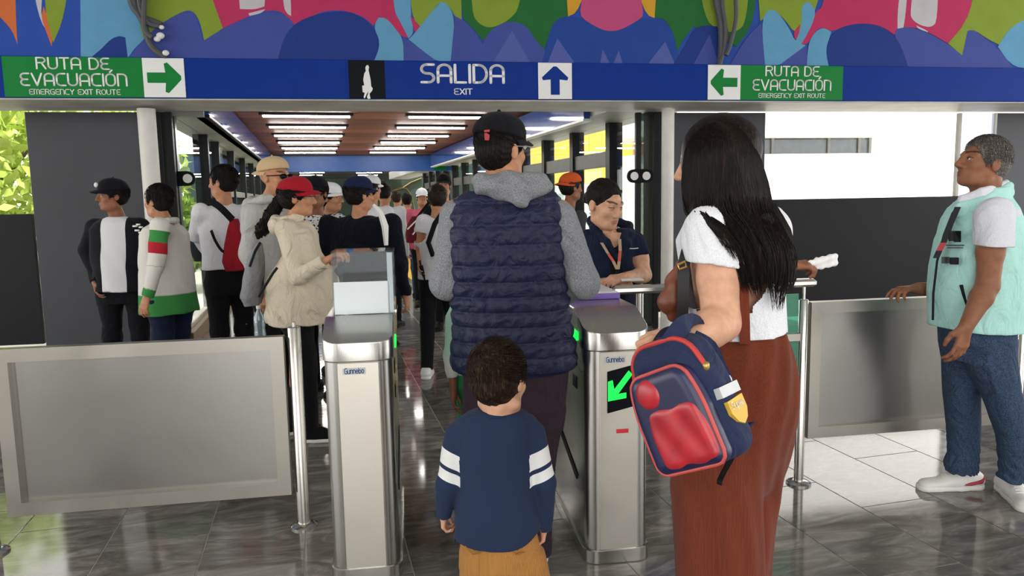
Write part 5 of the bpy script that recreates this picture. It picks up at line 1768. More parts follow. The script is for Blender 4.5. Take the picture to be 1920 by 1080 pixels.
# quilted vest
QM, nt, b = new_mat('navy_quilted_nylon')
setp(b, 0.45, 0, 0.25)
n = noise_node(nt, scale=(1, 1, 0.8), freq=16, detail=5, dist=1.8)
b.inputs['Base Color'].default_value = lin('20233f')
add_bump(nt, b, n.outputs[0], 0.7, 0.02)
rowsv = [(350, 905, 1005, 0.08), (358, 872, 1034, 0.105), (372, 850, 1052, 0.125), (400, 840, 1058, 0.145), (440, 838, 1059, 0.155), (500, 840, 1062, 0.16), (560, 844, 1067, 0.16), (620, 848, 1075, 0.16), (660, 842, 1082, 0.162), (692, 846, 1080, 0.155)]
F = Field()
F.loft(px_sec(rowsv, B, 0.15), 0, 0.01, 2.4)
ztop = P(950, 372, B)[2]
seams = [P(950, y, B)[2] for y in (350, 381, 420, 456, 494, 523, 550, 577, 604, 632, 660, 690)]
def quilt(p):
    z = p[..., 2]
    i = np.clip(np.searchsorted(-np.array(seams), -z) - 1, 0, len(seams) - 2)
    sa = np.array(seams)
    u = (sa[i] - z) / (sa[i] - sa[i + 1])
    u = np.clip(u, 0, 1)
    puff = np.sqrt(np.clip(4 * u * (1 - u), 0, 1))
    wr = 0.0022 * np.sin(55 * p[..., 0] + 70 * z + 4 * np.sin(28 * p[..., 0] - 20 * z)) + 0.0015 * np.sin(110 * p[..., 0] - 90 * z)
    return 0.010 - 0.012 * puff - wr * puff
F.disp(quilt)
F.cone(SL + (-0.07, 0, -0.05), SL + (-0.08, 0, -0.2), 0.05, 0.045, 0.01, None, -1)
F.cone(SR + (0.07, 0, -0.05), SR + (0.085, 0, -0.2), 0.05, 0.045, 0.01, None, -1)
ve = G.skin('quilted_vest', F, 0.0045, QM)
m = MB().rings([[P(950, 690, B) * 0 + np.array([P(963, 690, B)[0] + rx * 0.95 * math.cos(a), B + ry * 0.95 * math.sin(a), zz]) for a in np.linspace(0, 2 * math.pi, 41)[:-1]] for zz, rx, ry in ((P(950, 694, B)[2], 0.245, 0.155), (P(950, 684, B)[2], 0.252, 0.162))], True)
G.mb('hem_binding', m, cloth('navy_binding', '1b2038'), ve)
PLUM = cloth('plum_trousers', '352a33', fold=0.35)
F = Field()
F.loft(px_sec([(665, 866, 1064, 0.12), (700, 868, 1066, 0.13), (760, 868, 1062, 0.13), (800, 872, 1056, 0.12)], B, 0.12), 0, 0.03)
F.loft(px_sec([(760, 868, 962, 0.1), (850, 872, 958, 0.09), (950, 876, 950, 0.085), (1045, 880, 945, 0.08)], B - 0.02, 0.09), 0, 0.02)
F.loft(px_sec([(760, 968, 1062, 0.1), (850, 966, 1044, 0.09), (950, 970, 1036, 0.085), (1035, 978, 1034, 0.08)], B + 0.0, 0.09), 0, 0.02)
F.disp(folds(0.004, 10, 3.1, 0.7))
G.skin('trousers', F, 0.006, PLUM)
for px_, yy in ((1010, 0.02), (912, 0.05)):
    q = P(px_, 1040, B + yy)
    shoe(G, (q[0], q[1], 0), (0.12, 1), (LEATHERW, WHITESOLE), L=0.29, W=0.052)
# ================================================================== PEOPLE, middle and far figures
def person(label, px, b, H, face, top, legs, skin=SK_TAN, hair=('short', HAIR_BLACK), hat=None, head=None, w=1.0, belly=1.0, armL=None, armR=None,
           sleeve=1.0, hem=0.86, h=0.0075, shoes=(BLACKSOLE, BLACKSOLE), group=None, open_front=None, lean=(0, 0), step=0.0, hands=(0.4, 0.4), legs_on=True, headpitch=0.0, topattrs=None, stride=0.0, fold=0.0065, headpx=None, hoodmat=None, handdirs=(None, None), neckc=None, short_legs=False, headscale=1.0):
    """standing adult; face = angle of view (0 away, 90 right, 180 towards the camera, -90 left); arms in pixels + distance"""
    fx, fy = math.sin(math.radians(face)), math.cos(math.radians(face))
    f, r = np.array([fx, fy, 0]), np.array([fy, -fx, 0])
    s = H / 1.75
    x0 = P(px, 400, b)[0]
    base = np.array([x0, b, 0.0])
    G = Grower(label, base, group)
    T = lambda x, y, z: base + (r * x + f * y) * s + np.array([lean[0] * z, lean[1] * z, z * s])
    hy = face if head is None else head
    R = frame((math.sin(math.radians(hy)) * math.cos(headpitch), math.cos(math.radians(hy)) * math.cos(headpitch), math.sin(headpitch)))
    C = T(0, 0.02, 1.628) if headpx is None else P(headpx[0], headpx[1], b + (headpx[2] if len(headpx) > 2 else 0))
    hs = s * 0.98 * headscale
    ang = math.atan2(r[1], r[0])
    def arm(q, sd):
        if q is None:
            return T(sd * 0.185 * w, -0.01, 1.40), T(sd * 0.23 * w, -0.03, 1.12), T(sd * 0.235 * w, 0.05, 0.87)
        pts = [np.array(P(*u)) for u in q]
        return pts if len(pts) == 3 else [T(sd * 0.175 * w, -0.01, 1.40)] + pts
    AL, AR = arm(armL, -1), arm(armR, 1)
    F = Field()
    add_head(F, C, R, hs)
    F.cone(C - R[:, 2] * 0.07 * hs + np.array([0, 0, 0]), T(0, -0.01, 1.43), 0.052 * s, 0.06 * s, 0.03)
    F.loft([(T(0, 0, z)[2], T(0, 0, z)[0], T(0, 0, z)[1], rx * s * w, ry * s) for z, rx, ry in ((0.85, 0.13, 0.09), (1.1, 0.12, 0.085), (1.40, 0.12, 0.08))], ang)
    if legs_on:
        for sd in (-1, 1):
            F.cone(T(sd * 0.09, 0, 0.86), T(sd * 0.1, sd * stride, 0.09), 0.06 * s, 0.04 * s, 0.03)
    for A, sd, cu, hd in ((AL, -1, hands[0], handdirs[0]), (AR, 1, hands[1], handdirs[1])):
        add_arm(F, A[0], A[1], A[2], s * (0.84 if sleeve > 0.75 else 0.96))
        F.cone(A[0], T(sd * 0.03, -0.01, 1.37), 0.04 * s, 0.045 * s, 0.02)
        d = nrm(A[2] - A[1]) if hd is None else np.array(hd, float)
        side = np.cross(d, f) if abs(d[2]) > 0.5 else np.array([0, 0, 1.0])
        n_ = r * sd if abs(d[2]) > 0.5 else np.array([0, 0, 1.0]) + r * sd * 0.3
        sgn = 1 if np.cross(d, n_).dot(f if abs(d[2]) > 0.5 else -r * sd) > 0 else -1
        add_hand(F, A[2], d, n_, sgn, cu, s * 0.95)
    G.skin('body', F, min(h, 0.0062), skin, attrs=head_attrs(C, R, hs))
    # upper garment
    F = Field()
    prof = [(1.462, 0.062, 0.058), (1.445, 0.10, 0.07), (1.42, 0.15, 0.09), (1.37, 0.185, 0.112), (1.25, 0.19, 0.125), (1.08, 0.182, 0.122 * belly + 0.0), (0.96, 0.186, 0.130 * belly), (hem - 0.02, 0.192, 0.134 * belly)]
    F.loft([(T(0, 0, z)[2], T(0, (belly - 1) * 0.05, z)[0], T(0, (belly - 1) * 0.05, z)[1], rx * s * w, ry * s) for z, rx, ry in prof], ang, 0.02)
    for A in (AL, AR):
        S_, E_, W_ = A
        F.cone(S_, E_, 0.066 * s, 0.056 * s, 0.035)
        F.cone(S_, T(0, -0.01, 1.36), 0.064 * s, 0.075 * s, 0.03)
        if sleeve > 0.75:
            F.cone(E_, W_, 0.055 * s, 0.041 * s, 0.025)
            d = nrm(W_ - E_)
            F.cut_tube(E_ + (W_ - E_) * min(1.0, sleeve), d, 0.10 * s)
        else:
            d = nrm(E_ - S_)
            F.cut_tube(S_ + (E_ - S_) * sleeve, d, 0.085 * s + 0.02)
    F.cut(T(0, 0, hem), (0, 0, -1))
    if neckc:
        F.ell(C - R[:, 2] * 0.1 * hs + R[:, 1] * 0.03, (0.06, 0.06, 0.05), None, 0.01, -1)
    F.disp(folds(fold, 15, x0))
    up = G.skin('upper_garment', F, h, top, attrs=topattrs(T, AL, AR, s) if topattrs else None)
    if hoodmat is not None:
        Hd = Field()
        pts = [T(0.085 * math.sin(a), -0.015 - 0.075 * math.cos(a), 1.475 - 0.02 * math.cos(a)) for a in np.linspace(-2.5, 2.5, 11)]
        Hd.chain(pts, [0.03 * s] * 11, 0.02)
        Hd.ell(T(0, -0.105, 1.44), np.array([0.12, 0.05, 0.07]) * s, np.stack([r, f, np.array([0, 0, 1.0])], 1), 0.03)
        Hd.disp(folds(0.004, 30, 1.0))
        G.skin('hood', Hd, h, hoodmat, up)
    # trousers
    if legs_on:
        F = Field()
        F.loft([(T(0, 0, z)[2], T(0, 0, z)[0], T(0, 0, z)[1], rx * s * w, ry * s) for z, rx, ry in ((0.98, 0.165, 0.115), (0.88, 0.178, 0.125), (0.78, 0.17, 0.115))], ang, 0.03)
        for sd in (-1, 1):
            k_, a_ = T(sd * 0.095 * w, sd * stride * 0.5 + 0.02, 0.5), T(sd * 0.1, sd * stride - 0.01, 0.07)
            F.cone(T(sd * 0.088 * w, 0, 0.85), k_, 0.092 * s * (0.5 + w / 2), 0.068 * s, 0.03)
            F.cone(k_, a_, 0.068 * s, 0.056 * s, 0.03)
            F.cut_tube(a_ + np.array([0, 0, 0.0]), (0, 0, -1), 0.12)
        F.disp(folds(0.004, 13, x0 + 2))
        G.skin('trousers', F, h, legs)
        for sd in (-1, 1):
            a_ = T(sd * 0.1, sd * stride - 0.03, 0)
            shoe(G, (a_[0], a_[1], 0), f[:2] + r[:2] * sd * 0.12, shoes, L=0.27 * s, h=max(h, 0.006))
    if hair[0] == 'short':
        short_hair(G, C, R, hs, hair[1], (0, -0.6, 0.8), 520 if b < 6 else 120, 0.4, max(0.0055, h * 0.8), 0.008, 0.008, 0.0022, (0.05, -0.085), 5)
    if hat:
        cp_ = cap(G, C + R @ np.array([0, -0.004, 0.006]) * hs, R, hs * 1.04, hat[0], hat[1] if len(hat) > 1 and hat[1] else None, back=(len(hat) > 2 and hat[2]), h=max(0.006, h * 0.8))
    if b < 7:
        eyes(G, C, R, hs)
    G.C, G.R, G.hs, G.T, G.AL, G.AR, G.up, G.f, G.r, G.s = C, R, hs, T, AL, AR, up, f, r, s
    return G
def stripe_mat(name, base, stops, axis_attr='band'):
    m, nt, b = new_mat(name)
    setp(b, 0.85, 0, 0.08, 0.05)
    at = nt.nodes.new('ShaderNodeAttribute'); at.attribute_name = axis_attr
    link(nt, ramp(nt, at.outputs['Fac'], [(0.0, lin(base))] + [(p, lin(c)) for p, c in stops], 'CONSTANT'), b.inputs['Base Color'])
    n3 = noise_node(nt, freq=12, detail=3, dist=1.0)
    add_bump(nt, b, n3.outputs[0], 0.25, 0.02)
    MATS[name] = m
    return m
CBLACK = cloth('cloth_black', '17171b')
CNAVY = cloth('cloth_navy', '1b2238')
CWHITE = cloth('cloth_white', 'dcdce0')
DENIM = cloth('denim_blue', '34486a', fold=0.5, var=0.35)
CGREY = cloth('cloth_grey', '96979a')
CAPNAVY = cloth('cap_navy', '18213f', fold=0.1)
CAPWHITE = cloth('cap_white', 'dedee0', fold=0.1)
CAPRED = cloth('cap_red', '9a1c28', fold=0.1)
CAPBEIGE = cloth('cap_beige', 'c2a883', fold=0.1)
CAPORANGE = cloth('cap_orange', 'c4552b', fold=0.1)

# ------------------------------------------------------------------ man in mint vest (profile, facing left)
B = 3.45
G = Grower('grey-haired man in mint green vest and jeans, looking left beside the right barrier', P(1830, 925, B) * [1, 1, 0])
C = P(1842, 306, B)
R = frame((-0.97, -0.05, 0.2))
S, E, W = P(1862, 410, B - 0.20), P(1852, 535, B - 0.23), P(1812, 612, B - 0.27)
S2, E2, W2 = P(1850, 410, B + 0.19), P(1800, 545, B + 0.22), P(1722, 541, B + 0.14)
F = Field()
add_head(F, C, R, 1.0)
F.cone(C + np.array([0.02, 0, -0.06]), P(1850, 385, B), 0.062, 0.07, 0.03)
F.loft(px_sec([(400, 1815, 1880), (500, 1790, 1890), (620, 1790, 1880)], B, 0.12))
F.cone(P(1805, 640, B + 0.07), P(1804, 880, B + 0.1), 0.05, 0.03, 0.03)
F.cone(P(1855, 640, B - 0.07), P(1885, 780, B - 0.09), 0.05, 0.03, 0.03)
F.cone(P(1885, 780, B - 0.09), P(1902, 890, B - 0.09), 0.03, 0.03, 0.03)
add_arm(F, S, E, W, 1.0, (0.056, 0.050, 0.046, 0.030))
add_arm(F, S2, E2, W2, 1.0, (0.056, 0.048, 0.045, 0.030))
F.cone(S, S2, 0.055, 0.055, 0.03)
add_hand(F, W, (-0.25, -0.05, -1), (0.35, -1, 0), 1, 0.3, 1.0)
add_hand(F, W2, (-1, -0.25, 0.0), (0.0, 0.0, 1), 1, 0.45, 0.95, fcurl=[0.3, 0.4, 0.5, 0.55], thumb=0.3)
G.skin('body', F, 0.0048, SK_BROWN, attrs=head_attrs(C, R, 1.0))
eyes(G, C, R)
short_hair(G, C, R, 1.0, HAIR_GREY, (0, -0.5, 0.85), 1500, 0.3, 0.0045, 0.008, 0.004, 0.0016, (0.05, -0.075), 12, 0.075)
POLO = cloth('white_polo', 'd9dae2')
F = Field()
F.loft(px_sec([(372, 1815, 1885, 0.09), (395, 1790, 1895, 0.16), (440, 1778, 1900, 0.185), (560, 1775, 1900, 0.18)], B, 0.17), 0, 0.03)
F.cone(P(1866, 402, B - 0.185), P(1863, 470, B - 0.225), 0.078, 0.080, 0.03)
F.cone(S2, S2 + (E2 - S2) * 0.5, 0.074, 0.07, 0.03)
F.cone(S, S2, 0.07, 0.07, 0.03)
F.cut_tube(P(1864, 463, B - 0.22), (-0.06, 0, -1), 0.10)
F.disp(folds(0.003, 16, 0.2))
po = G.skin('polo_shirt', F, 0.006, POLO)
F = Field()
cb = [P(1803, 372, B - 0.04), P(1806, 374, B), P(1803, 372, B + 0.04), P(1840, 358, B + 0.075), P(1882, 345, B + 0.03), P(1886, 343, B), P(1882, 345, B - 0.03), P(1840, 358, B - 0.075), P(1803, 373, B - 0.04)]
F.chain(cb, [0.014] * 9, 0.01)
F.chain([q + np.array([0, 0, -0.02]) for q in cb], [0.017] * 9, 0.01)
G.skin('polo_collar', F, 0.005, POLO, po)
MINT = cloth('mint_fabric', 'b4e6de', fold=0.35, var=0.05)
F = Field()
F.loft(px_sec([(352, 1838, 1884, 0.075), (372, 1806, 1888, 0.10), (390, 1790, 1896, 0.15), (410, 1780, 1902, 0.175), (450, 1766, 1910, 0.19), (500, 1755, 1914, 0.195), (550, 1750, 1913, 0.195), (590, 1750, 1908, 0.19), (625, 1752, 1904, 0.185)], B, 0.18), 0, 0.01, 2.3)
F.cone(P(1862, 385, B - 0.24), P(1866, 470, B - 0.25), 0.095, 0.090, 0.012, None, -1)
F.cone(P(1862, 385, B + 0.24), P(1866, 470, B + 0.25), 0.095, 0.090, 0.012, None, -1)
F.cut(P(1825, 616, B), (-0.08, 0, -1))
F.ell(P(1830, 346, B), (0.07, 0.068, 0.04), None, 0.008, -1)
F.disp(folds(0.004, 13, 0.7))
ve = G.skin('mint_vest', F, 0.0048, MINT)
F = Field()
cb = [q + np.array([0, 0, -0.035]) for q in cb]
cb2 = [cb[0] + (-0.012, -0.015, 0), cb[1] + (-0.02, 0, 0), cb[2] + (-0.012, 0.015, 0), cb[3] + (0, 0.014, -0.01), cb[4] + (0.012, 0.01, 0.02), cb[5] + (0.012, 0, 0.02), cb[6] + (0.012, -0.01, 0.02), cb[7] + (0, -0.014, -0.01), cb[0] + (-0.012, -0.015, 0)]
F.chain(cb2, [0.02] * 9, 0.012)
F.chain([q + np.array([0, 0, -0.03]) for q in cb2], [0.024] * 9, 0.012)
G.skin('vest_collar', F, 0.005, MINT, ve)
def vsurf(px, py, off=0.004):
    """point on the near side of the vest"""
    a, c = P(1832, py, B), P(px, py, B)
    row = np.interp(py, [390, 410, 450, 500, 550, 590, 625], [60, 64, 72, 79, 81, 79, 76]) / 400.0
    yy = 0.15
    for _ in range(4):
        c = P(px, py, B - yy)
        u = np.clip((c[0] - a[0]) / row, -0.98, 0.98)
        yy = 0.192 * (1 - abs(u) ** 2.3) ** (1 / 2.3)
    return P(px, py, B - yy - off)
ZIP = plain('zip_black', '16181b', 0.5, spec=0.15)
G.mb('zip', MB().tube([P(1800, 383, B - 0.05), P(1786, 400, B - 0.05), P(1770, 440, B - 0.05), P(1757, 490, B - 0.05), P(1750, 550, B - 0.05), P(1749, 600, B - 0.05)], 0.005, 6), ZIP, ve)
G.mb('pocket_zip', MB().tube([vsurf(1802, 534), vsurf(1808, 556), vsurf(1815, 578)], 0.007, 6), ZIP, ve)
for (x0, y0, x1, y1), mt in (((1781, 433, 1789, 452), ZIP), ((1791, 433, 1802, 454), ZIP), ((1776, 459, 1808, 461), DARK), ((1778, 464, 1806, 465.5), DARK), ((1768, 482, 1781, 494), DARK), ((1784, 483, 1798, 496), ZIP)):
    q = [vsurf(x0, y0, 0.006), vsurf(x1, y0, 0.006), vsurf(x1, y1, 0.006), vsurf(x0, y1, 0.006)]
    m = MB(); m.add(q + [u + np.array([0, 0.012, 0]) for u in q], [(0, 1, 2, 3), (0, 4, 5, 1), (1, 5, 6, 2), (2, 6, 7, 3), (3, 7, 4, 0)])
    G.mb('chest_print', m, mt, ve, False)
JEAN = cloth('blue_jeans', '3a4a62', fold=0.6, var=0.4, freq=200)
F = Field()
F.loft(px_sec([(605, 1766, 1894, 0.15), (640, 1768, 1896, 0.155), (672, 1772, 1892, 0.13)], B, 0.15), 0, 0.05)
F.loft(px_sec([(640, 1768, 1858, 0.085, 0.06), (680, 1768, 1850, 0.085, 0.07), (740, 1772, 1832, 0.08, 0.09), (800, 1780, 1832, 0.07, 0.1), (850, 1780, 1832, 0.065, 0.1), (868, 1772, 1830, 0.07, 0.1), (884, 1776, 1828, 0.06, 0.1)], B, 0.08), 0, 0.03)
F.loft(px_sec([(640, 1800, 1896, 0.09, -0.06), (680, 1812, 1902, 0.09, -0.07), (730, 1842, 1908, 0.085, -0.08), (770, 1858, 1918, 0.08, -0.09), (820, 1872, 1924, 0.07, -0.09), (880, 1878, 1930, 0.065, -0.09), (898, 1874, 1928, 0.065, -0.09)], B, 0.08), 0, 0.03)
F.disp(lambda p: 0.005 * np.sin(120 * p[..., 2] + 14 * np.sin(25 * p[..., 0])) * np.clip((0.35 - p[..., 2]) / 0.2, 0, 1))
F.disp(folds(0.005, 14, 1.9))
G.skin('jeans', F, 0.0058, JEAN)
REDM = plain('shoe_red', 'a02a3a', 0.5)
q = floor_at(1812, 915)
qf = np.array([q.dot(RH), q.dot(FH), 0])
shoe(G, (qf[0], qf[1], 0), (-1, -0.05), (LEATHERW, WHITESOLE), L=0.31, W=0.052, accent=REDM)
q = floor_at(1902, 938)
qf = np.array([q.dot(RH), q.dot(FH), 0])
shoe(G, (qf[0] + 0.02, qf[1] + 0.08, 0), (-0.22, -1), (LEATHERW, WHITESOLE), L=0.30, W=0.052)
LAN = plain('lanyard_black', '1e1d22', 0.6)
ln = thing('lanyard', 'black and red lanyard hanging on the chest of the man in mint', 'lanyard', F2W(P(1762, 480, B - 0.06)), -YAW)
G2 = Grower.__new__(Grower); G2.base = P(1762, 480, B - 0.06); G2.root = ln
for x0, y0, x1, y1, mt in ((1797, 388, 1783, 420, LAN), (1783, 420, 1776, 440, LAN), (1776, 440, 1770, 455, LAN), (1770, 455, 1762, 470, plain('lanyard_red', 'c0454a', 0.6)), (1762, 470, 1756, 484, LAN)):
    dd = 7
    a0, a1 = P(x0 - dd, y0, B - 0.075), P(x0 + dd - 2, y0, B - 0.10)
    b0, b1 = P(x1 - dd, y1, B - 0.075), P(x1 + dd - 2, y1, B - 0.10)
    m = MB().rings([[a0, a1, a1 + (0.004, 0.006, 0), a0 + (0.004, 0.006, 0)], [b0, b1, b1 + (0.004, 0.006, 0), b0 + (0.004, 0.006, 0)]])
    G2.mb('ribbon', m, mt, None, False)

# ------------------------------------------------------------------ woman at the guard rail (staff), turned to the right and looking down
B = 3.98
G = Grower('woman in navy vest with bun, reading something at the guard rail behind the right turnstile', P(1150, 700, B) * [1, 1, 0])
C = P(1134, 384, B - 0.06)
R = frame((0.56, -0.76, -0.26))
AL = [P(1192, 455, B - 0.02), P(1208, 516, B - 0.06), P(1176, 519, B - 0.22)]
AR = [P(1104, 450, B), P(1098, 540, B - 0.04), P(1136, 530, B - 0.2)]
F = Field()
add_head(F, C, R, 1.02, nose=0.8)
F.cone(C + R @ np.array([0, -0.02, -0.06]), P(1146, 452, B), 0.05, 0.06, 0.03)
F.loft(px_sec([(435, 1118, 1180), (500, 1112, 1188), (600, 1110, 1195)], B, 0.09))
F.cone(P(1132, 600, B), P(1135, 900, B), 0.06, 0.04, 0.03)
F.cone(P(1180, 600, B), P(1178, 900, B), 0.06, 0.04, 0.03)
add_arm(F, *AL, 0.95)
add_arm(F, *AR, 0.95)
F.cone(AL[0], AR[0], 0.035, 0.035, 0.02)
add_hand(F, AL[2], (-0.8, -0.4, -0.1), (0.3, -0.3, 0.9), 1, 0.55, 0.92)
add_hand(F, AR[2], (0.8, -0.35, 0.1), (-0.3, -0.3, 0.9), -1, 0.6, 0.92)
G.skin('body', F, 0.0038, SK_LIGHT, attrs=head_attrs(C, R, 1.02, 0.9))
Lh = lambda x, y, z: C + R @ (np.array([x, y, z]) * 1.02)
F = Field()
F.ell(Lh(0, -0.022, 0.040), np.array([0.085, 0.104, 0.096]), R, 0.02)
F.ell(Lh(-0.02, -0.128, 0.0), np.array([0.05, 0.042, 0.048]), R, 0.012)
F.ell(Lh(0, 0.105, -0.02), np.array([0.085, 0.085, 0.098]), R, 0.012, -1)
for q in (-1, 1):
    F.ell(Lh(q * 0.085, 0.0, -0.05), np.array([0.035, 0.035, 0.055]), R, 0.012, -1)
F.cut(Lh(0, 0, -0.05), R @ np.array([0, -0.2, -1.0]))
F.disp(lambda p: 0.002 * np.sin(170 * ((p - C) @ R)[..., 0] + 5 * np.sin(30 * p[..., 2])) + 0.004 * np.exp(-(((p - C) @ R)[..., 0] / 0.004) ** 2))
G.skin('hair', F, 0.0045, HAIR_BLACK)
NV = cloth('navy_vest_cloth', '1c2338', fold=0.5)
F = Field()
F.loft(px_sec([(428, 1112, 1182, 0.08), (440, 1100, 1192, 0.10), (455, 1093, 1200, 0.12), (500, 1094, 1196, 0.13), (560, 1096, 1196, 0.13), (610, 1094, 1200, 0.135), (645, 1094, 1204, 0.14)], B, 0.13), 0, 0.02)
F.cone(AL[0], AL[0] + (AL[1] - AL[0]) * 0.5, 0.06, 0.062, 0.02)
F.cone(AR[0], AR[0] + (AR[1] - AR[0]) * 0.5, 0.06, 0.062, 0.02)
F.cut_tube(AL[0] + (AL[1] - AL[0]) * 0.42, AL[1] - AL[0], 0.08)
F.cone(P(1148, 432, B - 0.10), P(1158, 498, B - 0.15), 0.055, 0.02, 0.01, None, -1)
F.disp(folds(0.004, 22, 0.4))
ve = G.skin('navy_vest', F, 0.0052, NV)
F = Field()
F.chain([P(1157, 482, B - 0.12), P(1138, 455, B - 0.11), P(1115, 432, B - 0.05), P(1110, 415, B + 0.04), P(1140, 410, B + 0.09), P(1178, 424, B + 0.05), P(1184, 442, B - 0.05), P(1176, 458, B - 0.11), P(1163, 480, B - 0.13)], [0.014, 0.02, 0.024, 0.026, 0.026, 0.025, 0.022, 0.019, 0.014], 0.015)
F.disp(folds(0.003, 40, 0.4))
G.skin('vest_collar', F, 0.005, NV, ve)
F = Field()
F.loft(px_sec([(440, 1128, 1172, 0.11), (500, 1124, 1176, 0.125), (560, 1120, 1180, 0.13)], B - 0.012, 0.12))
F.ell(P(1151, 440, B - 0.13), (0.05, 0.075, 0.085), None, 0.01, -1)
G.skin('black_top', F, 0.006, CBLACK)
F = Field()
F.loft(px_sec([(620, 1098, 1198, 0.13), (680, 1096, 1204, 0.14), (740, 1100, 1200, 0.13)], B, 0.13), 0, 0.03)
for x in (1126, 1176):
    F.cone(P(x, 720, B), P(x, 925, B), 0.085, 0.055, 0.03)
F.disp(folds(0.004, 13, 1.2))
G.skin('jeans', F, 0.0075, DENIM)
for x in (1126, 1176):
    q = P(x, 930, B)
    shoe(G, (q[0], q[1] + 0.03, 0), (0.3, -1), (CBLACK, BLACKSOLE), L=0.25)
G.mb('wrist_band', MB().lathe([(0.03, -0.008), (0.033, 0), (0.03, 0.008)], P(1131, 533, B - 0.175), 14), ZIP)
G.mb('earring', MB().ball(Lh(0.083, -0.01, -0.045), 0.006, 8, 6), plain('pearl', 'e3ddd2', 0.2))
G.mb('vest_trim', MB().tube([P(1180, 466, B - 0.115), P(1190, 466, B - 0.105), P(1198, 465, B - 0.085)], 0.0025, 5), LETTER, ve)
ln = thing('lanyard', 'beige and red lanyard around the neck of the woman at the rail', 'lanyard', F2W(P(1158, 510, B - 0.15)), -YAW)
G2 = Grower.__new__(Grower); G2.base = P(1158, 510, B - 0.15); G2.root = ln
for path in ([(1128, 455, -0.13), (1140, 475, -0.145), (1150, 490, -0.15), (1157, 505, -0.155)], [(1162, 448, -0.13), (1163, 470, -0.145), (1161, 490, -0.15), (1159, 505, -0.155)]):
    for i in range(3):
        (xa, ya, da), (xb_, yb_, db) = path[i], path[i + 1]
        a, c = P(xa, ya, B + da), P(xb_, yb_, B + db)
        m = MB().rings([[a + (-0.008, 0, 0), a + (0.008, 0, 0), a + (0.008, 0.003, 0), a + (-0.008, 0.003, 0)], [c + (-0.008, 0, 0), c + (0.008, 0, 0), c + (0.008, 0.003, 0), c + (-0.008, 0.003, 0)]])
        G2.mb('ribbon', m, plain('lanyard_beige', 'b59c7f', 0.7) if i != 1 else plain('lanyard_coral', 'c9584c', 0.7), None, False)
a = P(1158, 512, B - 0.16)
G2.mb('clip', MB().box((a[0] - 0.009, a[1] - 0.004, a[2] - 0.03), (a[0] + 0.009, a[1] + 0.004, a[2] + 0.012), 0.002), ZIP, None, False)
t = thing('notepad', 'small pale notepad held by the woman at the rail', 'notepad', F2W(P(1186, 524, B - 0.27)), -YAW)
MB().box((-0.06, -0.045, -0.004), (0.05, 0.045, 0.003), 0.001).build('pad', plain('pad_cream', 'ddd3bf', 0.8), t)
MB().box((-0.058, -0.043, 0.003), (0.048, 0.043, 0.0045)).build('top_sheet', plain('white_paper', 'f2f1f2', 0.7), t)

# ------------------------------------------------------------------ woman in cream hoodie and red cap
CREAM = cloth('cream_fleece', 'cfc4ae', fold=0.5)
G = person('woman in cream hoodie and red cap standing with arms bent by the left turnstile', 548, 4.62, 1.66, 78, CREAM, CBLACK, SK_TAN, ('short', HAIR_BLACK), (CAPRED, None), w=1.34, belly=1.9,
           armR=[(536, 430, 4.45), (558, 520, 4.36), (612, 488, 4.33)], armL=[(585, 520, 4.85), (628, 490, 4.72)], hem=0.80, sleeve=0.62 + 0.3, h=0.006, shoes=(CBLACK, WHITESOLE), hoodmat=CREAM, hands=(0.6, 0.6), fold=0.007, headpx=(557, 372, -0.02), stride=0.06)
rowsP = [(350, 530, 545, 4.62, 0.03), (375, 513, 535, 4.62, 0.04), (400, 500, 525, 4.62, 0.045), (420, 488, 512, 4.62, 0.045), (445, 478, 500, 4.62, 0.03)]
F = Field()
F.chain([P(538, 355, 4.62), P(524, 378, 4.62), P(508, 405, 4.62), P(492, 430, 4.62), P(484, 445, 4.62)], [0.028, 0.036, 0.045, 0.04, 0.015], 0.02)
F.disp(lambda p: 0.006 * np.sin(110 * p[..., 2] + 9 * np.sin(60 * p[..., 0])))
pt = G.skin('ponytail', F, 0.006, HAIR_BLACK)
hair_sheet(G, rowsP, HAIR_BLACK, 160, 0.003, 3, 10, (0.7, 1.0), 0.02, pt)
gl = G.mb('spectacles', MB().tube([G.C + G.R @ np.array(q) for q in ((0.08, 0.0, 0.01), (0.07, 0.09, 0.012), (0.035, 0.108, 0.012), (0, 0.112, 0.012), (-0.035, 0.108, 0.012), (-0.07, 0.09, 0.012))], 0.002, 6), ZIP)
# ------------------------------------------------------------------ man with beige cap turned backwards
LGH = cloth('light_grey_fleece', 'b4b4b2', fold=0.4)
G7 = G = person('tall man in light grey hoodie with beige cap worn backwards and sunglasses', 502, 5.15, 1.80, 100, LGH, CBLACK, SK_TAN, ('none', None), (CAPBEIGE, None, True), w=1.0, hoodmat=LGH, head=112, headpx=(515, 333, 0), shoes=(REDM, WHITESOLE))
gl = G.mb('sunglasses', MB().tube([G.C + G.R @ np.array(q) for q in ((0.082, 0.0, 0.01), (0.07, 0.085, 0.012), (0, 0.112, 0.012), (-0.07, 0.085, 0.012))], 0.0035, 6), ZIP)
for q in (-1, 1):
    G.mb('dark_lens', MB().ball(G.C + G.R @ np.array([q * 0.034, 0.104, 0.004]), (0.027, 0.018, 0.02), 10, 6), SBLACK, gl)
# ------------------------------------------------------------------ man in white shirt with red backpack
G8 = person('man in white shirt and black trousers with a red backpack, head turned left', 422, 5.75, 1.80, -35, CWHITE, CBLACK, SK_TAN, ('short', HAIR_BLACK), w=0.98, head=-75, hem=0.98, armL=[(368, 440, 5.8), (392, 478, 6.0)], headpx=(418, 342, 0), hands=(0.5, 0.4))
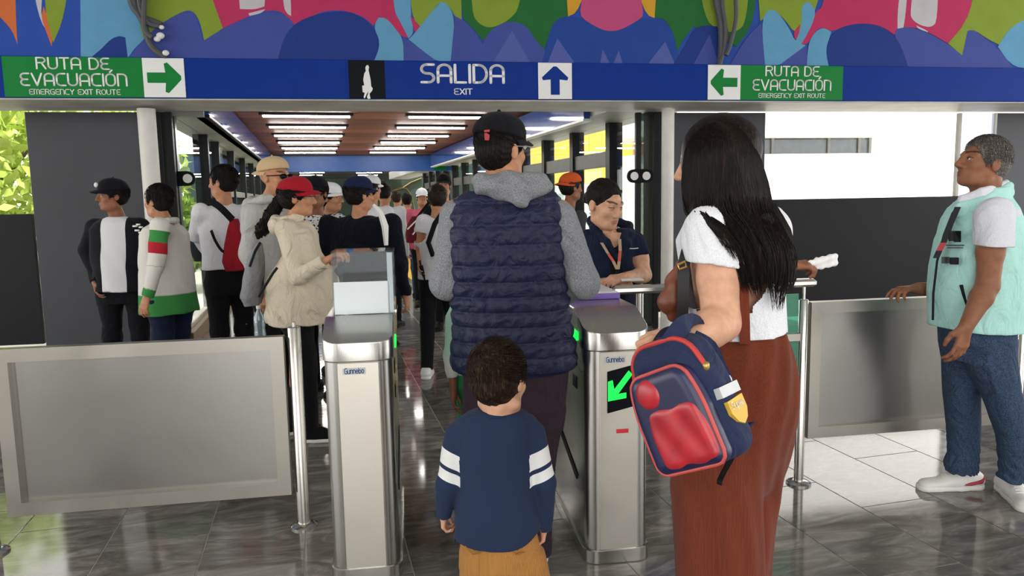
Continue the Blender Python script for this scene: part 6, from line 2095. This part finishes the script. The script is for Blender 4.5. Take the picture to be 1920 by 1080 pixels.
# ------------------------------------------------------------------ man in white, green and red track jacket
def jacket_attrs(T, AL, AR, s):
    def band(v):
        out = np.zeros(len(v))
        z = v[:, 2] / s
        out = np.where(z < T(0, 0, 0.86)[2] / s + 0.075, 0.95, out)
        for A in (AL, AR):
            d = nrm(A[1] - A[0]); L_ = np.linalg.norm(A[1] - A[0])
            t = (v - A[0]) @ d / L_
            rad = np.linalg.norm((v - A[0]) - ((v - A[0]) @ d)[:, None] * d, axis=1)
            on = (rad < 0.095) & (t > -0.4) & (t < 1.0)
            out = np.where(on & (out < 0.9), np.clip(0.3 + 0.4 * t, 0, 0.8), out)
            q = (v - A[2]) @ nrm(A[2] - A[1])
            near = np.linalg.norm(v - A[2], axis=1) < 0.085
            out = np.where(near & (q > -0.055), 0.95, out)
        return out
    return {'band': band}
TRACK = stripe_mat('track_jacket', 'd5d2ca', [(0.34, '3f8a48'), (0.46, 'b02a36'), (0.57, 'd5d2ca'), (0.88, '3f8a48')])
G9 = person('man in white track jacket with green and red chest bands, in profile facing left', 308, 5.2, 1.66, -72, TRACK, CNAVY, SK_TAN, ('short', HAIR_BLACK), w=1.12, belly=1.35, armL=[(300, 425, 4.97), (292, 500, 4.93), (276, 556, 4.9)], armR=[(318, 425, 5.4), (322, 500, 5.42), (300, 550, 5.38)], hem=0.79, topattrs=jacket_attrs, headpx=(297, 378, 0), stride=0.05)
F = Field()
F.chain([G9.T(0.07 * math.sin(a), -0.01 + 0.07 * math.cos(a), 1.46 - 0.012 * math.cos(a)) for a in np.linspace(-3.1, 3.1, 13)], [0.02] * 13, 0.012)
G9.skin('collar', F, 0.007, cloth('track_collar', 'c8c8bd'), G9.up)
# ------------------------------------------------------------------ man in black jacket over white tee
def open_attr(T, AL, AR, s):
    def band(v):
        c = T(0, 0, 1.0)
        r_ = nrm(T(1, 0, 1.0) - c); f_ = nrm(T(0, 1, 1.0) - c)
        x, y = (v - c) @ r_, (v - c) @ f_
        return np.where((y > 0.02), np.clip(0.5 + (np.abs(x) - 0.088) * 4.0, 0, 1), 1.0)
    return {'band': band}
BJ = stripe_mat('black_jacket_white_tee', 'd6d6d8', [(0.5, '1a1b20')])
G10 = person('man in open black jacket, white tee and black cap in front of the dark wall', 220, 5.7, 1.70, 172, BJ, CBLACK, SK_BROWN, ('short', HAIR_BLACK), (CAPB, None), w=1.12, belly=1.35, head=230, headpx=(211, 368, -0.02), armR=[(178, 425, 5.72), (162, 470, 5.72), (178, 530, 5.62)], armL=[(262, 425, 5.72), (272, 480, 5.72), (262, 535, 5.68)], topattrs=open_attr, hem=0.88)
q = G10.C + G10.R @ np.array([0, 0.105, 0.085])
G10.mb('cap_badge', MB().ball(q, (0.016, 0.014, 0.02), 8, 6), LETTER)
for k, (x, y, w_) in enumerate(((252, 424, 6), (258, 421, 5), (263, 426, 5), (256, 432, 6), (262, 436, 4))):
    a = P(x, y, 5.7 - 0.165)
    G10.mb('chest_lettering', MB().box((a[0] - w_ / 480, a[1] - 0.004, a[2] - 0.006), (a[0] + w_ / 480, a[1] + 0.02, a[2] + 0.006)), LETTER, G10.up, False)
# ------------------------------------------------------------------ man with navy cap and black jacket, back view
G11 = person('broad man in black jacket and navy cap seen from behind, beyond the clear box', 674, 5.25, 1.68, 12, cloth('jacket_blueblack', '10121c', fold=0.5), CBLACK, SK_TAN, ('short', HAIR_BLACK), (CAPNAVY, None), w=1.35, belly=1.3, head=45, headpx=(674, 366, 0), hem=0.82)
m = MB().tube([P(700, 384, 5.03), P(714, 400, 5.02), P(722, 425, 5.01), P(724, 460, 5.01)], [0.012, 0.02, 0.024, 0.014], 6)
G11.mb('white_stripe', m, LETTER, G11.up)
# ------------------------------------------------------------------ others around the cream hoodie
PRINT, nt, b = new_mat('printed_tee')
setp(b, 0.85, 0, 0.2)
vo = nt.nodes.new('ShaderNodeTexVoronoi'); vo.inputs['Scale'].default_value = 30
tc = nt.nodes.new('ShaderNodeTexCoord'); link(nt, tc.outputs['Object'], vo.inputs['Vector'])
link(nt, ramp(nt, vo.outputs['Distance'], [(0.0, lin('25252a')), (0.36, lin('d8d8d8')), (0.62, lin('d8d8d8')), (0.7, lin('2a2a2e'))], 'CONSTANT'), b.inputs['Base Color'])
MATS['printed_tee'] = PRINT
person('man in white tee with black doodle print and black cap', 592, 5.75, 1.68, 195, PRINT, CBLACK, SK_BROWN, ('short', HAIR_BLACK), (CAPB, None), w=1.05, sleeve=0.5, headpx=(592, 362, 0), neckc=True)
person('person in white cap and dark jacket looking right behind the printed tee', 620, 6.4, 1.68, 100, CNAVY, CBLACK, SK_TAN, ('short', HAIR_BLACK), (CAPWHITE, None), headpx=(620, 372, 0), h=0.009)
G = person('walker in white tee with black backpack strap beside the quilted vest', 818, 6.3, 1.62, 8, CWHITE, CBLACK, SK_TAN, ('short', HAIR_BROWN), w=1.05, sleeve=0.55, hem=0.9, armL=[(795, 415, 6.3), (788, 455, 6.3), (787, 487, 6.25)], headpx=(822, 372, 0), h=0.008, stride=0.12, shoes=(LEATHERW, WHITESOLE))
G.mb('shoulder_strap', MB().tube([P(832, 395, 6.13), P(815, 420, 6.1), P(803, 455, 6.1), P(812, 480, 6.12)], 0.022, 6), CBLACK)
t = thing('folded_umbrella', 'thin folded umbrella in the hand of the walker in white', 'umbrella', F2W(P(790, 495, 6.2)), -YAW)
G2 = Grower.__new__(Grower); G2.base = P(790, 495, 6.2); G2.root = t
G2.mb('canopy', MB().tube([P(789, 498, 6.2), P(793, 512, 6.2), P(797, 527, 6.2)], [0.018, 0.015, 0.004], 8), CBLACK)
G2.mb('handle', MB().tube([P(787, 488, 6.2), P(789, 498, 6.2)], 0.008, 8), ZIP)
person('bearded man in black cap and black jacket walking towards the gates', 834, 8.6, 1.72, 178, CBLACK, CBLACK, SK_TAN, ('short', HAIR_BLACK), (CAPB, None), h=0.010, headpx=(832, 348, 0))
person('man with dark hair and white shirt seen from behind, far in the corridor', 722, 8.8, 1.72, 5, CWHITE, CBLACK, SK_TAN, ('short', HAIR_BLACK), h=0.010, group='people far in the corridor')
person('person in white hooded top just behind the navy cap', 699, 7.6, 1.74, 30, CWHITE, CBLACK, SK_TAN, ('short', HAIR_BLACK), (CAPWHITE, None), h=0.010, headpx=(697, 354, 0))
person('person with white cap and pink top, far in the corridor', 792, 10.5, 1.66, 170, cloth('cloth_pink', 'b8566a'), CBLACK, SK_TAN, ('short', HAIR_BLACK), (CAPWHITE, None), h=0.012, group='people far in the corridor')
person('person in dark red tee, far in the corridor', 764, 11.5, 1.62, 0, cloth('cloth_red', 'a3202c'), DENIM, SK_TAN, ('short', HAIR_BLACK), h=0.012, group='people far in the corridor')
person('person in white top far behind, left of the red tee', 745, 12.5, 1.66, 15, CWHITE, DENIM, SK_TAN, ('short', HAIR_BROWN), h=0.012, group='people far in the corridor')
person('man in orange cap and charcoal shirt by the right glass wall', 1066, 6.6, 1.66, 60, cloth('cloth_charcoal', '3c3d40'), CBLACK, SK_BROWN, ('short', HAIR_BLACK), (CAPORANGE, None, True), headpx=(1071, 352, 0), h=0.008)
# ------------------------------------------------------------------ man hidden behind the long-haired woman, holding a paper
G = person('man in pale blue shirt mostly hidden behind the long-haired woman, holding out a paper', 1356, 3.28, 1.72, 75, cloth('pale_blue_cloth', 'c3cbd8'), CBLACK, SK_BROWN, ('short', HAIR_BLACK), w=0.95, headpx=(1345, 322, 0), armR=[(1400, 420, 3.12), (1430, 520, 3.1), (1478, 498, 3.08)], armL=[(1390, 430, 3.42), (1380, 540, 3.42), (1400, 600, 3.35)], hands=(0.4, 0.75), handdirs=(None, (1, 0, 0.02)))
t = thing('crumpled_paper', 'crumpled white paper held out above the guard rail', 'paper', F2W(P(1540, 492, 3.08)), -YAW)
G2 = Grower.__new__(Grower); G2.base = P(1540, 492, 3.08); G2.root = t
F = Field()
F.cone(P(1512, 493, 3.08), P(1535, 492, 3.08), 0.012, 0.022, 0.02, ((0, 1, 0), 0.5))
F.cone(P(1535, 492, 3.08), P(1560, 487, 3.07), 0.022, 0.028, 0.02, ((0, 1, 0), 0.5))
F.disp(lambda p: 0.005 * np.sin(170 * p[..., 2] - 60 * p[..., 0]) + 0.003 * np.sin(260 * p[..., 0] + 90 * p[..., 1]))
G2.skin('paper', F, 0.004, plain('white_paper', 'f2f1f2', 0.7))
# ------------------------------------------------------------------ child in mint and white track top, half hidden by the man in the vest
G = person('child in mint shirt, mostly hidden by the man in the quilted vest', 893, 3.62, 1.3, 5, stripe_mat('mint_track', 'b4dcc8', [(0.55, 'd9d9d6'), (0.88, '2f7a48')]), cloth('cloth_green', '3c8f56'), SK_BROWN, ('short', HAIR_BLACK), h=0.006,
           armL=[(858, 600, 3.6), (846, 665, 3.55), (850, 732, 3.5)], armR=[(915, 600, 3.6), (920, 690, 3.6), (915, 740, 3.55)], sleeve=1.0,
           topattrs=lambda T, AL, AR, s: {'band': lambda v: np.where((np.linalg.norm(v - AL[2], axis=1) < 0.075) & ((v - AL[2]) @ nrm(AL[2] - AL[1]) > -0.035), 0.95, np.where((np.linalg.norm(v - (AL[1] + AL[2]) / 2, axis=1) < 0.11) & (v[:, 2] < AL[1][2]), 0.7, 0.1))})
# ================================================================== BAGS AND SMALL THINGS
def holder(name, label, cat, base):
    t = thing(name, label, cat, F2W(np.array(base)), -YAW)
    G2 = Grower.__new__(Grower); G2.base = np.array(base, float); G2.root = t
    return G2
def ribbon(G, pts, w, mat, name='strap', parent=None, n=None, th=0.004):
    """flat webbing along a path, w wide, facing n"""
    pts = [np.array(p, float) for p in pts]
    pp = []
    ext = [pts[0]] + pts + [pts[-1]]
    for i in range(1, len(ext) - 2):
        a, b, c, d = ext[i - 1:i + 3]
        for u in np.linspace(0, 1, 5)[:-1]:
            pp.append(0.5 * (2 * b + (c - a) * u + (2 * a - 5 * b + 4 * c - d) * u * u + (3 * b - a - 3 * c + d) * u ** 3))
    pp.append(pts[-1])
    n = np.array(n if n is not None else (0, -1, 0), float)
    rings = []
    for i, p in enumerate(pp):
        t = nrm(pp[min(i + 1, len(pp) - 1)] - pp[max(i - 1, 0)])
        sd = nrm(np.cross(t, n)) * w / 2
        nn = nrm(np.cross(sd, t)) * th / 2
        rings.append([p - sd - nn, p + sd - nn, p + sd + nn, p - sd + nn])
    return G.mb(name, MB().rings(rings), mat, parent, 50)
# ---- child's backpack hanging from the woman's arm
B = 1.66
NAVYB = cloth('bag_navy', '2b3350', rough=0.7, fold=0.3)
REDB = plain('bag_red', 'b02530', 0.35, var=0.2, freq=20, coat=0.2)
G = holder('child_backpack', 'small navy and red child backpack hanging from the forearm of the long-haired woman', 'backpack', P(1280, 760, B))
TA = math.radians(-24)
# body: a tilted rounded slab; local axes u (across, to the right), v (up along the bag), n (towards the camera side)
c0 = P(1284, 752, B)
n_ = nrm(np.array([-0.70, -0.70, -0.05]))
v_ = nrm(np.array([-0.44, 0.15, 0.88])); v_ = nrm(v_ - n_ * v_.dot(n_))
u_ = np.cross(v_, n_) * -1
u_ = nrm(u_)
if u_[0] < 0: u_ = -u_
RB = np.stack([u_, v_, n_], 1)
Lb = lambda a, b, c: c0 + RB @ np.array([a, b, c])
F = Field()
def rbox(F, c, half, r, k=0.01, op=1, top=0.0):
    c, half = np.array(c, float), np.array(half, float)
    def fn(p):
        q = (p - c0) @ RB - c
        hx = half[0] * (1 - top * np.clip(q[..., 1] / half[1], 0, 1) ** 2)
        dx = np.abs(q[..., 0]) - hx + r
        dy = np.abs(q[..., 1]) - half[1] + r
        dz = np.abs(q[..., 2]) - half[2] + r
        o = np.sqrt(np.maximum(dx, 0) ** 2 + np.maximum(dy, 0) ** 2 + np.maximum(dz, 0) ** 2)
        return o + np.minimum(np.maximum(dx, np.maximum(dy, dz)), 0) - r
    wc = c0 + RB @ c
    F.put(fn, wc, np.abs(RB) @ half, k, op)
rbox(F, (0, 0, -0.01), (0.112, 0.150, 0.060), 0.05, 0.01, 1, 0.25)
F.disp(folds(0.003, 30, 0.2))
BF = F
G.skin('bag_body', F, 0.0035, NAVYB)
F = Field()
rbox(F, (0.0, -0.028, 0.050), (0.098, 0.118, 0.032), 0.03, 0.01, 1, 0.22)
PF = F
fp = G.skin('front_pocket', F, 0.0035, plain('pocket_dark_blue', '1d2048', 0.4, var=0.2, freq=12, coat=0.2))
F = Field()
rbox(F, (0.012, -0.062, 0.064), (0.078, 0.072, 0.022), 0.02, 0.01, 1, 0.1)
F.disp(lambda p: 0.0015 * np.sin(90 * ((p - c0) @ RB)[..., 0] + 40 * ((p - c0) @ RB)[..., 1]))
G.skin('red_panel', F, 0.0035, REDB, fp)
F = Field()
F.ell(Lb(-0.03, 0.042, 0.074), (0.036, 0.036, 0.018), RB, 0.01)
G.skin('red_dome', F, 0.003, REDB, fp)
def ringpts(fld, cen, zz, n=40, a0=0.0, a1=2 * math.pi):
    out = []
    for a in np.linspace(a0, a1, n):
        lo, hi = 0.0, 0.3
        for _ in range(24):
            md = (lo + hi) / 2
            q = Lb(cen[0] + md * math.cos(a), cen[1] + md * math.sin(a), zz)
            if fld.ev(q[None])[0] < 0: lo = md
            else: hi = md
        out.append(Lb(cen[0] + lo * math.cos(a), cen[1] + lo * math.sin(a), zz))
    return out
def outline(hw, hh, r, top, n=8):
    pts = []
    for cx, cy, a0 in ((hw * (1 - top) - r, hh - r, 0), (-hw * (1 - top) + r, hh - r, 90), (-hw + r, -hh + r, 180), (hw - r, -hh + r, 270)):
        pts += [(cx + r * math.cos(math.radians(a0 + 90 * i / n)), cy + r * math.sin(math.radians(a0 + 90 * i / n))) for i in range(n + 1)]
    return pts + [pts[0]]
G.mb('piping', MB().tube(ringpts(PF, (0, -0.028), 0.066, 60), 0.0048, 8), plain('piping_coral', 'c4504a', 0.5), fp)
G.mb('zip', MB().tube(ringpts(BF, (0, 0), 0.022, 26, 0.55, 2.9), 0.007, 8), plain('zip_red', 'c03a34', 0.5))
G.mb('zip_pull', MB().ball(ringpts(BF, (0, 0), 0.022, 2, 0.52, 0.6)[0], (0.009, 0.009, 0.012), 8, 6), plain('brass', 'b59a5a', 0.3, 0.8))
# right side face: grey band and yellow shield badge with lettering
sn, sv = u_, v_
def side(a, b, off=0.0):          # a along depth (towards the back), b along v
    return c0 + RB @ np.array([0.112 - 0.012 + off, b, 0.04 - a])
SILV = plain('reflective_grey', 'c7c9cc', 0.35)
m = MB().rings([[side(a, -0.017, 0.0175), side(a, 0.007, 0.0175), side(a, 0.007, 0.0), side(a, -0.017, 0.0)] for a in np.linspace(0.012, 0.09, 8)])
G.mb('reflective_band', m, SILV)
sh = [(0.022, -0.028), (0.088, -0.024), (0.088, -0.055), (0.075, -0.075), (0.055, -0.085), (0.036, -0.076), (0.022, -0.056)]
pts = [side(a, b, 0.0172) for a, b in sh]
m = MB(); m.add(pts + [p - u_ * 0.01 for p in pts], [tuple(range(7))] + [(i, (i + 1) % 7, 7 + (i + 1) % 7, 7 + i) for i in range(7)])
bd = G.mb('yellow_badge', m, plain('badge_yellow', 'd9b23c', 0.5), None, False)
for txt, zz, hh, ww in (('Super', -0.047, 0.014, 0.05), ('Hero', -0.068, 0.014, 0.04)):
    if txt == 'Hero':
        continue
    vs_, fs_, tw = lettering(txt if all(ch in GL for ch in txt) else 'SUPER', 0.2)
    sx = ww / tw
    m = MB(); m.add([side(0.03 + (v[0] * sx), zz + v[1] * hh, 0.0185) for v in vs_], fs_)
    G.mb('badge_lettering', m, plain('badge_print', 'efe6cf', 0.5), bd, False)
# straps over the forearm and loose buckle strap
ribbon(G, [Lb(-0.03, 0.14, -0.02), P(1252, 645, 1.66), P(1278, 612, 1.66), P(1300, 604, 1.74), P(1305, 620, 1.80), Lb(0.03, 0.14, -0.05)], 0.042, NAVYB, 'carry_strap', n=(-0.3, -0.95, 0.1))
ribbon(G, [Lb(-0.05, 0.135, -0.02), P(1228, 655, 1.70), P(1246, 628, 1.74), P(1262, 622, 1.78)], 0.03, NAVYB, 'grab_loop', n=(-0.3, -0.95, 0.1))
ribbon(G, [Lb(0.05, 0.13, -0.06), P(1332, 650, 1.72), P(1350, 690, 1.72), P(1362, 715, 1.73), P(1366, 760, 1.74), P(1374, 800, 1.74), Lb(0.10, -0.10, -0.05)], 0.032, NAVYB, 'shoulder_strap', n=(0.2, -0.95, 0.0))
G.mb('buckle', MB().ball(P(1364, 716, 1.715), (0.012, 0.008, 0.018), 8, 6), SILV)
ribbon(G, [Lb(0.07, -0.14, 0.0), P(1352, 895, 1.66), P(1349, 908, 1.66)], 0.012, ZIP, 'loose_end')
# ---- brown shoulder bag in front of the woman
B = 1.98
LEA = plain('brown_leather', '6e3a26', 0.45, var=0.25, freq=9, bump=0.2, bfreq=50)
G = holder('shoulder_bag', 'brown leather shoulder bag with black strap at the front of the long-haired woman', 'bag', P(1264, 560, B))
F = Field()
F.chain([P(1278, 495, B), P(1266, 530, B), P(1260, 565, B), P(1263, 592, B)], [0.016, 0.024, 0.032, 0.02], 0.02)
F.disp(folds(0.004, 40, 0.3))
G.skin('bag_body', F, 0.004, LEA)
ribbon(G, [P(1288, 470, B - 0.03), P(1282, 500, B - 0.05), P(1281, 550, B - 0.06), P(1279, 608, B - 0.05)], 0.03, plain('strap_black', '17171a', 0.6), n=(-0.2, -1, 0))
G.mb('buckle', MB().tube([P(1270, 497, B - 0.065), P(1284, 490, B - 0.07), P(1287, 500, B - 0.07), P(1274, 505, B - 0.065), P(1270, 497, B - 0.065)], 0.0035, 6), plain('gold_metal', 'd0b070', 0.25, 0.9))
# ---- red backpack of the man in the white shirt
B = 5.5
REDBP = cloth('backpack_red', '96202a', fold=0.3)
G = holder('red_backpack', 'red backpack with black straps worn by the man in the white shirt', 'backpack', P(440, 515, B))
F = Field()
F.loft(px_sec([(410, 432, 446, 0.05), (430, 428, 452, 0.06), (455, 422, 460, 0.07), (490, 418, 462, 0.075), (508, 424, 460, 0.06)], B, 0.06), 0, 0.02)
F.disp(folds(0.003, 25, 0.5))
G.skin('bag_body', F, 0.006, REDBP)
F = Field()
F.loft(px_sec([(470, 440, 460, 0.03), (490, 438, 461, 0.035), (506, 441, 459, 0.03)], B - 0.06, 0.03), 0, 0.02)
G.skin('front_pocket', F, 0.006, REDBP)
ribbon(G, [P(392, 376, B - 0.0), P(412, 388, B - 0.05), P(436, 412, B - 0.06)], 0.05, CBLACK, n=(0, -1, 0.3))
ribbon(G, [P(396, 432, B), P(404, 452, B - 0.04), P(416, 470, B - 0.05), P(424, 472, B - 0.05)], 0.02, CBLACK, n=(0, -1, 0.2))
# ---- grey drawstring bag of the woman in the cream hoodie
B = 4.55
G = holder('drawstring_bag', 'grey drawstring bag on the back of the woman in the cream hoodie', 'bag', P(468, 572, B))
F = Field()
F.loft(px_sec([(455, 482, 492, 0.03), (480, 468, 494, 0.08), (520, 460, 492, 0.11), (555, 455, 490, 0.12), (572, 462, 488, 0.09)], B, 0.1), 0, 0.02)
F.disp(folds(0.004, 30, 0.1))
G.skin('bag_body', F, 0.006, cloth('drawstring_grey', '85878b', fold=0.4))
G.mb('cord', MB().tube([P(486, 556, B - 0.13), P(498, 535, B - 0.20), P(512, 512, B - 0.24), P(520, 502, B - 0.235)], 0.008, 6), ZIP)
G.mb('cord', MB().tube([P(488, 455, B - 0.04), P(478, 472, B - 0.09), P(468, 500, B - 0.10)], 0.008, 6), ZIP)
# ---- dark sling bag at the left arm of the man in the white shirt
B = 6.05
G = holder('sling_bag', 'dark grey sling bag hanging at the front of the man in the white shirt', 'bag', P(367, 490, B))
F = Field()
F.loft(px_sec([(415, 362, 374, 0.04), (440, 355, 378, 0.06), (470, 357, 380, 0.06), (490, 366, 381, 0.04)], B, 0.05), 0, 0.02)
G.skin('bag_body', F, 0.007, cloth('sling_grey', '3c3f42'))
G.mb('strap', MB().tube([P(370, 416, B - 0.01), P(384, 395, B - 0.05), P(396, 376, B - 0.12)], 0.01, 6), CBLACK)
# ---- maroon travel bag carried in the corridor
B = 8.25
G = holder('travel_bag', 'maroon travel bag with white stripes carried in the corridor', 'bag', P(778, 440, B))
F = Field()
F.loft(px_sec([(405, 772, 800, 0.08), (420, 764, 800, 0.1), (438, 760, 796, 0.1), (455, 762, 790, 0.08)], B, 0.1), 0, 0.02)
bg = G.skin('bag_body', F, 0.009, cloth('maroon_cloth', '5e1c26'))
ribbon(G, [P(782, 408, B), P(800, 385, B + 0.05), P(815, 366, B + 0.15)], 0.03, CBLACK, 'bag_strap')
for d_ in (0, 10):
    G.mb('white_stripe', MB().tube([P(764 + d_, 430 + d_, B - 0.12), P(780 + d_ * 0.6, 414 + d_, B - 0.125), P(796, 402 + d_, B - 0.11)], 0.008, 6), LETTER, bg)
# ---- clear water bottle standing by the waiting people
hb = G7.AR[2] + np.array([-0.01, -0.045, -0.31])
t = thing('water_bottle', 'clear plastic water bottle in the hand of the man in the light grey hoodie', 'bottle', F2W(hb), -YAW)
MB().lathe([(0.03, -0.0), (0.037, 0.01), (0.037, 0.07), (0.034, 0.09), (0.037, 0.11), (0.037, 0.17), (0.014, 0.215), (0.014, 0.225)], (0, 0, 0), 14).build('bottle', glass('pet_clear', (0.85, 0.95, 0.97), 0.15, 0.05, 0.2, 'cfe4ee'), t, 50)
MB().lathe([(0.016, 0.225), (0.016, 0.245)], (0, 0, 0), 12).build('cap', LETTER, t, 50)
